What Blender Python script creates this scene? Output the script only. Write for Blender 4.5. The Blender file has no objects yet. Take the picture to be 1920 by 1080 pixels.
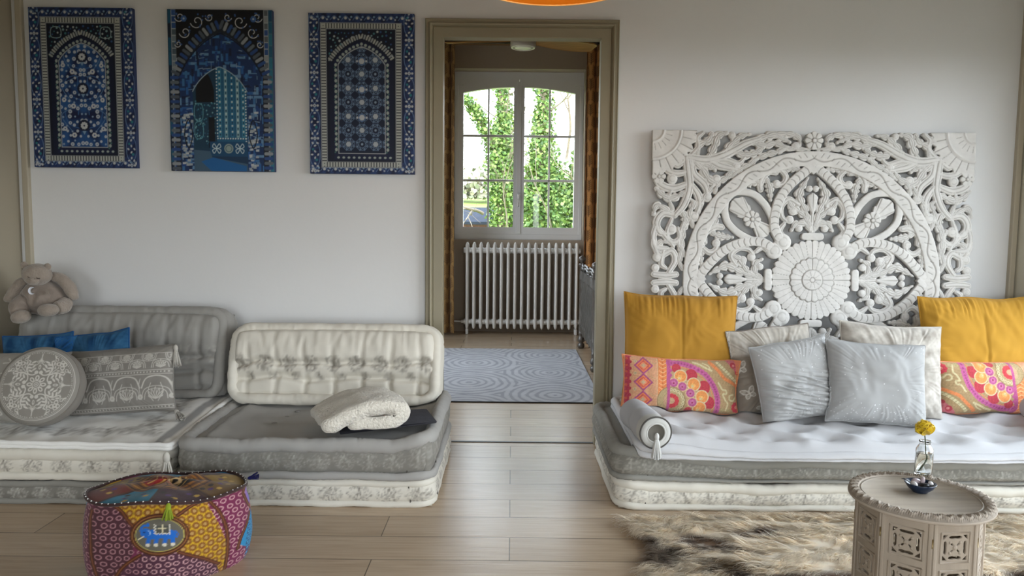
import bpy, math, random
import numpy as np
from mathutils import Matrix, Vector

SC = bpy.context.scene
COL = SC.collection
PI = math.pi
R = math.radians

# ---------------------------------------------------------------- camera
CAM_H, FOC, PITCH, ROLL = 1.157, 1400.0, R(4.8), 0.010
cam_data = bpy.data.cameras.new('camera')
cam_data.sensor_width = 36.0
cam_data.lens = FOC / 1920.0 * 36.0
cam_data.clip_start = 0.02
cam_data.clip_end = 400
cam = bpy.data.objects.new('camera', cam_data)
COL.objects.link(cam)
CAM_M = Matrix.Translation((0, 0, CAM_H)) @ Matrix.Rotation(PI / 2 - PITCH, 4, 'X') @ Matrix.Rotation(ROLL, 4, 'Z')
cam.matrix_world = CAM_M
SC.camera = cam

# ---------------------------------------------------------------- view and sky
SC.view_settings.view_transform = 'Standard'
SC.view_settings.look = 'None'
SC.view_settings.gamma = 1.0
SC.view_settings.use_curve_mapping = False
SC.view_settings.exposure = 0.0
world = bpy.data.worlds.new('overcast_sky')
SC.world = world
world.use_nodes = True
wn = world.node_tree
wn.nodes.clear()
w_out = wn.nodes.new('ShaderNodeOutputWorld')
w_bg = wn.nodes.new('ShaderNodeBackground')
w_tc = wn.nodes.new('ShaderNodeTexCoord')
w_sep = wn.nodes.new('ShaderNodeSeparateXYZ')
w_ramp = wn.nodes.new('ShaderNodeValToRGB')
w_map = wn.nodes.new('ShaderNodeMath')          # -1..1 elevation -> 0..1; dull ground below, bright overcast above
w_map.operation = 'MULTIPLY_ADD'
w_map.inputs[1].default_value = .5
w_map.inputs[2].default_value = .5
w_ramp.color_ramp.elements[0].position = 0.47
w_ramp.color_ramp.elements[0].color = (0.10, 0.10, 0.085, 1)
w_ramp.color_ramp.elements[1].position = 0.50
w_ramp.color_ramp.elements[1].color = (0.92, 0.965, 1.0, 1)
w_top = w_ramp.color_ramp.elements.new(0.85)
w_top.color = (0.74, 0.87, 1.0, 1)
wn.links.new(w_tc.outputs['Generated'], w_sep.inputs[0])
wn.links.new(w_sep.outputs['Z'], w_map.inputs[0])
wn.links.new(w_map.outputs[0], w_ramp.inputs[0])
wn.links.new(w_ramp.outputs[0], w_bg.inputs['Color'])
w_bg.inputs['Strength'].default_value = 9.5
wn.links.new(w_bg.outputs[0], w_out.inputs[0])


def portal(name, loc, sx, sy, direction):
    """sky light entering through a window opening"""
    d = bpy.data.lights.new(name, 'AREA')
    d.shape = 'RECTANGLE'
    d.size, d.size_y = sx, sy
    d.cycles.is_portal = True
    o = bpy.data.objects.new(name, d)
    COL.objects.link(o)
    o.location = loc
    o.rotation_euler = Vector(direction).to_track_quat('-Z', 'Z' if abs(direction[2]) < .9 else 'Y').to_euler()
    return o


WALL_Y, BACK_Y = 3.9, 8.08          # partition wall, far window wall
XL, XR, REAR_Y, CEIL = -2.56, 2.62, -2.0, 3.05
# window openings of this room that the photograph's light comes from: (axis, a0, a1, z0, z1)
REAR_WINS = [(-2.25, -0.6, 0.12, 2.0), (0.45, 2.4, 0.12, 2.0)]
RIGHT_WIN = (0.9, 3.58, 0.15, 2.1)
ADDED_FAR_WIN = (4.9, 6.9, 0.5, 2.5)       # side opening added out of view to brighten the room beyond
for a0, a1, z0, z1 in REAR_WINS:
    portal('window_daylight', ((a0 + a1) / 2, REAR_Y - .1, (z0 + z1) / 2), a1 - a0, z1 - z0, (0, 1, 0))
portal('window_daylight', (XR + .1, (RIGHT_WIN[0] + RIGHT_WIN[1]) / 2, (RIGHT_WIN[2] + RIGHT_WIN[3]) / 2), RIGHT_WIN[1] - RIGHT_WIN[0], RIGHT_WIN[3] - RIGHT_WIN[2], (-1, 0, 0))
portal('window_daylight', (.06, BACK_Y + .33, 1.87), 1.42, 1.75, (0, -1, 0))

portal('window_daylight', (-2.0, (ADDED_FAR_WIN[0] + ADDED_FAR_WIN[1]) / 2, (ADDED_FAR_WIN[2] + ADDED_FAR_WIN[3]) / 2), ADDED_FAR_WIN[1] - ADDED_FAR_WIN[0], ADDED_FAR_WIN[3] - ADDED_FAR_WIN[2], (1, 0, 0))  # sky light through the added side opening

# ---------------------------------------------------------------- helpers
def lin(h):
    """'#rrggbb' -> linear rgb"""
    h = h.lstrip('#')
    v = np.array([int(h[i:i + 2], 16) / 255 for i in (0, 2, 4)])
    return np.where(v <= .04045, v / 12.92, ((v + .055) / 1.055) ** 2.4)


def ray(u, v):
    d = CAM_M.to_3x3() @ Vector(((u - 960) / FOC, -(v - 540) / FOC, -1))
    return d


def at_y(u, v, Y):
    d = ray(u, v)
    return np.array(Vector((0, 0, CAM_H)) + d * (Y / d.y))


def at_z(u, v, Z):
    d = ray(u, v)
    return np.array(Vector((0, 0, CAM_H)) + d * ((Z - CAM_H) / d.z))


def nz(P, s, seed=0, octs=3, k=7):
    """smooth noise in about -1..1 at points P (n,d), s cycles per metre"""
    P = np.atleast_2d(P)
    rng = np.random.RandomState(seed)
    out = np.zeros(len(P))
    amp, tot = 1.0, 0.0
    for o in range(octs):
        for i in range(k):
            d = rng.normal(size=P.shape[1])
            d /= np.linalg.norm(d)
            f = s * (2 ** o) * rng.uniform(.6, 1.4)
            out += amp * np.sin(P @ d * f * 2 * PI + rng.uniform(0, 2 * PI))
        tot += amp * math.sqrt(k / 2)
        amp *= .5
    return out / tot * .6


def grid_faces(nu, nv, wrap_u=False, wrap_v=False, off=0, flip=False):
    """quads over a nu x nv vertex grid, index = i*nv + j"""
    iu = np.arange(nu if wrap_u else nu - 1)
    jv = np.arange(nv if wrap_v else nv - 1)
    I, J = np.meshgrid(iu, jv, indexing='ij')
    I2, J2 = (I + 1) % nu, (J + 1) % nv
    q = np.stack([I * nv + J, I2 * nv + J, I2 * nv + J2, I * nv + J2], -1).reshape(-1, 4) + off
    return q[:, ::-1] if flip else q


class MB:
    """collects shapes into one mesh"""
    def __init__(self):
        self.V, self.F, self.C, self.n = [], [], [], 0

    def add(self, V, F, col=None):
        V = np.asarray(V, float).reshape(-1, 3)
        self.V.append(V)
        for f in (F if isinstance(F, list) else [F]):
            self.F.append(np.asarray(f, int) + self.n)
        if col is None:
            col = (1, 1, 1)
        col = np.asarray(col, float)
        if col.ndim == 1:
            col = np.tile(col, (len(V), 1))
        self.C.append(col)
        self.n += len(V)
        return self

    def xf(self, M):
        M = np.array(M)
        self.V = [v @ M[:3, :3].T + M[:3, 3] for v in self.V]
        return self

    def warp(self, fn):
        self.V = [fn(v) for v in self.V]
        return self

    def obj(self, name, mat, parent=None, smooth=True, label=None, attr=True):
        V = np.concatenate(self.V)
        base = BASE.get(parent.name, np.zeros(3)) if parent is not None else np.zeros(3)
        V = V - base
        me = bpy.data.meshes.new(name)
        sizes = np.concatenate([np.full(len(f), f.shape[1]) for f in self.F if len(f)])
        loops = np.concatenate([f.ravel() for f in self.F if len(f)])
        me.vertices.add(len(V))
        me.vertices.foreach_set('co', V.ravel().astype(np.float32))
        me.loops.add(len(loops))
        me.loops.foreach_set('vertex_index', loops.astype(np.int32))
        me.polygons.add(len(sizes))
        starts = np.concatenate([[0], np.cumsum(sizes)[:-1]])
        me.polygons.foreach_set('loop_start', starts.astype(np.int32))
        me.polygons.foreach_set('loop_total', sizes.astype(np.int32))
        me.polygons.foreach_set('use_smooth', np.full(len(sizes), bool(smooth)))
        if attr:
            a = me.color_attributes.new('Col', 'FLOAT_COLOR', 'POINT')
            C = np.concatenate([np.concatenate(self.C), np.ones((len(V), 1))], 1)
            a.data.foreach_set('color', C.ravel().astype(np.float32))
        me.update(calc_edges=True)
        me.validate()
        if mat is not None:
            me.materials.append(mat)
        o = bpy.data.objects.new(name, me)
        COL.objects.link(o)
        if parent is not None:
            o.parent = parent
            BASE[o.name] = base
        if label:
            o['label'] = label
        return o


BASE = {}


def thing(name, label, cat, loc, group=None):
    o = bpy.data.objects.new(name, None)
    o.empty_display_size = .05
    COL.objects.link(o)
    o.location = loc
    BASE[o.name] = np.array(loc, float)
    return tag(o, label, cat, group)


def tag(o, label, cat, group=None):
    o['label'] = label
    o['category'] = cat
    if group:
        o['group'] = group
    return o


def struct(o):
    o['kind'] = 'structure'
    return o


# ---- shapes: each returns (V, F)
def box(x0, x1, y0, y1, z0, z1):
    V = [(x, y, z) for x in (x0, x1) for y in (y0, y1) for z in (z0, z1)]
    F = [(0, 1, 3, 2), (4, 6, 7, 5), (0, 4, 5, 1), (2, 3, 7, 6), (0, 2, 6, 4), (1, 5, 7, 3)]
    return np.array(V, float), np.array(F)


def rbox(cx, cy, cz, sx, sy, sz, r, n=4):
    """rounded box"""
    k = 2 * n + 2
    def line(h):
        a = [-h + r - r * math.cos(t) for t in np.linspace(0, PI / 2, n + 1)]
        return np.array(a + [-q for q in a[::-1]])
    V, F, off = [], [], 0
    for ax in range(3):
        for s in (-1, 1):
            u, v = (ax + 1) % 3, (ax + 2) % 3
            h = np.array([sx, sy, sz]) / 2
            A, B = np.meshgrid(line(h[u]), line(h[v]), indexing='ij')
            P = np.zeros((k * k, 3))
            P[:, u], P[:, v], P[:, ax] = A.ravel(), B.ravel(), s * h[ax]
            inner = np.clip(P, -(h - r), h - r)
            d = P - inner
            L = np.linalg.norm(d, axis=1, keepdims=True)
            P = inner + d / np.maximum(L, 1e-9) * r
            V.append(P + [cx, cy, cz])
            F.append(grid_faces(k, k, off=off, flip=s < 0))
            off += k * k
    return np.concatenate(V), np.concatenate(F)


def smooth_path(pts, n, closed=False):
    """Catmull-Rom through pts, n samples"""
    P = np.array(pts, float)
    m = len(P)
    t = np.linspace(0, m if closed else m - 1, n, endpoint=not closed)
    i = np.floor(t).astype(int)
    if not closed:
        i = np.minimum(i, m - 2)
    f = (t - i)[:, None]
    if closed:
        p0, p1, p2, p3 = P[(i - 1) % m], P[i % m], P[(i + 1) % m], P[(i + 2) % m]
    else:
        p0, p1, p2, p3 = P[np.maximum(i - 1, 0)], P[i], P[i + 1], P[np.minimum(i + 2, m - 1)]
    return .5 * (2 * p1 + (p2 - p0) * f + (2 * p0 - 5 * p1 + 4 * p2 - p3) * f ** 2 + (3 * p1 - p0 - 3 * p2 + p3) * f ** 3)


def tube(path, r, n=8, closed=False, flat=1.0, up=(0, 0, 1)):
    """tube along a path; r scalar or per-point"""
    P = np.array(path, float)
    m = len(P)
    r = np.broadcast_to(np.asarray(r, float), (m,))
    if closed:
        T = np.roll(P, -1, 0) - np.roll(P, 1, 0)
    else:
        T = np.gradient(P, axis=0)
    T /= np.maximum(np.linalg.norm(T, axis=1, keepdims=True), 1e-9)
    N = np.zeros_like(P)
    u = np.array(up, float)
    if abs(T[0] @ u) > .95:
        u = np.array((1., 0, 0)) if abs(T[0][0]) < .9 else np.array((0, 1., 0))
    v = u - T[0] * (u @ T[0])
    N[0] = v / np.linalg.norm(v)
    for i in range(1, m):
        v = N[i - 1] - T[i] * (N[i - 1] @ T[i])
        N[i] = v / max(np.linalg.norm(v), 1e-9)
    B = np.cross(T, N)
    a = np.arange(n) / n * 2 * PI
    V = P[:, None] + r[:, None, None] * (np.cos(a)[None, :, None] * N[:, None] * flat + np.sin(a)[None, :, None] * B[:, None])
    V = V.reshape(-1, 3)
    F = grid_faces(m, n, wrap_u=closed, wrap_v=True)
    if not closed:
        V = np.concatenate([V, P[:1], P[-1:]])
        c0, c1 = m * n, m * n + 1
        j = np.arange(n)
        j2 = (j + 1) % n
        caps = np.stack([np.full(n, c0), j2, j], -1)
        cape = np.stack([np.full(n, c1), (m - 1) * n + j, (m - 1) * n + j2], -1)
        return V, [F, np.concatenate([caps, cape])]
    return V, F


def lathe(prof, n=32, c=(0, 0, 0)):
    """profile of (radius, z) turned about z"""
    p = np.array(prof, float)
    a = np.arange(n) / n * 2 * PI
    V = np.stack([p[:, 0:1] * np.cos(a), p[:, 0:1] * np.sin(a), np.repeat(p[:, 1:2], n, 1)], -1).reshape(-1, 3) + np.array(c)
    return V, grid_faces(len(p), n, wrap_v=True, flip=True)


def ell(c, rad, nu=20, nv=28):
    th = np.linspace(0, PI, nu)
    V, F = lathe([(math.sin(t), -math.cos(t)) for t in th], nv)
    return V * np.array(rad) + np.array(c), F


def prism(poly, y0, y1):
    """polygon of (x, z) pushed from y0 to y1"""
    p = np.array(poly, float)
    n = len(p)
    V = np.concatenate([np.stack([p[:, 0], np.full(n, y0), p[:, 1]], -1), np.stack([p[:, 0], np.full(n, y1), p[:, 1]], -1)])
    j = np.arange(n)
    j2 = (j + 1) % n
    return V, [np.stack([j, j2, j2 + n, j + n], -1), j[None, ::-1], (j + n)[None]]


def rot(M, V):
    M = np.array(M)
    return V @ M[:3, :3].T + (M[:3, 3] if M.shape[0] == 4 else 0)


# ---- materials
def new_mat(name):
    m = bpy.data.materials.new(name)
    m.use_nodes = True
    nt = m.node_tree
    return m, nt, nt.nodes['Principled BSDF']


def sock(b, **kw):
    for k, v in kw.items():
        b.inputs[k.replace('_', ' ')].default_value = v


def bump(nt, b, scale, strength, dist=.01, detail=4, kind='noise', stretch=None):
    tc = nt.nodes.new('ShaderNodeTexCoord')
    src = tc.outputs['Object']
    if stretch is not None:
        mp = nt.nodes.new('ShaderNodeMapping')
        mp.inputs['Scale'].default_value = stretch
        nt.links.new(src, mp.inputs[0])
        src = mp.outputs[0]
    if kind == 'noise':
        t = nt.nodes.new('ShaderNodeTexNoise')
        t.inputs['Detail'].default_value = detail
        h = t.outputs[0]
    else:
        t = nt.nodes.new('ShaderNodeTexVoronoi')
        h = t.outputs['Distance']
    t.inputs['Scale'].default_value = scale
    nt.links.new(src, t.inputs['Vector'])
    bp = nt.nodes.new('ShaderNodeBump')
    bp.inputs['Strength'].default_value = strength
    bp.inputs['Distance'].default_value = dist
    nt.links.new(h, bp.inputs['Height'])
    nt.links.new(bp.outputs[0], b.inputs['Normal'])
    return t


def simple(name, col, rough=.7, metal=0, bscale=0, bstr=.2, bdist=.005, var=0, vscale=6, stretch=None, spec=.5, sheen=0, kind='noise'):
    """painted or woven surface: colour, slight mottling, bump"""
    m, nt, b = new_mat(name)
    c = lin(col) if isinstance(col, str) else np.array(col)
    sock(b, Base_Color=(*c, 1), Roughness=rough, Metallic=metal)
    b.inputs['Specular IOR Level'].default_value = spec
    if sheen:
        b.inputs['Sheen Weight'].default_value = sheen
        b.inputs['Sheen Roughness'].default_value = .5
    if var:
        tc = nt.nodes.new('ShaderNodeTexCoord')
        mp = nt.nodes.new('ShaderNodeMapping')
        if stretch is not None:
            mp.inputs['Scale'].default_value = stretch
        t = nt.nodes.new('ShaderNodeTexNoise')
        t.inputs['Scale'].default_value = vscale
        t.inputs['Detail'].default_value = 6
        r = nt.nodes.new('ShaderNodeValToRGB')
        r.color_ramp.elements[0].position = .3
        r.color_ramp.elements[1].position = .7
        r.color_ramp.elements[0].color = (*(c * (1 - var)), 1)
        r.color_ramp.elements[1].color = (*np.minimum(c * (1 + var), 1), 1)
        nt.links.new(tc.outputs['Object'], mp.inputs[0])
        nt.links.new(mp.outputs[0], t.inputs['Vector'])
        nt.links.new(t.outputs[0], r.inputs[0])
        nt.links.new(r.outputs[0], b.inputs['Base Color'])
    if bscale:
        bump(nt, b, bscale, bstr, bdist, kind=kind, stretch=stretch)
    return m


def printed(name, rough=.85, bscale=400, bstr=.15, bdist=.001, sheen=0, spec=.3):
    """surface whose pattern is stored on the mesh"""
    m, nt, b = new_mat(name)
    a = nt.nodes.new('ShaderNodeAttribute')
    a.attribute_name = 'Col'
    nt.links.new(a.outputs['Color'], b.inputs['Base Color'])
    sock(b, Roughness=rough)
    b.inputs['Specular IOR Level'].default_value = spec
    if sheen:
        b.inputs['Sheen Weight'].default_value = sheen
    if bscale:
        bump(nt, b, bscale, bstr, bdist)
    return m


def glass_mat(name, tint=(1, 1, 1), refl=.06):
    m, nt, b = new_mat(name)
    nt.nodes.remove(b)
    out = nt.nodes['Material Output']
    tr = nt.nodes.new('ShaderNodeBsdfTransparent')
    tr.inputs[0].default_value = (*tint, 1)
    gl = nt.nodes.new('ShaderNodeBsdfGlossy')
    gl.inputs['Roughness'].default_value = .02
    lw = nt.nodes.new('ShaderNodeLayerWeight')
    lw.inputs[0].default_value = .25
    mu = nt.nodes.new('ShaderNodeMath')
    mu.operation = 'MULTIPLY_ADD'
    mu.inputs[1].default_value = .5
    mu.inputs[2].default_value = refl
    nt.links.new(lw.outputs['Fresnel'], mu.inputs[0])
    mx = nt.nodes.new('ShaderNodeMixShader')
    nt.links.new(mu.outputs[0], mx.inputs[0])
    nt.links.new(tr.outputs[0], mx.inputs[1])
    nt.links.new(gl.outputs[0], mx.inputs[2])
    nt.links.new(mx.outputs[0], out.inputs[0])
    return m


def wood_floor(name, c1, c2, gap, rough=.4):
    m, nt, b = new_mat(name)
    tc = nt.nodes.new('ShaderNodeTexCoord')
    br = nt.nodes.new('ShaderNodeTexBrick')
    br.offset = .37
    br.offset_frequency = 2
    br.inputs['Color1'].default_value = (*lin(c1), 1)
    br.inputs['Color2'].default_value = (*lin(c2), 1)
    br.inputs['Mortar'].default_value = (*lin(gap), 1)
    br.inputs['Scale'].default_value = 1
    br.inputs['Mortar Size'].default_value = .0022
    br.inputs['Mortar Smooth'].default_value = .3
    br.inputs['Bias'].default_value = 0
    br.inputs['Brick Width'].default_value = 1.29
    br.inputs['Row Height'].default_value = .192
    nt.links.new(tc.outputs['Object'], br.inputs['Vector'])
    mp = nt.nodes.new('ShaderNodeMapping')
    mp.inputs['Scale'].default_value = (1.2, 22, 1)
    nt.links.new(tc.outputs['Object'], mp.inputs[0])
    n1 = nt.nodes.new('ShaderNodeTexNoise')
    n1.inputs['Scale'].default_value = 2.2
    n1.inputs['Detail'].default_value = 8
    n1.inputs['Distortion'].default_value = 1.4
    nt.links.new(mp.outputs[0], n1.inputs['Vector'])
    rp = nt.nodes.new('ShaderNodeValToRGB')
    rp.color_ramp.elements[0].position = .3
    rp.color_ramp.elements[0].color = (.74, .70, .66, 1)
    rp.color_ramp.elements[1].position = .62
    rp.color_ramp.elements[1].color = (1, 1, 1, 1)
    nt.links.new(n1.outputs[0], rp.inputs[0])
    mx = nt.nodes.new('ShaderNodeMix')
    mx.data_type = 'RGBA'
    mx.blend_type = 'MULTIPLY'
    mx.inputs[0].default_value = .75
    nt.links.new(br.outputs['Color'], mx.inputs[6])
    nt.links.new(rp.outputs[0], mx.inputs[7])
    nt.links.new(mx.outputs[2], b.inputs['Base Color'])
    sock(b, Roughness=rough)
    b.inputs['Specular IOR Level'].default_value = .5
    bp = nt.nodes.new('ShaderNodeBump')
    bp.inputs['Strength'].default_value = .25
    bp.inputs['Distance'].default_value = .002
    ad = nt.nodes.new('ShaderNodeMath')
    ad.operation = 'MULTIPLY_ADD'
    ad.inputs[1].default_value = -1.5
    nt.links.new(br.outputs['Fac'], ad.inputs[0])
    nt.links.new(n1.outputs[0], ad.inputs[2])
    nt.links.new(ad.outputs[0], bp.inputs['Height'])
    nt.links.new(bp.outputs[0], b.inputs['Normal'])
    return m


# ---- painting a pattern onto a mesh's points
class Paint:
    """pattern on 2D points (x, y); colours are linear rgb; aa = softness of an edge"""
    def __init__(self, x, y, base, aa):
        self.x, self.y, self.aa = np.asarray(x, float).ravel(), np.asarray(y, float).ravel(), aa
        self.c = np.tile(np.asarray(lin(base) if isinstance(base, str) else base, float), (len(self.x), 1))

    def put(self, d, col, alpha=1.0, where=None):
        a = np.clip(.5 - d / self.aa, 0, 1) * alpha
        if where is not None:
            a = a * where
        k = a > 0
        col = lin(col) if isinstance(col, str) else np.asarray(col, float)
        self.c[k] += (col - self.c[k]) * a[k, None]

    def near(self, cx, cy, r):
        return np.nonzero((np.abs(self.x - cx) < r) & (np.abs(self.y - cy) < r))[0]

    def local(self, idx, d, col, alpha=1.0):
        a = np.clip(.5 - d / self.aa, 0, 1) * alpha
        col = lin(col) if isinstance(col, str) else np.asarray(col, float)
        self.c[idx] += (col - self.c[idx]) * a[:, None]

    def disc(self, cx, cy, r, col, ry=None, ang=0, alpha=1.0):
        i = self.near(cx, cy, max(r, ry or 0) + self.aa)
        dx, dy = self.x[i] - cx, self.y[i] - cy
        if ry is None:
            d = np.hypot(dx, dy) - r
        else:
            c, s = math.cos(ang), math.sin(ang)
            X, Y = dx * c + dy * s, -dx * s + dy * c
            q = np.hypot(X / r, Y / ry)
            d = (q - 1) * min(r, ry)
        self.local(i, d, col, alpha)

    def ring(self, cx, cy, r, w, col, ry=None, alpha=1.0):
        i = self.near(cx, cy, max(r, ry or 0) + w + self.aa)
        dx, dy = self.x[i] - cx, self.y[i] - cy
        if ry is None:
            d = np.abs(np.hypot(dx, dy) - r) - w / 2
        else:
            d = np.abs(np.hypot(dx / r, dy / ry) - 1) * min(r, ry) - w / 2
        self.local(i, d, col, alpha)

    def seg(self, p, q, w, col, alpha=1.0):
        p, q = np.array(p, float), np.array(q, float)
        c, h = (p + q) / 2, np.abs(q - p).max() / 2
        i = self.near(c[0], c[1], h + w + self.aa)
        X = np.stack([self.x[i], self.y[i]], -1)
        self.local(i, seg_d(X, p, q) - w / 2, col, alpha)

    def curve(self, pts, w, col, closed=False, n=None, alpha=1.0):
        P = smooth_path(pts, n or len(pts) * 6, closed)
        m = len(P)
        lo, hi = P.min(0), P.max(0)
        c, h = (lo + hi) / 2, (hi - lo).max() / 2
        i = self.near(c[0], c[1], h + w + self.aa)
        X = np.stack([self.x[i], self.y[i]], -1)
        d = np.full(len(i), 1e9)
        for k in range(m if closed else m - 1):
            d = np.minimum(d, seg_d(X, P[k], P[(k + 1) % m]))
        self.local(i, d - w / 2, col, alpha)

    def poly(self, pts, col, alpha=1.0, smooth=0):
        P = smooth_path(pts, smooth, True) if smooth else np.array(pts, float)
        d = poly_d(np.stack([self.x, self.y], -1), P)
        self.put(d, col, alpha)

    def flower(self, cx, cy, r, n, col, mid=None, ang=0, core=.3):
        for k in range(n):
            a = ang + 2 * PI * k / n
            self.disc(cx + r * .58 * math.cos(a), cy + r * .58 * math.sin(a), r * .42, col, r * .62 * PI / n * 1.5, a)
        if mid is not None:
            self.disc(cx, cy, r * core, mid)


def seg_d(X, p, q):
    e = q - p
    L = e @ e
    t = np.clip(((X - p) @ e) / L, 0, 1) if L > 1e-12 else np.zeros(len(X))
    return np.linalg.norm(X - p - t[:, None] * e, axis=1)


def poly_d(X, P):
    """signed distance to a closed polygon, negative inside"""
    d = np.full(len(X), 1e9)
    ins = np.zeros(len(X), bool)
    n = len(P)
    for k in range(n):
        p, q = P[k], P[(k + 1) % n]
        d = np.minimum(d, seg_d(X, p, q))
        if p[1] != q[1]:
            cr = ((p[1] > X[:, 1]) != (q[1] > X[:, 1])) & (X[:, 0] < (q[0] - p[0]) * (X[:, 1] - p[1]) / (q[1] - p[1]) + p[0])
            ins ^= cr
    return np.where(ins, -d, d)


# ================================================================ THE SETTING
m_wall = simple('wall_paint', (.785, .79, .79), rough=.85, bscale=7, bstr=.25, bdist=.012, var=.015, vscale=1.5)
m_wall_far = simple('taupe_wall_paint', (.33, .265, .20), rough=.85, bscale=8, bstr=.2, bdist=.01)
m_ceil = simple('ceiling_boards', (.34, .31, .27), rough=.8)
m_ceil_far = simple('far_ceiling_boards', '#8a6a45', rough=.7, var=.15, vscale=3, stretch=(2, 20, 1))
m_casing = simple('casing_paint', '#938b74', rough=.45, bscale=12, bstr=.08, var=.04)
m_wall_l = simple('beige_wall_paint', '#a9a08d', rough=.85, bscale=7, bstr=.25, bdist=.012)
m_wall_r = simple('cream_wall_paint', '#d3cfbd', rough=.85, bscale=7, bstr=.25, bdist=.012)
m_trim = simple('cream_trim_paint', '#b5ac98', rough=.5)
m_white_paint = simple('white_window_paint', '#dcdcdc', rough=.4)
m_floor = wood_floor('oak_floor_boards', '#c2ac92', '#b39c81', '#665848', rough=.27)
m_glass = glass_mat('window_glass', (1, 1, 1), .012)
m_dark_strip = simple('dark_threshold_metal', '#3a3632', rough=.4)

# floor runs through both rooms
mb = MB(); mb.add(*box(XL - .2, XR + .2, REAR_Y - .2, BACK_Y + .1, -.12, 0))
struct(mb.obj('floor', m_floor, smooth=False))

# partition wall with the door opening
DX0, DX1, DZ = -.366, .446, 2.11
mb = MB()
mb.add(*box(XL - .2, DX0, WALL_Y, WALL_Y + .05, 0, CEIL))
mb.add(*box(DX1, XR + .2, WALL_Y, WALL_Y + .05, 0, CEIL))
mb.add(*box(DX0, DX1, WALL_Y, WALL_Y + .05, DZ, CEIL))
struct(mb.obj('wall_back', m_wall, smooth=False))


def wall_with_holes(name, axis, pos, thick, a0, a1, z1, holes, mat):
    """wall across x (axis 0) or y (axis 1) with rectangular openings (a0, a1, z0, z1)"""
    mb = MB()
    def bx(p, q, zz0, zz1):
        if q - p < 1e-4 or zz1 - zz0 < 1e-4:
            return
        if axis == 0:
            mb.add(*box(p, q, pos, pos + thick, zz0, zz1))
        else:
            mb.add(*box(pos, pos + thick, p, q, zz0, zz1))
    cur = a0
    for h0, h1, hz0, hz1 in sorted(holes):
        bx(cur, h0, 0, z1)
        bx(h0, h1, 0, hz0)
        bx(h0, h1, hz1, z1)
        cur = h1
    bx(cur, a1, 0, z1)
    return struct(mb.obj(name, mat, smooth=False))


wall_with_holes('wall_rear', 0, REAR_Y - .2, .2, XL - .2, XR + .2, CEIL, REAR_WINS, m_wall)
wall_with_holes('wall_right', 1, XR, .2, REAR_Y, WALL_Y, CEIL, [RIGHT_WIN], m_wall_r)
wall_with_holes('wall_left', 1, XL - .2, .2, REAR_Y, WALL_Y, CEIL, [], m_wall_l)
mb = MB(); mb.add(*box(XL - .2, XR + .2, REAR_Y - .2, WALL_Y + .05, CEIL, CEIL + .1))
struct(mb.obj('ceiling', m_ceil, smooth=False))

# casements of this room's own windows (behind and beside the camera)
def casement(name, axis, pos, a0, a1, z0, z1):
    fr, pn = MB(), MB()
    def bx(m, p, q, c0, c1, zz0, zz1):
        m.add(*(box(p, q, c0, c1, zz0, zz1) if axis == 0 else box(c0, c1, p, q, zz0, zz1)))
    t = .06
    for p, q in ((a0, a0 + t), (a1 - t, a1), ((a0 + a1) / 2 - .05, (a0 + a1) / 2 + .05)):
        bx(fr, p, q, pos, pos + .05, z0, z1)
    for q in (z0, z1 - t):
        bx(fr, a0, a1, pos, pos + .05, q, q + t)
    bx(pn, a0, a1, pos + .02, pos + .026, z0, z1)
    o = struct(fr.obj(name, m_white_paint, smooth=False))
    pn.obj('pane', m_glass, o, smooth=False)

casement('window_2', 0, REAR_Y - .12, *REAR_WINS[0])
casement('window_3', 0, REAR_Y - .12, *REAR_WINS[1])
casement('window_4', 1, XR + .07, *RIGHT_WIN)

# door casing: moulded profile swept round the opening
prof = [(.004, -.051), (-.005, -.051), (-.005, .0), (-.005, .018), (-.002, .022), (.044, .022), (.047, .018), (.05, .022), (.054, .034), (.06, .038), (.066, .034), (.069, .027), (.078, .027), (.082, .031), (.086, .027), (.088, 0)]
V = []
for o_, p_ in prof:
    y = WALL_Y - p_
    V += [(DX0 - o_, y, 0), (DX0 - o_, y, DZ + o_), (DX1 + o_, y, DZ + o_), (DX1 + o_, y, 0)]
mb = MB(); mb.add(V, grid_faces(len(prof), 4, flip=True))
struct(mb.obj('door_1', m_casing, smooth=False))
mb = MB()
mb.add(*box(DX0, DX1, WALL_Y + .005, WALL_Y + .022, 0, .004))
struct(mb.obj('trim_3', m_dark_strip, smooth=False))
# corner strips
mb = MB(); mb.add(*rbox(-2.515, WALL_Y - .008, CEIL / 2, .034, .03, CEIL, .006, 2))
struct(mb.obj('trim_1', m_trim, smooth=False))
mb = MB(); mb.add(*rbox(2.60, WALL_Y - .01, CEIL / 2, .03, .03, CEIL, .006, 2))
struct(mb.obj('trim_2', m_trim, smooth=False))

# ---- the room beyond
FX0, FX1 = -1.9, 1.16
WX0, WX1, WZ0, WZ1 = -.64, .76, 1.0, 2.81
mb = MB()
mb.add(*box(FX0 - .1, WX0, BACK_Y, BACK_Y + .38, 0, CEIL))
mb.add(*box(WX1, FX1 + .1, BACK_Y, BACK_Y + .38, 0, CEIL))
mb.add(*box(WX0, WX1, BACK_Y, BACK_Y + .38, 0, WZ0))
mb.add(*box(WX0, WX1, BACK_Y, BACK_Y + .38, WZ1, CEIL))
struct(mb.obj('wall_far', m_wall_far, smooth=False))
wall_with_holes('wall_far_left', 1, FX0 - .1, .1, WALL_Y + .05, BACK_Y, CEIL, [ADDED_FAR_WIN], m_wall_far)
casement('added_window', 1, FX0 - .08, *ADDED_FAR_WIN)  # added window, never in view, lets more light into this room
mb = MB(); mb.add(*box(FX1, FX1 + .1, WALL_Y + .05, BACK_Y, 0, CEIL))
struct(mb.obj('wall_far_right', m_wall_far, smooth=False))
mb = MB(); mb.add(*box(FX0 - .1, FX1 + .1, WALL_Y + .05, BACK_Y + .38, CEIL, CEIL + .1))
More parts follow.
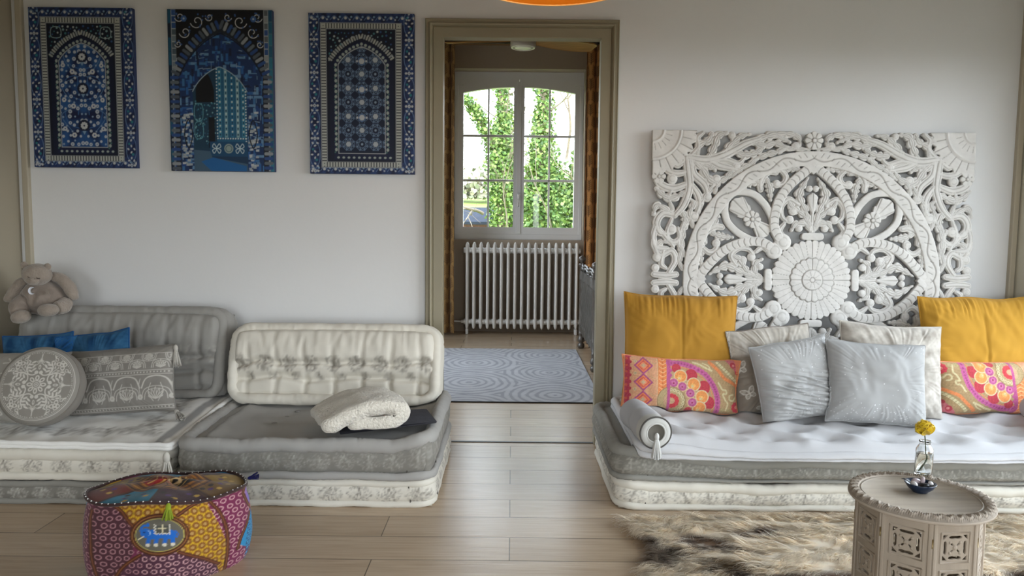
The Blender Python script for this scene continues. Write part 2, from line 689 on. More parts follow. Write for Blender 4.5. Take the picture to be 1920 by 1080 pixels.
struct(mb.obj('ceiling_far', m_ceil_far, smooth=False))

# the arched white casement window
def window_far():
    y0, y1 = BACK_Y + .20, BACK_Y + .27
    cx, hw = (WX0 + WX1) / 2, (WX1 - WX0) / 2
    def arch(x, top, sag):
        return top - sag * ((x - cx) / hw) ** 2
    fr = MB()
    xs = np.linspace(WX0, WX1, 25)
    # filler above the arch
    fr.add(*prism([(x, WZ1) for x in xs] + [(x, arch(x, 2.735, .085)) for x in xs[::-1]], y0 - .03, y1))
    root = struct(fr.obj('window_1', m_white_paint, smooth=False))
    # outer frame: sides, sill, arch head
    f2 = MB()
    f2.add(*rbox(WX0 + .02, y0, (WZ0 + 2.66) / 2, .04, .07, 2.68 - WZ0, .005, 2))
    f2.add(*rbox(WX1 - .02, y0, (WZ0 + 2.66) / 2, .04, .07, 2.68 - WZ0, .005, 2))
    f2.add(*rbox(cx, y0, WZ0 + .03, 2 * hw, .09, .06, .006, 2))
    f2.obj('window_frame', m_white_paint, root, smooth=False)
    for s in (-1, 1):
        a0 = WX0 + .035 if s < 0 else cx + .001
        a1 = cx - .001 if s < 0 else WX1 - .035
        sash = MB()
        zb, zt = WZ0 + .06, 2.735
        st = .058                      # stile
        inner = cx + s * .058
        lo, hi = min(a0, a1), max(a0, a1)
        sash.add(*box(lo, lo + st, y0 - .03, y0 + .035, zb, arch(lo + st / 2, zt, .085)))
        sash.add(*box(hi - st, hi, y0 - .03, y0 + .035, zb, arch(hi - st / 2, zt, .085)))
        sash.add(*box(lo + st, hi - st, y0 - .03, y0 + .035, zb, zb + .075))
        xx = np.linspace(lo + st, hi - st, 14)
        sash.add(*prism([(x, arch(x, zt, .085)) for x in xx] + [(x, arch(x, zt - .085, .085)) for x in xx[::-1]], y0 - .03, y0 + .035))
        so = sash.obj('sash', m_white_paint, root, smooth=False)
        bars = MB()
        gx0, gx1, gz0, gz1 = lo + st, hi - st, zb + .075, zt - .085
        mid = (gx0 + gx1) / 2
        bars.add(*rbox(mid, y0 + .0, (gz0 + gz1) / 2 - .01, .02, .022, gz1 - gz0, .005, 2))
        for k in (1, 2):
            z = gz0 + (gz1 - gz0) * (.337 * k if k == 1 else .655)
            bars.add(*rbox((gx0 + gx1) / 2, y0, z, gx1 - gx0, .022, .026, .005, 2))
        bars.obj('glazing_bar', m_white_paint, so, smooth=False)
        pn = MB()
        pn.add(*box(lo + .02, hi - .02, y0 + .004, y0 + .008, zb + .02, zt - .09 if True else 0))
        pn.obj('pane', m_glass, so, smooth=False)
    cv = MB(); cv.add(*rbox(cx, y0 - .036, (WZ0 + 2.71) / 2 + .03, .05, .014, 2.71 - WZ0 - .07, .004, 2)); cv.obj('cover_strip', m_white_paint, root, smooth=False)
    h = MB()
    h.add(*rbox(cx + .004, y0 - .048, 1.47, .028, .014, .075, .005, 2))
    h.add(*tube(smooth_path([(cx + .004, y0 - .05, 1.50), (cx + .004, y0 - .085, 1.50), (cx + .004, y0 - .092, 1.47), (cx + .004, y0 - .088, 1.36)], 16), .010, 8))
    h.obj('window_handle', simple('brushed_metal', '#8d8a86', rough=.3, metal=1), root)

window_far()
# ================================================================ SOFT FURNISHINGS
m_fabric = printed('cotton_canvas', rough=.92, bscale=900, bstr=.12, bdist=.0008, sheen=.08, spec=.2)
m_velvet = printed('velvet_cloth', rough=.8, bscale=600, bstr=.1, bdist=.0008, sheen=.35, spec=.25)
m_seam = simple('dark_seam_thread', '#57534c', rough=.9)

CREAM, GREY, TAUPE = '#dcd7cb', '#a7a5a1', '#6a6258'


def toile(p, x0, x1, y0, y1, step, col, seed, size=.045, dens=70, alpha=.72):
    """sprigs of branched blossom set in a row, printed on cloth"""
    rng = random.Random(seed)
    n = max(1, round((x1 - x0) / step))
    for k in range(n):
        cx = x0 + (k + .5) * (x1 - x0) / n
        cy = (y0 + y1) / 2
        for q in range(dens):
            a = rng.uniform(0, 2 * PI)
            rr = math.sqrt(rng.random()) * size
            X, Y = cx + rr * math.cos(a) * 1.05, cy + rr * math.sin(a) * .95 * min(1, (y1 - y0) / (2 * size) + .1)
            if not (y0 < Y < y1):
                continue
            p.disc(X, Y, rng.uniform(.0016, .0036), col, rng.uniform(.0014, .0026), a, alpha * rng.uniform(.35, .9))
        for q in range(5):
            a = rng.uniform(-2.6, -.5)
            p.seg((cx, cy + size * .5), (cx + size * .8 * math.cos(a), cy + size * .8 * math.sin(a)), .002, col, alpha * .8)


def rr_path(a, b, r, step=.014):
    """rounded rectangle a x b centred on 0, as (n,2) points, and arc length"""
    pts = []
    for (cx, cy, s) in ((a / 2 - r, b / 2 - r, 0), (-a / 2 + r, b / 2 - r, PI / 2), (-a / 2 + r, -b / 2 + r, PI), (a / 2 - r, -b / 2 + r, 1.5 * PI)):
        for t in np.linspace(0, PI / 2, 5):
            pts.append((cx + r * math.cos(s + t), cy + r * math.sin(s + t)))
    P = np.array(pts + [pts[0]])
    L = np.concatenate([[0], np.cumsum(np.linalg.norm(np.diff(P, axis=0), axis=1))])
    n = int(L[-1] / step)
    s = np.arange(n) / n * L[-1]
    return np.stack([np.interp(s, L, P[:, 0]), np.interp(s, L, P[:, 1])], -1), s


def mattress(name, label, cat, a, b, c, M, base, top_fn=None, top_paint=None, band_paint=None, roll=.026, low_roll=None, buttons=(), group=None,
             warp=None, corner=.05, rollcol=None, res=.014, seed=1, bulge=.012, gather=.6, band_col=None, button_col=None, roll_label=None, seams=True, fade=0, posts=False):
    """wool-stuffed floor mattress, a x b x c, local origin at the middle of its underside.
    Parts: ticking (panels and printed band), rolled edges, tufting buttons, corner seams."""
    Mn = np.array(M)
    root = thing(name, label, cat, tuple(Mn[:3, 3]), group)
    base_l = lin(base) if isinstance(base, str) else np.array(base)
    rollc = lin(rollcol) if rollcol else base_l
    low_roll = roll * .8 if low_roll is None else low_roll
    inset = roll * .9
    A, B = a - 2 * inset, b - 2 * inset
    zlo, zhi = low_roll * .9, c - roll * .9

    def place(V):
        if warp is not None:
            V = warp(V)
        return V @ Mn[:3, :3].T + Mn[:3, 3]

    mb = MB()
    # top panel
    nx, ny = int(A / res) + 2, int(B / res) + 2
    X, Y = np.meshgrid(np.linspace(-A / 2, A / 2, nx), np.linspace(-B / 2, B / 2, ny), indexing='ij')
    x, y = X.ravel(), Y.ravel()
    # square grid squeezed so its corners follow the rounded outline
    k = corner * .42
    ux, uy = np.abs(x) / (A / 2), np.abs(y) / (B / 2)
    sq = (ux * uy) ** 6
    xs, ys = x - np.sign(x) * k * sq, y - np.sign(y) * k * sq
    e = np.minimum(A / 2 - np.abs(x), B / 2 - np.abs(y))
    z = c - roll + .016 * np.clip(e / .10, 0, 1) ** .6
    P2 = np.stack([x, y], -1)
    z = z + .004 * nz(P2, 5, seed + 3)
    if top_fn is not None:
        z = z + top_fn(x, y) * (np.clip(e / fade, 0, 1) ** 1.5 if fade else 1)
    p = Paint(x, y, base_l, res * .8)
    if top_paint is not None:
        top_paint(p)
    mb.add(place(np.stack([xs, ys, z], -1)), grid_faces(nx, ny), p.c)
    # side band, one wall round the rounded rectangle
    path, s = rr_path(A, B, max(corner - inset * .5, .01), .0062)
    nv = max(7, int((zhi - zlo) / .0048))
    t = np.linspace(0, 1, nv)
    nrm = np.stack([np.gradient(path[:, 1]), -np.gradient(path[:, 0])], -1)
    nrm[0] = nrm[1]; nrm[-1] = nrm[-2]
    nrm /= np.linalg.norm(nrm, axis=1, keepdims=True)
    S, T = np.meshgrid(s, t, indexing='ij')
    out = (bulge + roll * .25 + .012) * np.sin(PI * T) ** .55 - .012
    q = np.stack([S.ravel(), T.ravel() * c], -1)
    out = out.ravel() + .003 * nz(q, 7, seed + 5) * np.sin(PI * T.ravel())
    PX = np.repeat(path[:, 0], nv) + np.repeat(nrm[:, 0], nv) * out
    PY = np.repeat(path[:, 1], nv) + np.repeat(nrm[:, 1], nv) * out
    PZ = zlo + (zhi - zlo) * T.ravel()
    p = Paint(S.ravel(), T.ravel() * (zhi - zlo), lin(band_col) if band_col else base_l, .0042)
    if band_paint is not None:
        band_paint(p, s[-1], zhi - zlo)
    mb.add(place(np.stack([PX, PY, PZ], -1)), grid_faces(len(s), nv, wrap_u=True), p.c)
    # underside
    mb.add(place(np.array([(-A / 2, -B / 2, zlo * .5), (A / 2, -B / 2, zlo * .5), (A / 2, B / 2, zlo * .5), (-A / 2, B / 2, zlo * .5)])), np.array([[3, 2, 1, 0]]), base_l)
    mb.obj('ticking', m_fabric, root)
    # rolled edges
    for zc, rr, nm in ((c - roll, roll, 'rolled_edge'), (low_roll, low_roll, 'rolled_edge')):
        path, s = rr_path(a - 2 * rr, b - 2 * rr, corner, .008)
        L = s[-1]
        n = len(s)
        ang = s / L * 2 * PI
        ring = np.stack([np.cos(ang) * L / 2 / PI, np.sin(ang) * L / 2 / PI], -1)
        w = nz(ring, 6, seed + 11 + int(zc * 100), 2)
        P3 = np.concatenate([path, np.full((n, 1), zc)], 1)
        P3[:, 2] += .005 * nz(ring, 3, seed + 2)
        V, F = tube(P3, rr * (1 + .10 * w), 12, closed=True)
        ring12 = np.repeat(ring, 12, 0)
        th = np.tile(np.arange(12), n) / 12 * 2 * PI
        g = np.abs(np.sin(nz(np.stack([ring12[:, 0], ring12[:, 1], th * .02], -1), 8, seed + 21, 2) * 5)) - .5
        C3 = np.repeat(P3, 12, 0)
        V = C3 + (V - C3) * (1 + gather * .28 * g[:, None] * np.abs(np.cos(th))[:, None])
        mbr = MB(); mbr.add(place(V), F, rollc)
        mbr.obj(nm, m_fabric, root, label=roll_label)
    # upright rolls at the front corners
    if posts:
        for sx in (-1, 1):
            zz = np.linspace(low_roll * 1.2, c - roll * 1.1, 16)
            rr = roll * (1.05 + .10 * np.sin(zz * 90 + seed))
            xx, yy = sx * (a / 2 - corner * .55 - roll * .45), -(b / 2 - corner * .55 - roll * .45)
            V, F = tube(np.stack([np.full(16, xx), np.full(16, yy), zz], -1), rr * np.sin(np.linspace(.45, PI - .45, 16)) ** .3, 14)
            V = V + .0025 * nz(V, 22, seed + 8, 2)[:, None]
            p = Paint(np.arctan2(V[:, 1] - yy, V[:, 0] - xx) * roll + .2, V[:, 2], lin(band_col) if band_col else base_l, .004)
            if band_paint is not None:
                band_paint(p, .4, c)
            mbp = MB(); mbp.add(place(V), F, p.c)
            mbp.obj('corner_roll', m_fabric, root)
    # hand-sewn corner seams on the band
    if seams:
        zz = np.linspace(zlo, zhi, 7)
        for sx in (-1, 1):
            for side in (0, 1):
                if side:
                    xx, yy = sx * (A / 2 + bulge * .6 + .001), -(B / 2 - corner * 1.5)
                else:
                    xx, yy = sx * (A / 2 - corner * 1.5), -(B / 2 + bulge * .6 + .001)
                mbs = MB()
                mbs.add(*tube(np.stack([xx + .004 * np.sin(zz * 50), np.full(7, yy), zz], -1), .0035, 6))
                mbs.V = [place(v) for v in mbs.V]
                mbs.obj('corner_seam', m_seam, root)
    for (bx_, by_) in buttons:
        zb = c - roll + .016
        if top_fn is not None:
            zb += float(top_fn(np.array([bx_]), np.array([by_]))[0])
        mbb = MB(); mbb.add(*ell((bx_, by_, zb + .002), (.014, .014, .006), 8, 12), lin(button_col) if button_col else base_l * 1.05)
        mbb.V = [place(v) for v in mbb.V]
        mbb.obj('tufting_button', m_fabric, root)
    return root


def dimples(pts, depth, rad):
    pts = np.array(pts, float)
    def fn(x, y):
        z = np.zeros(len(x))
        for q in pts:
            d2 = (x - q[0]) ** 2 + (y - q[1]) ** 2
            z -= depth * np.exp(-d2 / (2 * rad * rad))
        return z
    return fn


def tassel(M, L, col, parent, r=.012, name='tassel'):
    """tassel: knotted head and a skirt of cords, hanging along local -z from the origin"""
    mb = MB()
    mb.add(*ell((0, 0, -r * 1.1), (r * .7, r * .7, r * 1.2), 8, 12), col)
    rng = random.Random(int(L * 1e5))
    for k in range(26):
        a, q = rng.uniform(0, 2 * PI), math.sqrt(rng.random())
        x, y = math.cos(a) * q, math.sin(a) * q
        ln = L * rng.uniform(.9, 1.02)
        mb.add(*tube(smooth_path([(x * r * .3, y * r * .3, -r * 1.5), (x * r * .75, y * r * .75, -ln * .45), (x * r * 1.5, y * r * 1.5, -ln)], 6), r * .2, 5), np.array(col) * rng.uniform(.85, 1.05))
    mb.xf(M)
    return mb.obj(name, m_fabric, parent)


def Mx(loc, rx=0, ry=0, rz=0):
    return Matrix.Translation(tuple(float(q) for q in loc)) @ Matrix.Rotation(rz, 4, 'Z') @ Matrix.Rotation(rx, 4, 'X') @ Matrix.Rotation(ry, 4, 'Y')


def cushion(name, label, w, h, t, loc, lean=.2, roll=0, yaw=0, base='#888888', paint=None, mat=None, group=None, cat='cushion', pinch=.05,
            wrinkle=.006, seed=1, nu=90, nv=70, piping=None, fn=None, sag=.12, back=None, ends_soft=1.0, corner_r=0.0):
    """stuffed cushion; local x width, z height, front faces -y, origin at its centre. Parts: cover, seam piping."""
    M = Mx(loc, -lean, roll, yaw)
    root = thing(name, label, cat, tuple(loc), group)
    U, V = np.meshgrid(np.linspace(-1, 1, nu), np.linspace(-1, 1, nv), indexing='ij')
    u, v = U.ravel(), V.ravel()
    x = w / 2 * u * (1 - pinch * (1 - v * v) * u * u)
    z = h / 2 * v * (1 - pinch * (1 - u * u) * v * v)
    P = np.stack([x, z], -1)
    edge = np.clip((1 - u ** 4), 0, 1) * np.clip((1 - v ** 4), 0, 1)
    T = t / 2 * edge ** .55 * (1 - sag * v)
    q = np.maximum(np.abs(u), np.abs(v))
    Pw = P + .05 * np.stack([nz(P, 3, seed + 70, 2), nz(P, 3, seed + 71, 2)], -1)
    rngw = nz(Pw * [1.0, .6], 5.5, seed, 3, 15) * wrinkle * edge ** .4
    # gathers running in from the edges
    ang = np.arctan2(v, u)
    gat = np.sin(nz(np.stack([np.cos(ang), np.sin(ang)], -1), 1.3, seed + 9, 3) * 14) * wrinkle * .32 * np.clip((q - .5) / .4, 0, 1) * edge ** .5
    front = -(T + rngw + gat)
    backs = T * .9 + nz(P, 6, seed + 40, 2) * wrinkle * edge ** .4
    if fn is not None:
        front = front + fn(u, v) * edge ** .3
    z = z + .012 * h * nz(np.stack([u], -1), .6, seed + 2, 2) * np.abs(v)
    p = Paint(x, z, base, max(w / nu, h / nv) * .8)
    if paint is not None:
        paint(p, w, h)
    mb = MB()
    mb.add(np.stack([x, front, z], -1), grid_faces(nu, nv), p.c)
    bc = lin(back) if back else lin(base) if isinstance(base, str) else np.array(base)
    mb.add(np.stack([x, backs, z], -1), grid_faces(nu, nv, flip=True), bc)
    mb.xf(M)
    mb.obj('cover', mat or m_fabric, root)
    # seam piping round the edge
    idx = [i * nv for i in range(nu)] + [(nu - 1) * nv + j for j in range(1, nv)] + [i * nv + nv - 1 for i in range(nu - 2, -1, -1)] + [j for j in range(nv - 2, 0, -1)]
    ring = np.stack([x[idx], np.zeros(len(idx)), z[idx]], -1)
    mp = MB(); mp.add(*tube(ring, .0035, 6, closed=True), lin(piping) if piping else bc * .9)
    mp.xf(M)
    mp.obj('piping', mat or m_fabric, root)
    root['_m'] = 0
    del root['_m']
    return root, M


# ---------------------------------------------------------------- left corner sofa: two stacks of floor mattresses with back rolls
def band_print(col, size, step, dens, seed, off=0.0, alpha=.72):
    def f(p, L, H):
        toile(p, 0, L, H * .08, H * .92, step, col, seed, size, dens, alpha)
    return f


def uneven(seed, amp, rise=.0):
    def f(V):
        V = V.copy()
        zf = np.clip(V[:, 2] / .12, 0, 1)
        V[:, 2] += rise * np.clip((V[:, 1] + .32) / .45, 0, 1) * (zf if amp < .0075 else 1)
        V[:, 2] += amp * nz(V[:, :2], 1.1, seed, 2) * zf
        V[:, 0] += amp * .5 * nz(V[:, 1:2] + 3, 1.5, seed + 1, 2) * zf
        V[:, 1] += amp * .5 * nz(V[:, 0:1] + 3, 1.5, seed + 2, 2) * zf
        return V
    return f


YF, YB = 2.965, 3.80           # front and back of the seats
U1X0, U1X1, U2X0, U2X1 = -2.545, -1.385, -1.375, -.305
# --- right-hand unit
mattress('floor_mattress', 'cream floral floor mattress at the bottom of the stack left of the doorway', 'mattress',
         U2X1 - U2X0, YB - YF, .118, Mx(((U2X0 + U2X1) / 2, (YF + YB) / 2, 0)), CREAM,
         band_paint=band_print(TAUPE, .05, .118, 150, 3), roll=.017, low_roll=.015, posts=True, seed=4, corner=.06, bulge=.014)
tp = [(x, y) for x in (-.27, .0) for y in (-.16, .0, .16)]
tp = [(-.18, .13), (-.2, 0.03), (-.22, -.09)]


def seat2_paint(p):
    p.put(np.maximum(-p.x - .445, 0) * 0 + (-(p.x + .40)) * 0 + 1, GREY)
    p.seg((-.43, -.36), (-.43, .36), .005, '#7d7b76')
    p.seg((-.48, -.345), (.48, -.345), .004, '#7d7b76')


def seat2_warp(V):
    V = V.copy()
    lift = np.exp(-((V[:, 0] - .5) / .09) ** 2) * np.clip(V[:, 2] / .1, 0, 1)
    V[:, 2] += lift * .045 * (.75 + .25 * np.cos(V[:, 1] * 4))
    V[:, 2] += .006 * nz(V[:, :2], 1.5, 8, 2)
    return V


def seat2_top(x, y):
    return dimples(tp, .012, .028)(x, y) + .010 * np.exp(-((np.abs(x + .42)) / .04) ** 2)


mattress('floor_mattress', 'grey buttoned seat mattress carrying the folded blankets, beside the doorway', 'mattress',
         U2X1 - U2X0 + .01, YB - YF + .012, .168, Mx(((U2X0 + U2X1) / 2, (YF + YB) / 2 - .004, .115)), GREY, top_fn=seat2_top, top_paint=seat2_paint,
         band_paint=band_print('#c4c1b8', .045, .10, 120, 6, alpha=.42), band_col='#85827b', roll=.030, low_roll=.016, posts=True, buttons=tp, seed=14, corner=.065, warp=seat2_warp, button_col='#8d8b87')


def back_top(rows, ncol, seed, depth=.03, a=1.0, b=.4):
    """front of a back roll: fat band above, tufted rows below"""
    def f(x, y):
        z = np.zeros(len(x))
        v = y / b + .5
        for r0, dep, wd in rows:
            wob = .014 * nz(np.stack([x], -1), 3, seed + int(r0 * 50), 2)
            z -= dep * np.exp(-((v - r0 + wob / b) / wd) ** 2)
        # vertical pulls at the tufts
        for k in range(ncol):
            cx = (-.5 + (k + .6) / (ncol + .2)) * a
            for r0, dep, wd in rows:
                up = np.clip((v - r0) / .35, 0, 1) if r0 > .4 else np.clip((r0 - v) / .3, 0, 1)
                fall = np.where((v - r0) * (1 if r0 > .4 else -1) > 0, np.exp(-((v - r0) / .24) ** 2), np.exp(-((v - r0) / .05) ** 2))
                z -= .017 * np.exp(-((x - cx + .006 * np.sin(v * 9 + k)) / .010) ** 2) * fall
        z += .0028 * np.sin(nz(np.stack([x, y * .22], -1), 8, seed + 3, 2) * 6) * np.clip((v - .55) / .2, 0, 1) * np.clip((1 - v) / .1, 0, 1)
        z += .05 * np.clip(1 - ((v - .72) / .36) ** 2, 0, 1)
        return z
    return f


BH = .40
def back2_paint(p):
    toile(p, -.50, .50, -.045, .035, .112, TAUPE, 12, .04, 130)
    toile(p, -.46, .54, -.082, -.04, .112, TAUPE, 13, .022, 40, .5)


mattress('back_mattress', 'cream back roll with grey floral row, leaning on the wall left of the doorway', 'mattress',
         1.035, BH, .19, Mx((-.86, 3.755, .425), R(72), 0, 0), CREAM, top_fn=back_top([(.50, .036, .030), (.32, .03, .030), (.10, .018, .03)], 7, 31, a=1.0, b=BH),
         top_paint=back2_paint, roll=.026, fade=.022, seed=24, corner=.07, res=.0095, bulge=.02, gather=.8)
# --- left-hand unit
mattress('floor_mattress', 'grey floor mattress with pale floral band, bottom of the far left stack', 'mattress',
         U1X1 - U1X0, YB - YF, .098, Mx(((U1X0 + U1X1) / 2, (YF + YB) / 2, 0)), '#8f8d86',
         band_paint=band_print('#c8c5bc', .04, .10, 110, 16, alpha=.6), band_col='#7f7c75', roll=.014, low_roll=.013, seed=34, corner=.05, bulge=.01)
mattress('floor_mattress', 'cream seat mattress with floral band under the white tasselled quilt', 'mattress',
         U1X1 - U1X0, YB - YF, .138, Mx(((U1X0 + U1X1) / 2, (YF + YB) / 2, .096)), CREAM,
         band_paint=band_print(TAUPE, .042, .12, 130, 19), roll=.03, low_roll=.018, posts=True, seed=44, corner=.06, warp=uneven(50, .007, .032))


def quilt_paint(p):
    a, b = 1.17, .80
    p.put(np.where(p.x > a / 2 - .08, 0, 1) * 1.0 - .5, '#a09f9d')
    p.put(np.where(p.x > a / 2 - .045, 0, 1) * 1.0 - .5, '#e0ddd6')
    toile(p, -a / 2, a / 2 - .1, -b / 2 + .10, -b / 2 + .19, .10, TAUPE, 22, .05, 120, .7)
    toile(p, a / 2 - .30, a / 2 - .10, -b / 2 + .2, b / 2 - .06, .20, TAUPE, 23, .09, 60, .7)
    for k in range(6):
        cx, cy = a / 2 - .19 - .02 * (k % 2), -b / 2 + .22 + k * .095
        toile(p, cx - .05, cx + .05, cy - .05, cy + .05, .1, TAUPE, 60 + k, .048, 120, .7)


def quilt_top(x, y):
    g = .0
    z = .010 * (np.abs(np.sin((x + y * .15) * PI / .21)) ** .5 - 1) * .6 + .008 * (np.abs(np.sin((y - .1) * PI / .2)) ** .5 - 1) * .7
    return z + .005 * nz(np.stack([x, y], -1), 4, 88, 2)


quilt = mattress('quilt', 'white quilt with grey floral border and tassels, spread on the far left seat', 'quilt',
                 1.17, .80, .034, Mx(((U1X0 + U1X1) / 2 + .005, (YF + YB) / 2 - .02, .230)), '#efeeea', top_fn=quilt_top, top_paint=quilt_paint,
                 roll=.011, low_roll=.009, seed=54, corner=.02, warp=uneven(50, .008, .032), gather=.4, seams=False, bulge=.003)
tassel(Mx((U1X1 + .006, YF - .040, .236)), .13, lin('#d4d0c6'), quilt, .02)


def back1_paint(p):
    toile(p, -.50, .54, -.055, .04, .13, '#c9c6bf', 27, .05, 130, .6)


mattress('back_mattress', 'grey back roll with pale floral row, under the sitting teddy bear', 'mattress',
         1.03, .46, .185, Mx((-1.925, 3.802, .478), R(77), 0, 0), '#9b9994', top_fn=back_top([(.47, .036, .028), (.30, .028, .028), (.1, .018, .03)], 6, 41, a=.98, b=.46),
         top_paint=back1_paint, roll=.025, fade=.022, seed=64, corner=.07, res=.0105, bulge=.02, gather=.7)
# ---------------------------------------------------------------- right daybed: mattresses, futon, bolsters
RX0, RX1 = .425, 2.585
RXC = (RX0 + RX1) / 2


def bed_sag(k, seed):
    def f(V):
        V = V.copy()
        zf = np.clip(V[:, 2] / .08, 0, 1)
        t = np.clip((V[:, 0] + 1.08) / .55, 0, 1)
        t2 = np.clip((1.08 - V[:, 0]) / .4, 0, 1)
        V[:, 2] -= k * zf * t * t * (3 - 2 * t) * t2 * t2 * (3 - 2 * t2) * np.clip(1.3 - (V[:, 1] + .4), .25, 1)
        V[:, 2] += .004 * nz(V[:, :2], 1.6, seed, 2) * zf
        V[:, 1] += .008 * nz(V[:, 0:1] + 3, 1.2, seed + 2, 2) * zf
        return V
    return f


mattress('floor_mattress', 'long cream floral mattress at the bottom of the daybed under the carved panel', 'mattress',
         RX1 - RX0, YB - YF - .01, .128, Mx((RXC, (YF + YB) / 2 - .008, 0)), CREAM,
         band_paint=band_print(TAUPE, .045, .10, 120, 73), roll=.024, low_roll=.015, posts=True, seed=74, corner=.07, warp=bed_sag(.012, 75), bulge=.012, res=.015)
mattress('floor_mattress', 'long grey floral mattress in the middle of the daybed, under the pale futon', 'mattress',
         RX1 - RX0 + .015, YB - YF + .0, .145, Mx((RXC - .005, (YF + YB) / 2 - .01, .122)), '#8e8c85',
         band_paint=band_print('#b5b2a8', .06, .10, 160, 83, alpha=.5), band_col='#7b7870', roll=.026, low_roll=.014, posts=True, seed=84, corner=.08, warp=bed_sag(.04, 85), bulge=.02, gather=.7, res=.015)
fut_b = [(x + (.06 if j % 2 else -.06), y) for j, y in enumerate((-.235, -.11, .02, .15)) for x in np.linspace(-.82, .82, 8)]


def futon_top(x, y):
    d = np.full(len(x), 9.0)
    for q in fut_b:
        d = np.minimum(d, np.hypot(x - q[0], (y - q[1]) * 1.15))
    return .036 - .078 * np.exp(-d / .045) + .005 * nz(np.stack([x, y], -1), 5, 91, 2)


def futon_warp(V):
    V = bed_sag(.05, 95)(V)
    d = np.clip((-.33 - V[:, 1]) / .09, 0, 1)
    V[:, 2] -= .020 * d * d
    return V


mattress('futon', 'thin pale grey tufted futon lying on top of the daybed', 'futon',
         2.05, .835, .062, Mx((RXC + .02, (YF + YB) / 2 - .045, .241)), '#c4c3c4', top_fn=futon_top, fade=.07, roll=.020, low_roll=.014, buttons=fut_b, seed=94, corner=.05,
         warp=futon_warp, gather=.5, seams=False, bulge=.004, res=.015, button_col='#cfcecf')


def bolster(label, p0, p1, r, group):
    """round bolster from back end p0 to front end p1"""
    p0, p1 = np.array(p0), np.array(p1)
    L = np.linalg.norm(p1 - p0)
    ax = (p1 - p0) / L
    Q = Vector(ax).to_track_quat('Z', 'Y').to_matrix().to_4x4()
    M = Matrix.Translation(tuple(p0)) @ Q
    root = thing('bolster', label, 'bolster cushion', tuple(p0), group)
    n = 48
    def body(prof, col, nm, lump=.004, mat=None):
        V, F = lathe(prof, n)
        w = nz(V, 7, 5, 2)
        rr = np.hypot(V[:, 0], V[:, 1])
        g = np.where(rr > 1e-6, (rr + lump * w * np.clip(rr / r, 0, 1)) / np.maximum(rr, 1e-6), 1)
        V = V * np.stack([g, g, np.ones_like(g)], -1)
        mb = MB(); mb.add(V, F, col); mb.xf(M)
        return mb.obj(nm, mat or m_fabric, root)
    zz = np.linspace(.02, L - .05, 40)
    ridge = [r * (1 + .02 * math.sin(z * 40) - .06 * math.exp(-((z - L * .5) / .012) ** 2)) for z in zz]
    body([(0, 0.004), (r * .6, 0), (r * .92, .006)] + list(zip(ridge, zz)), lin('#b0b0b3'), 'cover')
    body([(r * 1.0, L - .055), (r * 1.02, L - .03), (r * 1.0, L - .008), (r * .93, L), (r * .70, L + .004), (r * .58, L + .002)], lin('#bcbbb6'), 'end_band', .002)
    body([(r * .60, L - .004), (r * .3, L - .010), (0, L - .012)], lin('#6b675f'), 'end_disc', .001)
    V, F = tube([(math.cos(t) * r * 1.0, math.sin(t) * r * 1.0, L - .003) for t in np.linspace(0, 2 * PI, 40)[:-1]], .0035, 6, closed=True)
    mb = MB(); mb.add(V, F, lin('#55524e')); mb.xf(M); mb.obj('piping', m_fabric, root)
    V, F = tube([(math.cos(t) * r * .6, math.sin(t) * r * .6, L + .001) for t in np.linspace(0, 2 * PI, 40)[:-1]], .004, 6, closed=True)
    mb = MB(); mb.add(V, F, lin('#c4c3be')); mb.xf(M); mb.obj('piping', m_fabric, root)
    c = p1 + ax * .004
    tassel(Mx(c + np.array([0, -.012, .004])), .105, lin('#c9c8c4'), root, .0135)
    return root


bolster('grey bolster with white tasselled end, lying at the left end of the daybed', at_z(1186, 772, .355), at_z(1230, 812, .345), .064, 'bolsters of the daybed')
bolster('grey bolster mostly out of frame at the right end of the daybed', (2.42, 3.40, .345), (2.30, 2.98, .34), .064, 'bolsters of the daybed')


def stand(cx, bot, top, wpx, lean, zb=.283):
    """size and centre of a cushion standing on the seat at zb, leaning back by `lean`"""
    b = at_z(cx, bot, zb)
    d = np.array(ray(cx, top))
    # height s along the leaning plane so that its top edge is seen at `top`
    sl, cl = math.sin(lean), math.cos(lean)
    k = d[2] / d[1]
    s_ = (CAM_H + b[1] * k - zb) / (cl - sl * k)
    c = np.array([b[0], b[1] + s_ / 2 * sl, zb + s_ / 2 * cl])
    w = wpx * math.hypot(c[1], CAM_H - c[2]) / FOC
    return w, s_, c


def stand_(cx, bot, top, wpx, lean, zb=.283, t=.14):
    w, h, c = stand(cx, bot, top, wpx, lean, zb)
    return w, h, t, tuple(c)


# ---------------------------------------------------------------- cushions on the daybed
def yellow_paint(p, w, h):
    p.c *= (1 + .05 * nz(np.stack([p.x, p.y], -1), 9, 3, 3))[:, None]
    p.seg((0, -h / 2), (0, h / 2), .0035, '#8a6413')
    p.seg((-w / 2, -h * .24), (w / 2, -h * .24), .003, '#8a6413', .7)


def yellow_fn(u, v):
    return .006 * np.exp(-(u / .02) ** 2) + .005 * np.exp(-((v + .48) / .025) ** 2) + .008 * np.sin(nz(np.stack([u], -1), 2.2, 5, 2) * 12) * np.clip((v - .55) / .4, 0, 1)


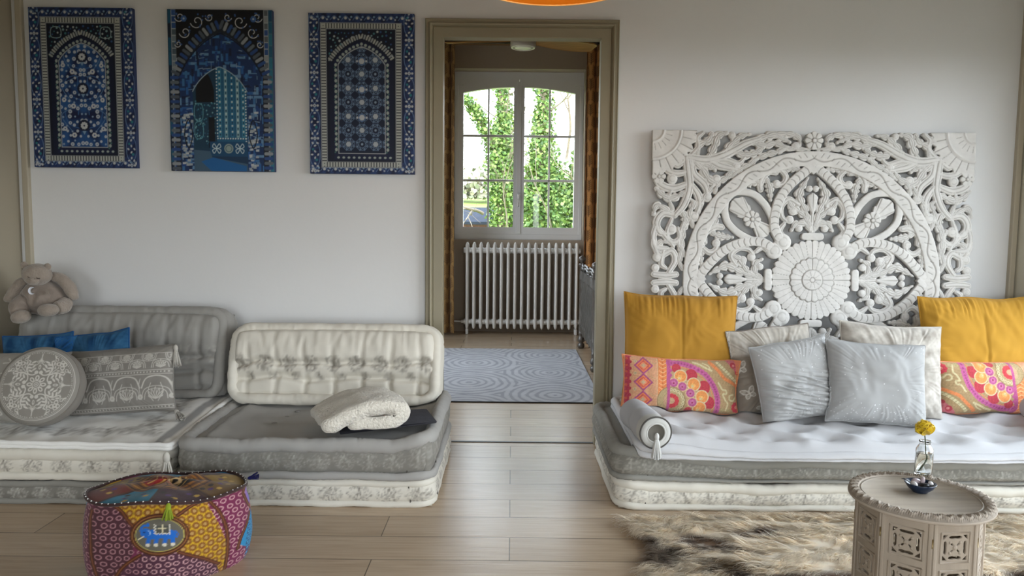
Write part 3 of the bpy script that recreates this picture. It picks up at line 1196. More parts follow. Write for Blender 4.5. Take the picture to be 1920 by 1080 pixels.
cushion('cushion', 'mustard yellow cushion at the left end of the daybed', *stand_(1276, 767, 551, 212, 0.2, t=0.15), lean=0.2, roll=0.03, yaw=-.02, base='#ae8030', back='#ae8030',
        paint=yellow_paint, fn=yellow_fn, group='mustard cushions', seed=3, wrinkle=.007, mat=m_fabric)
cushion('cushion', 'mustard yellow cushion at the right end of the daybed, cut by the photo edge', *stand_(1842, 769, 556, 222, 0.2, t=0.15), lean=0.2, roll=0.005, yaw=.03, base='#b88a32', back='#b88a32',
        paint=yellow_paint, fn=yellow_fn, group='mustard cushions', seed=13, wrinkle=.008)


def coral_paint(flip):
    def f(p, w, h):
        k = .5 / 1640
        sx = -1 if flip else 1
        def C(a, b):
            return ((a - 880) * k * sx * w / .5, -(b - 545) * k * sx * h / .26 * 1.02)
        def d(a, b, r, col, ry=None, ang=0):
            p.disc(*C(a, b), r * k, col, None if ry is None else ry * k, -ang * 1)
        def cv(pts, wd, col, n=None):
            p.curve([C(*q) for q in pts], wd * k, col, n=n)
        def pg(pts, col, smooth=0):
            p.poly([C(*q) for q in pts], col, smooth=smooth)
        pg([(0, 60), (545, 60), (545, 1040), (0, 1040)], '#d69a72')
        pg([(60, 60), (95, 60), (95, 1040), (60, 1040)], '#e08858')
        pg([(100, 60), (165, 60), (165, 1040), (100, 1040)], '#b8244a')
        for q in range(9):
            d(165, 130 + q * 100, 26, '#b8244a'); d(120, 130 + q * 100 + 50, 18, '#d6553a')
        for q in (220, 400, 640):
            d(235, q, 24, '#c9b48e'); d(235, q, 10, '#a58a5c')
        for cy in (280, 530, 790):
            for rr, col in ((135, '#a8407f'), (105, '#e87a3c'), (78, '#cf3550'), (62, '#ea8a4a'), (40, '#d59a80')):
                pg([(347 - rr, cy), (347, cy - rr), (347 + rr, cy), (347, cy + rr)], col)
            d(347, cy, 22, '#c8ac84')
        for q in (210, 430, 690):
            cv([(450, q), (480, q + 35), (520, q + 30)], 9, '#c9a878')
        cv([(540, 60), (535, 545), (545, 1040)], 12, '#dcb088', 8)
        pg([(550, 60), (668, 60), (668, 1040), (550, 1040)], '#ea8440')
        for q in range(14):
            cv([(565, 100 + q * 62), (612, 130 + q * 62), (660, 100 + q * 62)], 9, '#f0bf88', 6)
            d(612, 165 + q * 62, 12, '#c9662e')
        pg([(668, 60), (722, 60), (722, 1040), (668, 1040)], '#bb4a8c')
        for q in range(12):
            d(722, 110 + q * 75, 24, '#bb4a8c')
        # outer ring of scallops
        arc = smooth_path([C(700, 225), C(860, 225), C(1010, 265), C(1190, 365), C(1290, 500), C(1345, 620), C(1375, 760), C(1370, 960)], 26)
        for q in arc:
            p.disc(q[0], q[1], 44 * k, '#c8589a')
        for q in arc:
            p.disc(q[0], q[1], 16 * k, '#a83c84')
        cv([(700, 275), (860, 280), (1000, 320), (1150, 420), (1240, 540), (1295, 660), (1315, 800), (1310, 940)], 16, '#e0875c')
        # big flower
        for a, b, r in ((800, 300, 70), (1005, 395, 95), (1180, 560, 95), (1245, 790, 95), (980, 930, 60)):
            d(a, b, r, '#c22a45'); d(a + 30, b + 40, r * .6, '#c22a45')
        for a, b in ((858, 420), (1040, 530), (1155, 710), (1130, 880)):
            d(a, b, 104, '#ddc89c'); d(a, b, 88, '#ee9444')
            d(a - 10, b + 22, 40, '#f3b15c'); d(a - 15, b + 30, 20, '#d8c48c')
        for a, b in ((765, 520), (885, 570), (995, 665), (1025, 800)):
            d(a, b, 78, '#d9b48c'); d(a, b, 64, '#b94f8f'); d(a, b, 36, '#cd6aa2'); d(a, b + 5, 14, '#9c2458')
        d(735, 790, 215, '#8d7350'); d(735, 790, 205, '#b8a072')
        for q in range(11):
            t = -1.6 + q * .3
            d(735 + 165 * math.cos(t), 790 + 165 * math.sin(t), 24, '#d2c69a'); d(735 + 165 * math.cos(t), 790 + 165 * math.sin(t), 9, '#8d7a50')
        d(735, 790, 118, '#caa27c')
        for q in range(7):
            t = -1.5 + q * .5
            d(735 + 78 * math.cos(t), 790 + 78 * math.sin(t), 34, '#cf2c40')
        pg([(676, 60), (716, 60), (716, 1040), (676, 1040)], '#bb4a8c')
        # right part: vines, orange band, leaf row, corner
        pg([(1460, 100), (1760, 100), (1760, 470)], '#cf6a78')
        cv([(1040, 200), (1130, 230), (1200, 270), (1290, 315)], 30, '#d8cc9c')
        cv([(1170, 205), (1240, 240), (1280, 300)], 18, '#d8cc9c')
        cv([(1270, 190), (1390, 315), (1470, 420), (1560, 470), (1680, 540)], 52, '#ec8a4a')
        cv([(1380, 190), (1480, 300), (1560, 380), (1660, 470)], 46, '#d9cfa0')
        for q in range(9):
            a, b = 1385 + q * 32, 205 + q * 31
            cv([(a - 26, b + 26), (a + 10, b), (a + 30, b - 20)], 7, '#9a8c5e', 5)
        d(1600, 220, 45, '#bd2f4a'); d(1610, 225, 20, '#e08a8a'); d(1660, 330, 30, '#bd2f4a')
        cv([(1385, 490), (1440, 590), (1490, 600), (1500, 650), (1450, 660), (1480, 740), (1520, 800), (1500, 900)], 26, '#d8cc9c')
        cv([(1600, 660), (1550, 680), (1550, 740), (1600, 750), (1640, 700)], 26, '#d8cc9c')
        d(1455, 900, 34, '#b9a775'); d(1540, 900, 28, '#b9a775')
        p.flower(*C(1655, 850), 86 * k, 9, '#d62c4a', '#ef9080')
        p.c = p.c * .82 + p.c.mean(1, keepdims=True) * .10 + lin('#c9a27a') * .06
        p.c *= (1 + .08 * np.random.RandomState(3).normal(size=(len(p.c), 1)) + .10 * nz(np.stack([p.x, p.y], -1), 60, 4, 2)[:, None]).clip(.5, 1.5)
    return f


m_stitch = printed('embroidered_wool', rough=.95, bscale=260, bstr=.5, bdist=.002, sheen=.15, spec=.15)
cushion('cushion', 'coral and pink embroidered oblong cushion in front of the left mustard cushion', *stand_(1275, 773, 670, 216, 0.2, t=0.12), lean=0.2, roll=0.03, yaw=-.03, base='#bb9b6e',
        paint=coral_paint(False), back='#d98a5a', nu=230, nv=130, mat=m_stitch, group='embroidered oblong cushions', piping='#dd8f62', seed=21, wrinkle=.003)
cushion('cushion', 'coral and pink embroidered oblong cushion before the right mustard cushion', *stand_(1866, 777, 678, 214, 0.2, t=0.12), lean=0.2, roll=0.0, yaw=.02, base='#b39568',
        paint=coral_paint(True), back='#d98a5a', nu=230, nv=130, mat=m_stitch, group='embroidered oblong cushions', piping='#dd8f62', seed=22, wrinkle=.003)


def butterfly(p, cx, cy, s, ang, col):
    c, n = math.cos(ang), math.sin(ang)
    def T(a, b):
        return (cx + s * (a * c - b * n), cy + s * (a * n + b * c))
    for sg in (-1, 1):
        p.curve([T(0, .1), T(sg * .35, .75), T(sg * .95, .85), T(sg * .75, .2), T(0, 0)], s * .16, col)
        p.curve([T(0, 0), T(sg * .6, -.05), T(sg * .7, -.55), T(sg * .3, -.6), T(0, -.1)], s * .14, col)
        p.disc(*T(sg * .6, .5), s * .26, col, alpha=.45)
        p.disc(*T(sg * .45, -.3), s * .2, col, alpha=.45)
    p.seg(T(0, -.45), T(0, .5), s * .12, col)


def beige_l_paint(p, w, h):
    P = np.stack([p.x, p.y], -1)
    top = np.clip((p.y - h * .17) / .02, 0, 1)
    crink = np.clip(.5 + .6 * nz(P * [1.6, .8], 22, 5, 3), 0, 1)
    light = lin('#c4bdb2')[None] * (.78 + .25 * crink[:, None])
    p.c = p.c * (1 + .06 * nz(P, 12, 6, 2))[:, None] * (1 - top[:, None]) + light * top[:, None]
    rng = random.Random(5)
    for (a, b, s) in ((-.17, .02, .032), (-.145, -.10, .03), (-.06, .0, .02), (-.09, -.17, .024), (.02, -.06, .026), (-.19, .10, .022), (-.03, .07, .02), (.09, .0, .028), (.12, -.14, .024), (.16, .06, .022)):
        butterfly(p, a, b, s, rng.uniform(-.8, .8), '#c9c3b8')


cushion('cushion', 'taupe velvet cushion with pale butterflies and a crinkled top', *stand_(1452, 774, 612, 158, 0.22, t=0.14), lean=0.22, roll=-0.12, yaw=.0, base='#857b6f', back='#857b6f',
        paint=beige_l_paint, nu=150, nv=150, mat=m_velvet, seed=31, wrinkle=.011, group='velvet cushions')


def crush_paint(p, w, h):
    P = np.stack([p.x, p.y], -1)
    c = np.clip(.5 + .5 * nz(P * [1.3, .8], 16, 15, 4), 0, 1)
    p.c = lin('#938b81')[None] * (1 - c[:, None]) + lin('#c6c0b6')[None] * c[:, None]


cushion('cushion', 'beige crushed velvet cushion behind the right sequinned grey cushion', *stand_(1675, 785, 608, 192, 0.22, t=0.15), lean=0.22, roll=0.06, yaw=.02, base='#c4bdb2', back='#c4bdb2',
        paint=crush_paint, nu=140, nv=140, mat=m_velvet, seed=41, wrinkle=.010, group='velvet cushions')


def spark(dense_fn, seed):
    def f(p, w, h):
        rng = random.Random(seed)
        p.c *= (1 + .04 * nz(np.stack([p.x, p.y], -1), 8, seed, 3))[:, None]
        for k in range(1300):
            x, y = rng.uniform(-w / 2, w / 2) * .98, rng.uniform(-h / 2, h / 2) * .98
            if rng.random() < dense_fn(2 * x / w, 2 * y / h):
                p.disc(x, y, rng.uniform(.0010, .0019), '#ffffff', alpha=rng.uniform(.5, 1))
    return f


def stripe_fn(u, v):
    return .007 * np.sin(nz(np.stack([v * 1.6 + u * .5, u * .25], -1), 1.5, 52, 3) * 7) * np.clip((.5 - v) / .6, 0, 1)


cushion('cushion', 'tilted grey cushion with sequins densest on its top corner', *stand_(1492, 788, 638, 150, 0.2, t=0.15), lean=0.2, roll=-0.16, yaw=.08, base='#a8a8a7', back='#a8a8a7',
        paint=spark(lambda u, v: .03 + .9 * max(0, (u * .6 + v - .75)) + .10 * max(0, -v + u - .6) + .05 * (abs(u + v * .3 - .3) < .3), 6), fn=stripe_fn, nu=170, nv=170, seed=51, wrinkle=.006, group='sequinned grey cushions')
cushion('cushion', 'grey cushion with sequins along its bottom edge, behind the small round table', *stand_(1646, 796, 642, 182, 0.23, t=0.16), lean=0.23, roll=0.045, yaw=-.05, base='#a3a3a2', back='#a3a3a2',
        paint=spark(lambda u, v: .02 + .75 * max(0, -v - .4) + .25 * max(0, v * .8 + u * .7 - 1.0) + .4 * max(0, v - .8) * (u < -.5), 8), nu=170, nv=170, seed=64, wrinkle=.006, group='sequinned grey cushions')


# ---------------------------------------------------------------- cushions on the left sofa
def blue_paint(p, w, h):
    P = np.stack([p.x, p.y], -1)
    c = np.clip(.5 + .6 * nz(P, 14, 7, 4), 0, 1)[:, None]
    p.c = lin('#143d63')[None] * (1 - c) + lin('#356488')[None] * c
    p.put(np.abs(p.y + h * .30) - h * .05, '#4a6b80', .5)


cushion('cushion', 'flat blue cushion lying at the far left against the grey back roll', *stand_(66, 772, 626, 128, 0.2, 0.296, t=0.075), lean=0.2, roll=-0.08, yaw=.05, base='#1c4e82', back='#1c4e82', paint=blue_paint, group='blue cushions', seed=71, wrinkle=.006, nu=110)
cushion('cushion', 'blue cushion behind the embroidered oblong grey cushion', *stand_(178, 771, 622, 128, 0.2, 0.296, t=0.075), lean=0.2, roll=-0.14, yaw=-.04, base='#1c4e82', back='#1c4e82', paint=blue_paint, group='blue cushions', seed=72, wrinkle=.006, nu=110)


def lotus_paint(p, w, h):
    L = '#bdb9b1'
    p.c *= (1 + .04 * nz(np.stack([p.x, p.y], -1), 8, 2, 3))[:, None]
    for y in (.105 * h / .28, .035 * h / .28, .018 * h / .28, -.112 * h / .28, -.125 * h / .28):
        p.seg((-w / 2, y), (w / 2, y), .0028, L)
    t = .0028
    def lotus(cx, cy, s, up=1):
        for q, ln in ((-1.1, .7), (-.7, .95), (-.35, 1.05), (0, 1.15), (.35, 1.05), (.7, .95), (1.1, .7)):
            a, b = cx + s * ln * math.sin(q), cy + up * s * ln * math.cos(q)
            p.curve([(cx, cy), (cx + (a - cx) * .6 - s * .10, cy + (b - cy) * .5), (a, b), (cx + (a - cx) * .6 + s * .10, cy + (b - cy) * .5), (cx, cy)], t, L, n=14)
        for r in (1.0, 1.25):
            p.curve([(cx - s * r, cy), (cx - s * r * .8, cy + up * s * r * .75), (cx, cy + up * s * r), (cx + s * r * .8, cy + up * s * r * .75), (cx + s * r, cy)], t, L)
    for k in range(4):
        cx = -w / 2 + w * (k + .45) / 4
        lotus(cx, -.085 * h / .28, .046)
        p.curve([(cx - .058, -.04), (cx - .04, .0), (cx, .012), (cx + .04, .0), (cx + .058, -.04)], .006, L)
        p.curve([(cx - .02, -.02), (cx - .03, -.06), (cx - .01, -.10)], t, L)
        p.curve([(cx + .02, -.02), (cx + .03, -.06), (cx + .01, -.10)], t, L)
        p.flower(cx + .06, -.08, .012, 5, L)
        p.curve([(cx + .06, -.07), (cx + .055, -.03), (cx + .06, .0)], t, L)
    for k in range(5):
        cx = -w / 2 + w * (k + .5) / 5
        lotus(cx, .045 * h / .28, .030)
        lotus(cx + w / 10, .103 * h / .28, .026, -1)
    for k in range(36):
        p.disc(-w / 2 + w * (k + .5) / 36, .027 * h / .28, .0032, L)
        p.disc(-w / 2 + w * (k + .5) / 36, -.1185 * h / .28, .003, L)


OCW, OCH = stand(224, 776, 652, 205, .22, .294)[:2]
oc, ocM = cushion('cushion', 'oblong grey cushion with white line embroidery and corner tassels', *stand_(224, 777, 652, 205, 0.22, 0.294, t=0.12), lean=0.22, roll=-0.09, yaw=-.06, base='#85817b', back='#85817b',
                  paint=lotus_paint, nu=230, nv=130, seed=81, wrinkle=.004, group='grey patterned cushions')
for q, (sx, sz) in enumerate(((1, 1), (1, -1))):
    pos = ocM @ Vector((sx * OCW * .5, -.005, sz * OCH * .49))
    tassel(Mx(pos, R(-12) if sz > 0 else R(-55), R(-10) if sz > 0 else R(-40)), .10 if sz > 0 else .075, lin('#bdb9b1'), oc, .014)


def leaf_scroll_paint(p, w, h):
    L = '#c4c0b8'
    for k in range(5):
        p.ring(-w * .1 + .06 * (k % 2), -h * .35 + k * .06, .022, .004, L)
        p.disc(-w * .1 + .06 * (k % 2), -h * .35 + k * .06, .008, L)
    for k in range(7):
        p.curve([(w * .28, -h * .4 + k * .045), (w * .36, -h * .38 + k * .045), (w * .33, -h * .33 + k * .045)], .005, L)


cushion('cushion', 'grey cushion at the left photo edge, beside the round cushion', *stand_(-42, 792, 660, 140, 0.28, 0.285, t=0.12), lean=0.28, roll=0.05, yaw=.1, base='#99958d', back='#99958d', paint=leaf_scroll_paint, group='grey patterned cushions', seed=91, nu=120, nv=110)


def round_cushion():
    r, t = .163, .085
    c = at_y(80, 725, 3.13)
    M = Mx(c, R(-22), R(2), R(6))
    root = thing('cushion', 'round grey cushion with a carved-looking white mandala print', 'cushion', tuple(c), 'grey patterned cushions')
    nr, na = 90, 220
    rr = np.linspace(0, 1, nr) ** .9
    th = np.arange(na) / na * 2 * PI
    Rr, Th = np.meshgrid(rr, th, indexing='ij')
    x, z = (Rr * np.cos(Th)).ravel() * r, (Rr * np.sin(Th)).ravel() * r
    P = np.stack([x, z], -1)
    y = -t / 2 - .012 * np.cos(np.clip(Rr.ravel(), 0, 1) * PI / 2) + .016 * np.clip((Rr.ravel() - .88) / .12, 0, 1) ** 2 + .002 * nz(P, 9, 3, 2)
    p = Paint(x, z, '#8a867f', .0016)
    L = '#c6c2ba'
    k = r / 470
    p.ring(0, 0, 428 * k, 6 * k, L)
    p.ring(0, 0, 412 * k, 3 * k, L)
    p.ring(0, 0, 46 * k, 10 * k, L); p.ring(0, 0, 24 * k, 9 * k, L); p.disc(0, 0, 9 * k, L)
    for q in range(8):
        a = q * PI / 4
        p.disc(80 * k * math.cos(a), 80 * k * math.sin(a), 34 * k, L, 24 * k, a)
        p.disc(80 * k * math.cos(a), 80 * k * math.sin(a), 18 * k, '#8a867f', 10 * k, a)
    for q in range(4):
        a = q * PI / 2
        c_, s_ = math.cos(a), math.sin(a)
        def T(u, v):
            return ((u * c_ - v * s_) * k, (u * s_ + v * c_) * k)
        def TA(ang):
            return a + ang
        for sg in (-1, 1):
            p.curve([T(sg * 20, 140), T(sg * 60, 115), T(sg * 120, 130), T(sg * 150, 200), T(sg * 125, 270)], 14 * k, L)
            p.disc(*T(sg * 26, 148), 22 * k, L)
            for i, (u, v) in enumerate(((100, 165), (115, 205), (108, 245), (80, 275), (60, 185), (70, 225))):
                p.disc(*T(sg * u, v), 28 * k, L, 11 * k, TA((.5 - .3 * i) * sg + (0 if sg > 0 else PI)))
            p.curve([T(sg * 20, 300), T(sg * 24, 260), T(sg * 46, 240)], 9 * k, L)
            for i in range(3):
                p.seg(T(sg * (10 + 14 * i), 260 + 6 * i), T(sg * (12 + 18 * i), 300 - 6 * i), 7 * k, L)
            # spray between the palmettes
            p.curve([T(sg * 150, 150), T(sg * 200, 200), T(sg * 225, 260)], 6 * k, L)
        p.disc(*T(0, 215), 30 * k, L, 15 * k, TA(PI / 2)); p.disc(*T(0, 212), 16 * k, '#8a867f', 7 * k, TA(PI / 2))
        p.poly([T(-14, 280), T(14, 280), T(0, 385)], L)
        b = PI / 4
        c_, s_ = math.cos(a + b), math.sin(a + b)
        for i, v in enumerate((195, 235, 275, 315)):
            for sg in (-1, 1):
                p.disc(*T(sg * (14 + 16 * (i % 2) + 8 * i), v), 20 * k, L, 8 * k, TA(b + PI / 2 + sg * -.7))
        for (u, v) in ((0, 350), (-34, 330), (34, 330), (-18, 375), (18, 375)):
            p.ring(*T(u, v), 20 * k, 11 * k, L)
        for sg in (-1, 1):
            p.ring(*T(sg * 95, 345), 17 * k, 9 * k, L)
            p.disc(*T(sg * 75, 300), 26 * k, L, 10 * k, TA(b + PI / 2 - sg * .8))
            p.disc(*T(sg * 130, 355), 22 * k, L, 9 * k, TA(b + sg * .4))
            p.disc(*T(sg * 110, 300), 20 * k, L, 8 * k, TA(b + PI / 2 + sg * .3))
    for q in range(90):
        a = q / 90 * 2 * PI
        p.disc(396 * k * math.cos(a), 396 * k * math.sin(a), 5.5 * k, L)
    mb = MB(); mb.add(np.stack([x, y, z], -1), grid_faces(nr, na, wrap_v=True), p.c)
    prof = [(r, -t / 2 + .016), (r * 1.02, -t / 4), (r * 1.025, 0), (r * 1.02, t / 4), (r * .97, t / 2), (r * .6, t / 2 + .008), (0, t / 2 + .01)]
    V, F = lathe(prof, na)
    V = V[:, [0, 2, 1]] * [1, 1, 1]
    V[:, 0] *= 1 + .008 * np.sin(np.arctan2(V[:, 2], V[:, 0]) * 9)
    mb.add(V, F, lin('#827d76'))
    mb.xf(M)
    mb.obj('cover', m_fabric, root)
    V, F = tube([(r * 1.0 * math.cos(a), -t / 2 + .016, r * 1.0 * math.sin(a)) for a in np.linspace(0, 2 * PI, 90)[:-1]], .004, 6, closed=True)
    mp = MB(); mp.add(V, F, lin('#7b766f')); mp.xf(M); mp.obj('piping', m_fabric, root)


round_cushion()

# ---------------------------------------------------------------- folded blankets
m_fleece = simple('cream_fleece', '#e2dccf', rough=1, bscale=95, bstr=1.0, bdist=.012, sheen=.4, spec=.1)
m_dark_cloth = simple('charcoal_cloth', '#3c3d47', rough=.9, bscale=50, bstr=.4, bdist=.004, var=.15, vscale=20)


def fold_stack(root_name, label, cat, origin, yaw, path, half, depth, nd, mat, part, lumps, seed, hump=0.0):
    """cloth folded along `path` in the local x-z plane, thickness 2*half, running `depth` along local y"""
    M = Mx(origin, 0, 0, yaw)
    root = thing(root_name, label, cat, tuple(origin))
    P = smooth_path(path, 60)
    T = np.gradient(P, axis=0)
    T /= np.linalg.norm(T, axis=1, keepdims=True)
    N = np.stack([-T[:, 1], T[:, 0]], -1)
    e = np.clip(np.minimum(np.arange(60), np.arange(60)[::-1]) / 4, 0, 1)
    hw = half * np.sqrt(np.clip(1 - (1 - e) ** 2, .02, 1))
    ring = np.concatenate([P + N * hw[:, None], (P - N * hw[:, None])[::-1]])
    n = len(ring)
    yy = np.linspace(0, depth, nd)
    V = np.zeros((nd, n, 3))
    for i, y in enumerate(yy):
        f = y / depth
        rnd = math.sqrt(max(0, 1 - max(0, (abs(f - .5) * 2 - .86) / .14) ** 2)) * .5 + .5
        c = ring.mean(0)
        q = c + (ring - c) * (1 - (1 - rnd) * .35)
        V[i, :, 0] = q[:, 0] + .014 * math.sin(f * 4 + 1)
        V[i, :, 1] = y
        V[i, :, 2] = q[:, 1] * (1 + hump * math.sin(PI * min(1, f * 1.1)))
    V = V.reshape(-1, 3)
    V += lumps * np.stack([nz(V, 9, seed, 3), nz(V, 9, seed + 1, 3), nz(V, 9, seed + 2, 3)], -1)
    V[:, 2] = np.maximum(V[:, 2], .001)
    F = [grid_faces(nd, n, wrap_v=True)]
    caps = []
    for base_, flip in ((0, False), ((nd - 1) * n, True)):
        for j in range(59):
            a, b, c, d = base_ + j, base_ + j + 1, base_ + n - 2 - j, base_ + n - 1 - j
            caps.append((a, b, c, d) if not flip else (d, c, b, a))
    mb = MB(); mb.add(V, F + [np.array(caps)])
    mb.xf(M)
    mb.obj(part, mat, root)
    return root


SEAT = .273
dk = thing('folded_cloth', 'dark charcoal folded cloth under the cream fleece blanket', 'cloth', (-.705, 2.945, SEAT))
for k_, (cx_, cy_, sx_, sy_, z_) in enumerate(((.215, .17, .40, .31, .009), (.225, .175, .385, .29, .023))):
    mb = MB(); mb.add(*rbox(cx_, cy_, z_ + .002, sx_, sy_, .014, .0068, 14))
    def soft_(V):
        f = np.clip((V[:, 2:3] - .0) / .05, 0, 1)
        return V + .006 * np.stack([nz(V, 5, 31, 2), nz(V, 5, 32, 2), .5 * nz(V, 6, 33, 2) + .4], -1)
    mb.warp(soft_)
    mb.xf(Mx((-.705, 2.945, SEAT), 0, 0, R(15)))
    mb.obj('fold_layer', m_dark_cloth, dk)
fold_stack('blanket', 'cream fleece blanket folded on the grey seat mattress', 'blanket', (-.730, 2.93, SEAT + .046), R(17),
           [(.06, .030), (.13, .027), (.22, .026), (.286, .040), (.290, .070), (.236, .089), (.143, .086), (.066, .062), (.0, .030), (-.04, .010)], .027, .31, 36, m_fleece, 'fleece', .005, 9, hump=.10)


# ---------------------------------------------------------------- teddy bear
def teddy():
    m_plush = simple('beige_plush', '#a09488', rough=1, bscale=140, bstr=.9, bdist=.006, sheen=.5, spec=.1, var=.08, vscale=30)
    m_pyjama = simple('plush_pyjama', '#92867c', rough=1, bscale=60, bstr=.7, bdist=.006, sheen=.4, spec=.1, var=.06, vscale=20)
    m_pale = simple('pale_plush', '#cfcac2', rough=1, bscale=140, bstr=.6, bdist=.004, sheen=.3)
    m_moon = simple('white_felt', '#e6eaf2', rough=.9)
    m_thread = simple('brown_thread', '#4b3f38', rough=.8)
    Y0 = 3.60
    K = Y0 / FOC / 6.75
    def T(cx, cy, dy=0.0):
        return at_y(cx / 6.75, 480 + cy / 6.75, Y0 + dy)
    root = thing('teddy_bear', 'beige plush teddy bear with a white moon, sitting on the grey back roll', 'teddy bear', tuple(T(500, 760)))
    def blob(nm, c, rad, mat, seed, ang=0, lump=.006, parent=root, squash=0):
        V, F = ell((0, 0, 0), np.array(rad) * K, 26, 36)
        V = V * (1 + lump / (max(rad) * K) * .35 * nz(V, 14, seed, 2)[:, None])
        a = -ang
        V = np.stack([V[:, 0] * math.cos(a) + V[:, 2] * math.sin(a), V[:, 1], -V[:, 0] * math.sin(a) + V[:, 2] * math.cos(a)], -1)
        mb = MB(); mb.add(V + c, F)
        return mb.obj(nm, mat, parent)
    # body: pear with creases running out from the crotch
    V, F = ell((0, 0, 0), (305 * K, 225 * K, 235 * K), 50, 70)
    V[:, 0] *= 1 - .22 * np.clip(V[:, 2] / (235 * K), -.3, 1)
    aa = np.arctan2(V[:, 2] + 170 * K, V[:, 0])
    fr = np.clip(-V[:, 1] / (225 * K), 0, 1)
    V[:, 1] += .006 * np.sin(aa * 9 + 2 * nz(V, 5, 3, 2)) * fr
    V += .003 * nz(V, 12, 4, 2)[:, None]
    mb = MB(); mb.add(V + T(555, 520, .055), F); body = mb.obj('body', m_pyjama, root)
    head = blob('head', T(470, 235, .0), (172, 160, 143), m_plush, 7)
    blob('muzzle', T(412, 312, -.045), (78, 70, 58), m_plush, 8, parent=head)
    blob('nose', T(398, 290, -.075), (26, 14, 16), m_plush, 9, parent=head)
    for cx, cy in ((372, 268), (482, 282)):
        mb = MB(); mb.add(*tube(smooth_path([T(cx - 20, cy - 6, -.058), T(cx, cy + 5, -.061), T(cx + 22, cy + 1, -.056)], 8), .0022, 6)); mb.obj('closed_eye', m_thread, head)
    mb = MB(); mb.add(*tube(smooth_path([T(425, 110, -.045), T(432, 170, -.062), T(428, 250, -.066)], 10), .002, 6)); mb.obj('seam', m_plush, head)
    for cx, cy in ((310, 116), (604, 138)):
        ear = blob('ear', T(cx, cy, .0), (48, 26, 46), m_plush, 11, parent=head)
        blob('ear_lining', T(cx - 6, cy + 2, -.010), (34, 14, 32), m_pale if cx < 400 else m_plush, 12, parent=head) if False else None
    def limb(nm, pts, rads, mat, seed, parent=root):
        P = smooth_path([T(*q) for q in pts], 22)
        t = np.linspace(0, 1, 22)
        r = np.interp(t, np.linspace(0, 1, len(rads)), np.array(rads) * K)
        r = r * np.sqrt(np.clip(1 - ((np.abs(t - .5) * 2 - .7).clip(0) / .3) ** 2, .05, 1))
        V, F = tube(P, r, 20)
        V = V + .003 * nz(V, 14, seed, 2)[:, None]
        mb = MB(); mb.add(V, F)
        return mb.obj(nm, mat, parent)
    limb('arm', [(345, 300, .05), (255, 345, .03), (170, 460, .02), (108, 585, .02)], (50, 62, 72, 66), m_plush, 21)
    limb('arm', [(610, 240, .06), (740, 270, .05), (850, 360, .045), (925, 480, .045), (945, 560, .05)], (50, 66, 74, 70, 45), m_plush, 22)
    lg = limb('leg', [(330, 560, .02), (250, 650, -.02), (265, 740, -.05)], (110, 120, 100), m_pyjama, 23)
    blob('foot', T(268, 770, -.075), (125, 95, 82), m_plush, 24, ang=.25, parent=lg)
    lg = limb('leg', [(840, 570, .03), (800, 640, -.01), (700, 665, -.05)], (80, 92, 84), m_plush, 25)
    blob('foot', T(612, 685, -.075), (128, 95, 80), m_plush, 26, ang=.05, parent=lg)
    # crescent moon and star sewn on the chest
    a = np.linspace(.9, 2 * PI - .9, 24)
    outer = [(402 + 48 * math.cos(t), 440 - 48 * math.sin(t)) for t in a]
    inner = [(424 + 36 * math.cos(t), 440 - 36 * math.sin(t)) for t in np.linspace(2 * PI - 1.25, 1.25, 24)]
    V = []
    for q in outer + inner:
        V.append(T(q[0], q[1], -.040)); 
    for q in outer + inner:
        V.append(T(q[0], q[1], -.028))
    n = 48
    j = np.arange(n)
    mb = MB(); mb.add(np.array(V), [np.stack([j, (j + 1) % n, (j + 1) % n + n, j + n], -1), np.array([[i, i + 1, 46 - i, 47 - i] for i in range(23)])])
    mb.obj('moon_patch', m_moon, body)
    star = [(600 + (44 if i % 2 == 0 else 19) * math.sin(i * PI / 5), 455 - (44 if i % 2 == 0 else 19) * math.cos(i * PI / 5)) for i in range(10)]
    V = [T(q[0], q[1], -.034) for q in star] + [T(q[0], q[1], -.02) for q in star]
    j = np.arange(10)
    mb = MB(); mb.add(np.array(V), [np.stack([j, (j + 1) % 10, (j + 1) % 10 + 10, j + 10], -1), np.arange(10)[None]])
    mb.obj('star_patch', m_plush, body, smooth=False)


teddy()
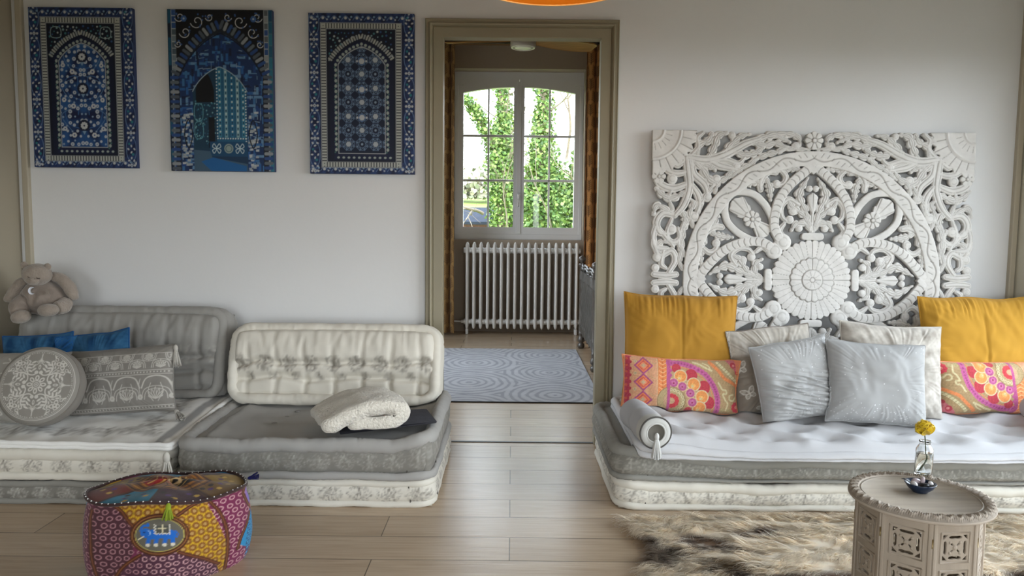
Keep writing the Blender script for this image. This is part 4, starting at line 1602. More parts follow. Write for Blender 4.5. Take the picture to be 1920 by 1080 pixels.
# ================================================================ CARVED WALL PANEL
class Relief:
    """carving drawn on a quadrant grid: height field, outline distance, groove tone and part label"""
    def __init__(self, x, y):
        self.x, self.y = x, y
        self.D = np.full(x.shape, 1e3)
        self.H = np.full(x.shape, -1.0)
        self.L = np.zeros(x.shape, int)
        self.G = np.zeros(x.shape)

    def put(self, k, d, h, lab, g=None):
        """k flat indices; d signed distance there; h height"""
        D, H, L, G = (a.reshape(-1) for a in (self.D, self.H, self.L, self.G))
        top = (d < .35) & (h > H[k])
        kk = k[top]
        H[kk] = h[top]
        L[kk] = lab
        G[kk] = g[top] if g is not None else 0
        D[k] = np.minimum(D[k], d)

    def near(self, X, Y, P, m):
        lo, hi = P.min(0) - m, P.max(0) + m
        return np.nonzero(((X >= lo[0]) & (X <= hi[0]) & (Y >= lo[1]) & (Y <= hi[1])).ravel())[0]

    def stroke(self, X, Y, pts, w, lab, h=7.0, stripes=0, lobes=0, flat=.5, grooves=True, n=None):
        """carved band along a curve; w one half-width or several along it; lobes = notched leaf edge"""
        P = smooth_path(pts, n or max(12, len(pts) * 9))
        w = np.interp(np.linspace(0, 1, len(P)), np.linspace(0, 1, np.size(w)), np.atleast_1d(np.array(w, float)))
        k = self.near(X, Y, P, w.max() * 1.5 + 3)
        if not len(k):
            return
        q = np.stack([X.ravel()[k], Y.ravel()[k]], -1)
        best = np.full(len(k), 1e9)
        s = np.zeros(len(k)); side = np.zeros(len(k)); ww = np.ones(len(k))
        arc = np.concatenate([[0], np.cumsum(np.linalg.norm(np.diff(P, axis=0), axis=1))])
        for i in range(len(P) - 1):
            p, e = P[i], P[i + 1] - P[i]
            Ls = e @ e
            t = np.clip((q - p) @ e / max(Ls, 1e-9), 0, 1)
            r = q - p - t[:, None] * e
            d = np.hypot(r[:, 0], r[:, 1])
            b = d < best
            best[b] = d[b]
            s[b] = (arc[i] + t * (arc[i + 1] - arc[i]))[b]
            side[b] = np.sign(e[0] * r[:, 1] - e[1] * r[:, 0])[b]
            ww[b] = (w[i] + t * (w[i + 1] - w[i]))[b]
        if lobes:
            ph = s / arc[-1] * lobes * PI + best / np.maximum(ww, .1) * 1.4
            ww = ww * (.66 + .42 * np.abs(np.sin(ph)))
        d = best - ww
        f = np.clip(best / np.maximum(ww, .1), 0, 1)
        hh = h * (flat + (1 - flat) * np.sqrt(np.clip(1 - f ** 2, 0, 1)))
        hh -= 1.2 * np.clip((f - .8) / .2, 0, 1) ** 2
        g = np.zeros(len(k))
        if grooves and not stripes:
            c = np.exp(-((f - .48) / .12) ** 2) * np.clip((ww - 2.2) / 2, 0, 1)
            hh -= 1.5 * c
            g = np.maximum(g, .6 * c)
        if lobes:
            v = np.abs(np.sin(s / arc[-1] * lobes * PI + f * 1.4))
            c = np.exp(-(v / .22) ** 2) * np.clip(f * 1.4, 0, 1)
            hh -= 1.6 * c
            g = np.maximum(g, .75 * c)
            c = np.exp(-(f / .1) ** 2)
            hh -= 1.1 * c
            g = np.maximum(g, .6 * c)
        if stripes:
            v = np.abs((s / stripes + .22 * np.cos(f * 2)) % 1 - .5) * stripes
            c = np.exp(-(v / .75) ** 2) * (f < .78)
            hh -= 1.5 * c
            g = np.maximum(g, .9 * c)
            c = np.exp(-((f - .86) / .07) ** 2)
            hh += .6 * c
        self.put(k, d, hh, lab, g)

    def ball(self, X, Y, cx, cy, r, lab, h=7.5):
        k = self.near(X, Y, np.array([[cx, cy]]), r + 3)
        d = np.hypot(X.ravel()[k] - cx, Y.ravel()[k] - cy)
        f = np.clip(d / r, 0, 1)
        hh = h * (.45 + .55 * np.sqrt(1 - f ** 2))
        sp = np.exp(-((d - r * .55) / (r * .09)) ** 2) * (X.ravel()[k] > cx - r * .4)
        self.put(k, d - r, hh - .5 * sp, lab, .35 * sp)

    def leaf(self, X, Y, p, q, w, lab, h=7, veins=5):
        """fan leaf from p to q with half width w and spreading veins"""
        p, q = np.array(p, float), np.array(q, float)
        e = (q - p); Ls = np.linalg.norm(e); e = e / Ls; nn = np.array([-e[1], e[0]])
        k = self.near(X, Y, np.stack([p, q]), w + 3)
        r = np.stack([X.ravel()[k], Y.ravel()[k]], -1) - p
        a, b = r @ e / Ls, r @ nn
        prof = w * np.clip(np.sin(np.clip(a, 0, 1) * PI * .5 + .22) ** 1.1 * np.clip((1.02 - a) * 4, 0, 1) ** .6, .03, 2)
        prof = prof * (1 + .10 * np.sin(np.arctan2(b, a * Ls + .1) * 22))
        d = np.maximum(np.abs(b) - prof, np.maximum(-a, a - 1) * Ls)
        f = np.clip(np.abs(b) / np.maximum(prof, .1), 0, 1)
        hh = h * (.6 + .4 * np.sqrt(1 - f ** 2))
        v = np.abs(np.sin(np.arctan2(b, np.maximum(a * Ls, .5)) * veins * 1.6))
        c = np.exp(-(v / .2) ** 2) * np.clip(a * 2, 0, 1)
        self.put(k, d, hh - 1.4 * c, lab, .7 * c)

    def flower(self, X, Y, cx, cy, r, n, lab, h=8.0, core=.26):
        k = self.near(X, Y, np.array([[cx, cy]]), r * 1.15 + 3)
        dx, dy = X.ravel()[k] - cx, Y.ravel()[k] - cy
        d, a = np.hypot(dx, dy), np.arctan2(dy, dx)
        lob = np.abs(np.cos(a * n / 2))
        R_ = r * (.84 + .18 * lob)
        hh = h * (.72 + .22 * np.sqrt(np.clip(1 - (d / r - .55) ** 2 * 3, 0, 1)))
        c = np.exp(-((1 - np.abs(np.sin(a * n / 2))) / .035) ** 2) * (d > r * core)
        hh -= 1.8 * c
        g = .85 * c
        cc = np.exp(-((d - r * core) / (r * .07)) ** 2)
        hh = np.where(d < r * core, h * 1.05 + 1.0 * np.sqrt(np.clip(1 - (d / (r * core)) ** 2, 0, 1)), hh) - 1.2 * cc
        g = np.maximum(g, .8 * cc)
        self.put(k, d - R_, hh, lab, g)


def carved_panel():
    U = .002735                               # one carving unit, metres
    HW, HH = 300.0, 276.0
    st = .92
    nx, ny = int(HW / st) + 1, int(HH / st) + 1
    X, Y = np.meshgrid(np.linspace(0, HW, nx), np.linspace(0, HH, ny), indexing='ij')
    A, B = np.minimum(X, Y), np.maximum(X, Y)      # eightfold symmetry inside the ring
    E = Relief(X, Y)
    PET, DIA, PAL, FLO, SPA, RING, MED, ROS, BOR, BAR, TOPF = range(1, 12)
    rad = np.hypot(X, Y)
    ang = np.arctan2(Y, X)
    # --- border scrollwork
    def s(pts, w, **k): E.stroke(X, Y, pts, w, BOR, **k)
    def b(x, y, r): E.ball(X, Y, x, y, r, BOR)
    s([(232, 226), (196, 222), (160, 234), (128, 252), (100, 262)], [7, 9, 9, 8, 5], h=8)
    s([(168, 232), (156, 248), (136, 266), (118, 270)], [5, 8, 7, 3], lobes=4)
    s([(196, 224), (186, 244), (178, 266), (162, 272)], [5, 9, 9, 4], lobes=4)
    s([(150, 238), (128, 232), (108, 236), (92, 246)], [4, 9, 8, 3], lobes=5)
    s([(120, 256), (92, 250), (70, 254), (50, 246)], [5, 8, 7, 4], lobes=4)
    s([(100, 262), (74, 270), (48, 272), (28, 264), (26, 252)], [8, 9, 8, 6, 4], lobes=5); b(33, 249, 8)
    s([(74, 268), (56, 262), (44, 256)], [5, 6, 3], lobes=3)
    s([(216, 232), (212, 250), (196, 258), (190, 270)], [4, 8, 8, 5], lobes=3); b(152, 268, 7)
    s([(232, 226), (214, 246), (216, 262), (206, 272)], [5, 6, 6, 4]); b(224, 262, 9)
    s([(196, 222), (176, 212), (160, 208), (142, 204)], [6, 8, 7, 4]); b(143, 210, 8)
    s([(186, 220), (162, 222), (140, 216), (128, 226)], [4, 6, 6, 3])
    s([(232, 226), (208, 206), (192, 184), (178, 178)], [6, 8, 9, 5], lobes=4); b(180, 186, 9)
    s([(226, 222), (222, 196), (202, 176), (196, 158)], [6, 8, 8, 5]); b(196, 152, 9)
    s([(210, 208), (196, 212), (182, 202)], [4, 8, 3], lobes=3)
    s([(236, 226), (232, 196), (230, 168), (240, 138), (256, 118)], [7, 9, 8, 8, 5], h=8)
    s([(230, 180), (214, 158), (210, 138), (216, 122)], [5, 8, 7, 5]); b(220, 116, 10)
    s([(232, 200), (254, 196), (274, 204), (276, 222)], [5, 7, 6, 5]); b(268, 226, 9)
    s([(236, 176), (262, 168), (286, 178), (290, 198), (276, 210)], [6, 8, 8, 7, 5]); b(262, 186, 10); b(284, 204, 7)
    s([(240, 160), (262, 150), (280, 156), (292, 168)], [5, 9, 8, 4], lobes=4)
    s([(240, 220), (252, 212), (262, 216)], [5, 7, 4]); b(250, 222, 8)
    s([(244, 232), (262, 240), (282, 236)], [4, 6, 3])
    s([(256, 118), (278, 122), (290, 106), (284, 86), (268, 84)], [6, 8, 8, 7, 5]); b(262, 92, 10)
    s([(246, 132), (236, 110), (240, 92)], [5, 9, 4], lobes=4)
    s([(256, 118), (288, 136), (296, 120)], [5, 8, 4], lobes=3)
    s([(284, 92), (262, 68), (246, 76), (250, 94)], [5, 7, 6, 4])
    s([(292, 96), (296, 76), (290, 58), (270, 56)], [6, 7, 8, 5]); s([(270, 70), (284, 66), (292, 52)], [4, 7, 4], lobes=3)
    s([(296, 70), (284, 44), (262, 52), (254, 34), (266, 12)], [5, 7, 7, 7, 5]); b(288, 40, 9)
    s([(276, 52), (280, 28), (272, 20)], [4, 6, 4]); b(291, 20, 8)
    s([(252, 8), (272, 6), (294, 8)], [6, 7, 6])
    s([(248, 60), (246, 84), (240, 104)], [3, 5, 3])
    s([(240, 18), (247, 34), (244, 58), (256, 70)], [4, 7, 6, 4], lobes=3)
    s([(238, 44), (243, 70), (238, 96), (228, 112)], [4, 7, 7, 4], lobes=4)
    s([(222, 98), (228, 122), (222, 142), (232, 150)], [4, 7, 6, 4], lobes=3)
    s([(212, 124), (208, 142), (196, 160), (186, 176)], [4, 7, 7, 4], lobes=4)
    s([(182, 162), (176, 180), (160, 190), (150, 204)], [4, 7, 7, 4], lobes=4)
    s([(150, 192), (134, 206), (118, 214), (104, 226)], [4, 7, 7, 4], lobes=4)
    s([(112, 222), (88, 232), (66, 238), (48, 246)], [4, 7, 6, 4], lobes=4)
    s([(64, 240), (44, 244), (22, 243), (8, 244)], [4, 5, 5, 4], lobes=3)
    s([(260, 130), (268, 150), (262, 168)], [4, 6, 4], lobes=2)
    s([(258, 60), (270, 84), (262, 110)], [4, 5, 4])
    E.flower(X, Y, 287, 190, 13, 6, BOR)
    E.flower(X, Y, 0, 259, 17, 8, TOPF, h=10)
    # --- corner rosettes
    cr = np.hypot(HW - X, HH - Y)
    ca = np.arctan2(HH - Y, HW - X)
    lob = np.abs(np.cos(ca * 14))
    k = np.nonzero((cr < 90).ravel())[0]
    f, a_ = cr.ravel()[k], ca.ravel()[k]
    hh = np.full(len(k), 8.0)
    ridge = np.exp(-((f - 53) / 2.2) ** 2) + np.exp(-((f - 21) / 2) ** 2)
    dash = np.exp(-((np.abs(np.sin(a_ * 11))) / .14) ** 2) * (f > 26) * (f < 38)
    dash += np.exp(-((np.abs(np.sin(a_ * 14 + PI / 2 * 0))) / .16) ** 2) * (f > 57)
    hh += 2.4 * ridge - 1.5 * dash - 1.6 * np.clip((f - 70) / 14, 0, 1)
    E.put(k, f - (77 + 6 * lob.ravel()[k]), hh, ROS, np.clip(.9 * dash + .4 * np.exp(-((f - 57) / 1.2) ** 2), 0, 1))
    # --- spandrels between ring and petals
    def s(pts, w, **k): E.stroke(A, B, pts, w, SPA, **k)
    def b(x, y, r): E.ball(A, B, x, y, r, SPA)
    s([(97, 168), (97, 184), (84, 200), (68, 198)], [6, 7, 7, 4])
    s([(62, 206), (50, 192), (54, 180), (64, 176)], [4, 6, 6, 5]); b(67, 178, 8)
    s([(74, 204), (48, 208), (20, 204)], [5, 9, 3], lobes=6)
    s([(96, 182), (120, 180), (146, 164)], [6, 10, 3], lobes=5)
    s([(86, 186), (80, 170), (78, 148)], [5, 9, 3], lobes=4)
    s([(98, 176), (110, 196), (124, 192)], [4, 8, 3], lobes=3)
    s([(128, 176), (152, 158), (160, 150)], [4, 7, 3], lobes=3)
    # --- diagonal petals and their flowers
    E.stroke(A, B, [(158, 158), (136, 163), (110, 159), (91, 143), (80, 126), (74, 112), (70, 98)], 6.6, DIA, h=7.5, flat=.75, grooves=False)
    E.leaf(A, B, (112, 112), (148, 148), 19, FLO, h=5.5)
    E.leaf(A, B, (112, 112), (82, 82), 15, FLO, h=5.5)
    E.flower(A, B, 112, 112, 16, 8, FLO)
    # --- palmettes inside the main petals
    def s(pts, w, **k): E.stroke(A, B, pts, w, PAL, **k)
    def b(x, y, r): E.ball(A, B, x, y, r, PAL)
    s([(0, 86), (0, 130)], [6, 3], h=6)
    E.leaf(A, B, (0, 122), (0, 162), 11, PAL, h=8)
    s([(3, 98), (13, 130), (25, 158), (9, 190)], [4, 7, 10, 2], lobes=6)
    s([(4, 96), (16, 120), (36, 134), (46, 150)], [4, 7, 8, 3], lobes=5)
    s([(26, 140), (44, 150), (58, 136), (56, 118), (48, 110)], [4, 6, 6, 5, 4]); b(42, 112, 8); b(36, 128, 8)
    s([(4, 94), (16, 106), (30, 104), (38, 92)], [4, 7, 7, 3], lobes=3); b(24, 96, 7)
    s([(52, 104), (60, 92), (54, 84)], [4, 6, 4]); b(6, 170, 6)
    # --- main petal frames with their curls
    E.stroke(A, B, [(0, 214), (15, 202), (34, 186), (51, 167), (63, 147), (69, 127), (71, 108), (69, 92), (63, 80)], 8.8, PET, h=9.5, flat=.8, stripes=11, grooves=False, n=70)
    E.ball(A, B, 54, 70, 15.5, PET, h=10)
    E.put(np.arange(X.size), (np.abs(B - 206) + A * .9 - 10).ravel(), np.full(X.size, 9.3), PET)
    # --- tie bars
    q = np.stack([np.maximum(A - 15, 0), np.abs(B - 81)], -1)
    d = np.hypot(q[..., 0], np.maximum(q[..., 1] - 1, 0)) - 5.5
    E.put(np.arange(X.size), d.ravel(), (9 + 1.5 * np.sqrt(np.clip(1 - ((B - 81) / 7) ** 2, 0, 1))).ravel(), BAR)
    # --- ring with a winding vine
    f = (rad - 226) / 13.5
    wav = np.sin(ang * 20)
    c1 = np.exp(-((f - .42 * wav) / .09) ** 2)
    c2 = np.exp(-(np.abs(np.sin(ang * 60 + f * 2.2)) / .22) ** 2) * (np.abs(f + .42 * wav) < .30)
    hh = 8.5 + 1.2 * np.sqrt(np.clip(1 - f ** 2, 0, 1)) - 1.5 * c1 - 1.2 * c2
    E.put(np.arange(X.size), (np.abs(rad - 226) - 13.5).ravel(), hh.ravel(), RING, np.clip(.85 * c1 + .7 * c2, 0, 1).ravel())
    # --- medallion
    f = rad
    def rays(n, lo, hi):
        return np.exp(-(np.abs(np.sin(ang * n / 2)) / (.055 * n / 30 * 30 / np.maximum(f, 8) + .03)) ** 2) * (f > lo) * (f < hi)
    o = 71 + 4 * np.abs(np.sin(ang * 18))
    hh = 8.5 - 1.8 * np.clip((f - 60) / 14, 0, 1) ** 2
    g = rays(36, 42, 80) * .9
    ri = 39 + 2.5 * np.abs(np.sin(ang * 10))
    inn = f < ri
    hh = np.where(inn, 11.5 - 1.2 * np.clip((f - 30) / 10, 0, 1) ** 2, hh)
    g = np.where(inn, rays(20, 20, 42) * .9, g)
    e1 = np.exp(-((f - ri) / 1.0) ** 2)
    hub = f < 19
    hh = np.where(hub, 13.5 - .6 * (f / 19) ** 4, hh)
    g = np.where(hub, rays(10, 5, 16) * .9, g)
    e2 = np.exp(-((f - 19) / 1.0) ** 2) + np.exp(-((f - 4.5) / .9) ** 2)
    g = np.clip(g + .8 * e1 + .7 * e2, 0, 1)
    hh = hh - 1.7 * g
    E.put(np.arange(X.size), (f - o).ravel(), hh.ravel() + .01, MED, g.ravel())
    # --- mirror out to the full panel
    def full(a, sx=1):
        a = np.concatenate([a[:0:-1], a], 0)
        return np.concatenate([a[:, :0:-1], a], 1)
    Hf, Df, Lf, Gf = full(E.H), full(E.D), full(E.L), full(E.G)
    xs = np.concatenate([-X[:0:-1, 0], X[:, 0]])
    ys = np.concatenate([-Y[0, :0:-1], Y[0]])
    NX, NY = len(xs), len(ys)
    PX, PY = np.meshgrid(xs, ys, indexing='ij')
    edge = np.maximum(np.abs(PX) - HW, np.abs(PY) - HH)
    # keep cells whose middle is wood
    Dc = (Df[:-1, :-1] + Df[1:, :-1] + Df[1:, 1:] + Df[:-1, 1:]) / 4
    keep = Dc < 0
    # snap the rim to the drawn outline
    gx, gy = np.gradient(Df, st)
    gl = np.hypot(gx, gy) + 1e-6
    sh = np.clip(Df, 0, 1.3 * st) * (Df > 0)
    ok = gl > .35
    PX = PX - np.where(ok, sh * gx / gl, 0)
    PY = PY - np.where(ok, sh * gy / gl, 0)
    PX, PY = np.clip(PX, -HW, HW), np.clip(PY, -HH, HH)
    Hs = np.where(Hf > 0, Hf, 0)
    # heights for rim points outside the wood: from inner neighbours
    for _ in range(2):
        pad = np.pad(Hs, 1, mode='edge')
        cand = np.max([pad[:-2, 1:-1], pad[2:, 1:-1], pad[1:-1, :-2], pad[1:-1, 2:]], 0)
        Hs = np.where(Hs <= 0, cand * .85, Hs)
    PXr, PYr = np.meshgrid(xs, ys, indexing='ij')
    Hs = Hs + .25 * nz(np.stack([PXr.ravel(), PYr.ravel()], -1), .06, 5, 2).reshape(NX, NY)
    # which part each cell belongs to
    Lc = np.maximum.reduce([Lf[:-1, :-1], Lf[1:, :-1], Lf[1:, 1:], Lf[:-1, 1:]])
    top = np.argmax([Hf[:-1, :-1], Hf[1:, :-1], Hf[1:, 1:], Hf[:-1, 1:]], 0)
    Lc = np.choose(top, [Lf[:-1, :-1], Lf[1:, :-1], Lf[1:, 1:], Lf[:-1, 1:]])
    cx, cy = (xs[:-1] + xs[1:])[:, None] / 2 + np.zeros((1, NY - 1)), (ys[:-1] + ys[1:])[None] / 2 + np.zeros((NX - 1, 1))
    axis = np.where(np.abs(cy) >= np.abs(cx), np.where(cy > 0, 0, 2), np.where(cx > 0, 1, 3))
    quad = (cx > 0) * 1 + (cy > 0) * 2
    sect = np.select([np.isin(Lc, [PET, PAL, BAR, TOPF]), np.isin(Lc, [DIA, FLO, SPA, ROS, BOR])], [axis, quad], 0)
    names = {PET: 'petal_frame', DIA: 'diagonal_petal_frame', PAL: 'palmette', FLO: 'flower_and_leaf', SPA: 'spandrel_leafwork', RING: 'vine_ring', MED: 'medallion', ROS: 'corner_rosette',
             BOR: 'border_scrollwork', BAR: 'tie_bar', TOPF: 'border_flower'}
    m_wash = printed('whitewashed_carved_wood', rough=.8, bscale=70, bstr=.3, bdist=.002)
    lean = R(3.4)
    zc = .892
    org = at_y(1517, 525, 3.83)
    root = thing('carved_mandala_panel', 'large whitewashed carved wooden mandala panel leaning on the wall behind the daybed', 'wall panel', (org[0], 3.83, .13))
    M = np.array(Matrix.Translation((org[0], 3.83, org[2])) @ Matrix.Rotation(-lean, 4, 'X'))
    idx = np.arange(NX * NY).reshape(NX, NY)
    wash = lin('#d8d6d2'); groove_tone = lin('#77726a')  # carved grooves get a darker grey than the raised faces
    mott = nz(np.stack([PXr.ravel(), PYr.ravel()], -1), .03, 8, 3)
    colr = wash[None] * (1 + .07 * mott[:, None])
    colr = colr * (1 - Gf.ravel()[:, None] * .8) + groove_tone[None] * Gf.ravel()[:, None] * .8
    deep = 6.5
    Vf = np.stack([PX.ravel() * U, -(deep + Hs.ravel()) * U * .78, PY.ravel() * U], -1)
    Vb = np.stack([PX.ravel() * U, np.zeros(NX * NY), PY.ravel() * U], -1)
    key = np.where(keep, Lc * 10 + sect, 0)
    for kk in np.unique(key):
        if kk == 0:
            continue
        sel = key == kk
        if sel.sum() < 12:
            continue
        I, J = np.nonzero(sel)
        quads = np.stack([idx[I, J], idx[I + 1, J], idx[I + 1, J + 1], idx[I, J + 1]], -1)
        # rim walls where the neighbour cell is another part or air
        padk = np.pad(key, 1)
        walls = []
        for di, dj, c0, c1 in ((-1, 0, (0, 1), (0, 0)), (1, 0, (1, 0), (1, 1)), (0, -1, (0, 0), (1, 0)), (0, 1, (1, 1), (0, 1))):
            bd = padk[I + 1 + di, J + 1 + dj] == 0
            a, c = idx[I[bd] + c0[0], J[bd] + c0[1]], idx[I[bd] + c1[0], J[bd] + c1[1]]
            walls.append(np.stack([a, a + NX * NY, c + NX * NY, c], -1))
        Fq = np.concatenate([quads] + walls + [quads[:, ::-1] + NX * NY])
        used, inv = np.unique(Fq, return_inverse=True)
        V = np.concatenate([Vf, Vb])[used]
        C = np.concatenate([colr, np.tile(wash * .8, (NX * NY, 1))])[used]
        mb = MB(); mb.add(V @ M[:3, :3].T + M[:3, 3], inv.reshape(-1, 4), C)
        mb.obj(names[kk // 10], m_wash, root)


carved_panel()


# ================================================================ THREE CANVAS PRINTS
m_canvas = printed('printed_canvas', rough=.55, bscale=1200, bstr=.05, bdist=.0005, spec=.4)
NAVY, BLUE, LBLUE, WHT, INK = '#17264f', '#23478c', '#4f7db5', '#d9dde0', '#0c1426'


def canvas(label, tl, br, painter, n=(205, 302), tone=.72):
    """stretched canvas hung on the wall; painter works in units of px, y down"""
    x0, _, z1 = at_y(*tl, WALL_Y - .03)
    x1, _, z0 = at_y(*br, WALL_Y - .03)
    root = thing('canvas_print', label, 'wall art', ((x0 + x1) / 2, WALL_Y, z0), 'blue tilework canvases on the wall')
    W, H = n
    nu, nv = int(W * 1.15), int(H * 1.15)
    U, V = np.meshgrid(np.linspace(0, W, nu), np.linspace(0, H, nv), indexing='ij')
    p = Paint(U, V, NAVY, 1.0)
    painter(p, W, H)
    p.c *= tone
    P = np.stack([x0 + (x1 - x0) * U.ravel() / W, np.full(U.size, WALL_Y - .030), z1 - (z1 - z0) * V.ravel() / H], -1)
    mb = MB(); mb.add(P, grid_faces(nu, nv, flip=True), p.c)
    mb.obj('printed_face', m_canvas, root)
    mb = MB(); mb.add(*box(x0, x1, WALL_Y - .0295, WALL_Y - .002, z0, z1), lin('#22335f'))
    mb.obj('stretcher', m_canvas, root, smooth=False)


def scatter(rng, x0, x1, y0, y1, mind, tries=3000):
    pts = []
    for _ in range(tries):
        q = (rng.uniform(x0, x1), rng.uniform(y0, y1))
        if all((q[0] - a) ** 2 + (q[1] - b) ** 2 > mind ** 2 for a, b in pts):
            pts.append(q)
    return pts


def tile_border(p, W, H, bw, seed):
    """floral tile border of width bw round the edge"""
    rng = random.Random(seed)
    P2 = np.stack([p.x, p.y], -1)
    c = np.clip(.5 + .8 * nz(P2, .06, seed, 3), 0, 1)[:, None]
    inb = ((p.x < bw) | (p.x > W - bw) | (p.y < bw) | (p.y > H - bw))[:, None]
    p.c = np.where(inb, lin('#17244a') * (1 - c) + lin('#2c477f') * c, p.c)
    for side in (0, 1):
        cx = bw * .48 if side == 0 else W - bw * .48
        for k in range(int(H / 62) + 2):
            cy = 18 + k * 62
            for sg in (-1, 1):
                p.curve([(cx, cy - 28), (cx + sg * bw * .42, cy - 12), (cx + sg * bw * .42, cy + 12), (cx, cy + 28)], 1.0, '#7f9cc8')
            for (dx, dy) in ((0, -17), (0, 17), (-5, -22), (5, -22), (-5, 22), (5, 22), (0, -6), (0, 6), (-6, 0), (6, 0)):
                p.disc(cx + dx, cy + dy, 2.4, WHT, 1.6, rng.uniform(0, 3))
            for dx in (-6, 6):
                p.disc(cx + dx, cy + 31, 2.2, WHT); p.disc(cx + dx * .5, cy + 40, 1.6, '#8fb3d6')
            p.disc(cx, cy + 31, 3.0, WHT); p.disc(cx, cy + 31, 1.0, BLUE)
            p.disc(cx + 3, cy + 10, 2.5, '#2f8a96'); p.disc(cx - 4, cy - 10, 2.2, '#2f8a96')
    for side in (0, 1):
        cy = bw * .42 if side == 0 else H - bw * .42
        for k in range(int(W / 22) + 1):
            cx = 6 + k * 22
            p.disc(cx, cy, 2.6, WHT); p.disc(cx + 11, cy - 2, 1.9, '#8fb3d6'); p.disc(cx + 8, cy + 3, 1.6, WHT)
            p.curve([(cx - 8, cy + 4), (cx, cy - 4), (cx + 8, cy + 4)], .9, '#7f9cc8')


def bar_frame(p, x0, x1, y0, y1, w, step=5.4):
    """white brick frame"""
    p.put(np.maximum(np.abs(p.x - (x0 + x1) / 2) - (x1 - x0) / 2, np.abs(p.y - (y0 + y1) / 2) - (y1 - y0) / 2), '#101a34')
    for k in range(int((y1 - y0) / step)):
        y = y0 + (k + .5) * step
        for xa, xb in ((x0 + 1, x0 + w - 1), (x1 - w + 1, x1 - 1)):
            p.put(np.maximum(np.abs(p.x - (xa + xb) / 2) - (xb - xa) / 2, np.abs(p.y - y) - step * .33), '#ccd0c9')
    for k in range(int((x1 - x0) / step)):
        x = x0 + (k + .5) * step
        for ya, yb in ((y0 + 1, y0 + w - 1), (y1 - w + 1, y1 - 1)):
            p.put(np.maximum(np.abs(p.y - (ya + yb) / 2) - (yb - ya) / 2, np.abs(p.x - x) - step * .33), '#ccd0c9')
    for e in (0, w):
        for a, b in (((x0 + e, y0 + e), (x1 - e, y0 + e)), ((x1 - e, y0 + e), (x1 - e, y1 - e)), ((x1 - e, y1 - e), (x0 + e, y1 - e)), ((x0 + e, y1 - e), (x0 + e, y0 + e))):
            p.seg(a, b, 1.1, '#b9bfc4')


def arch_pts(x0, x1, ys, ya, yb):
    """pointed arch outline: from bottom left up over the apex to bottom right"""
    c, h = (x0 + x1) / 2, (x1 - x0) / 2
    L = [(x0, yb), (x0, ys)]
    for t in np.linspace(0, 1, 9)[1:]:
        a = t * PI / 2
        L.append((c - h * (math.cos(a) * .42 + (1 - t) * .58), ys - (ys - ya) * (math.sin(a) * .55 + t * .45)))
    return L + [(2 * c - x, y) for x, y in L[-2::-1]]


def arch_bars(p, pts, w, step, cols):
    P = np.array(pts, float)
    L = np.concatenate([[0], np.cumsum(np.linalg.norm(np.diff(P, axis=0), axis=1))])
    n = int(L[-1] / step)
    for k in range(n):
        s = (k + .5) * step
        q = np.array([np.interp(s, L, P[:, 0]), np.interp(s, L, P[:, 1])])
        q2 = np.array([np.interp(min(s + 1, L[-1]), L, P[:, 0]), np.interp(min(s + 1, L[-1]), L, P[:, 1])])
        t = (q2 - q) / max(np.linalg.norm(q2 - q), 1e-6)
        nn = np.array([-t[1], t[0]])
        p.seg(q - nn * w * .42, q + nn * w * .42, step * .66, cols[k % len(cols)])


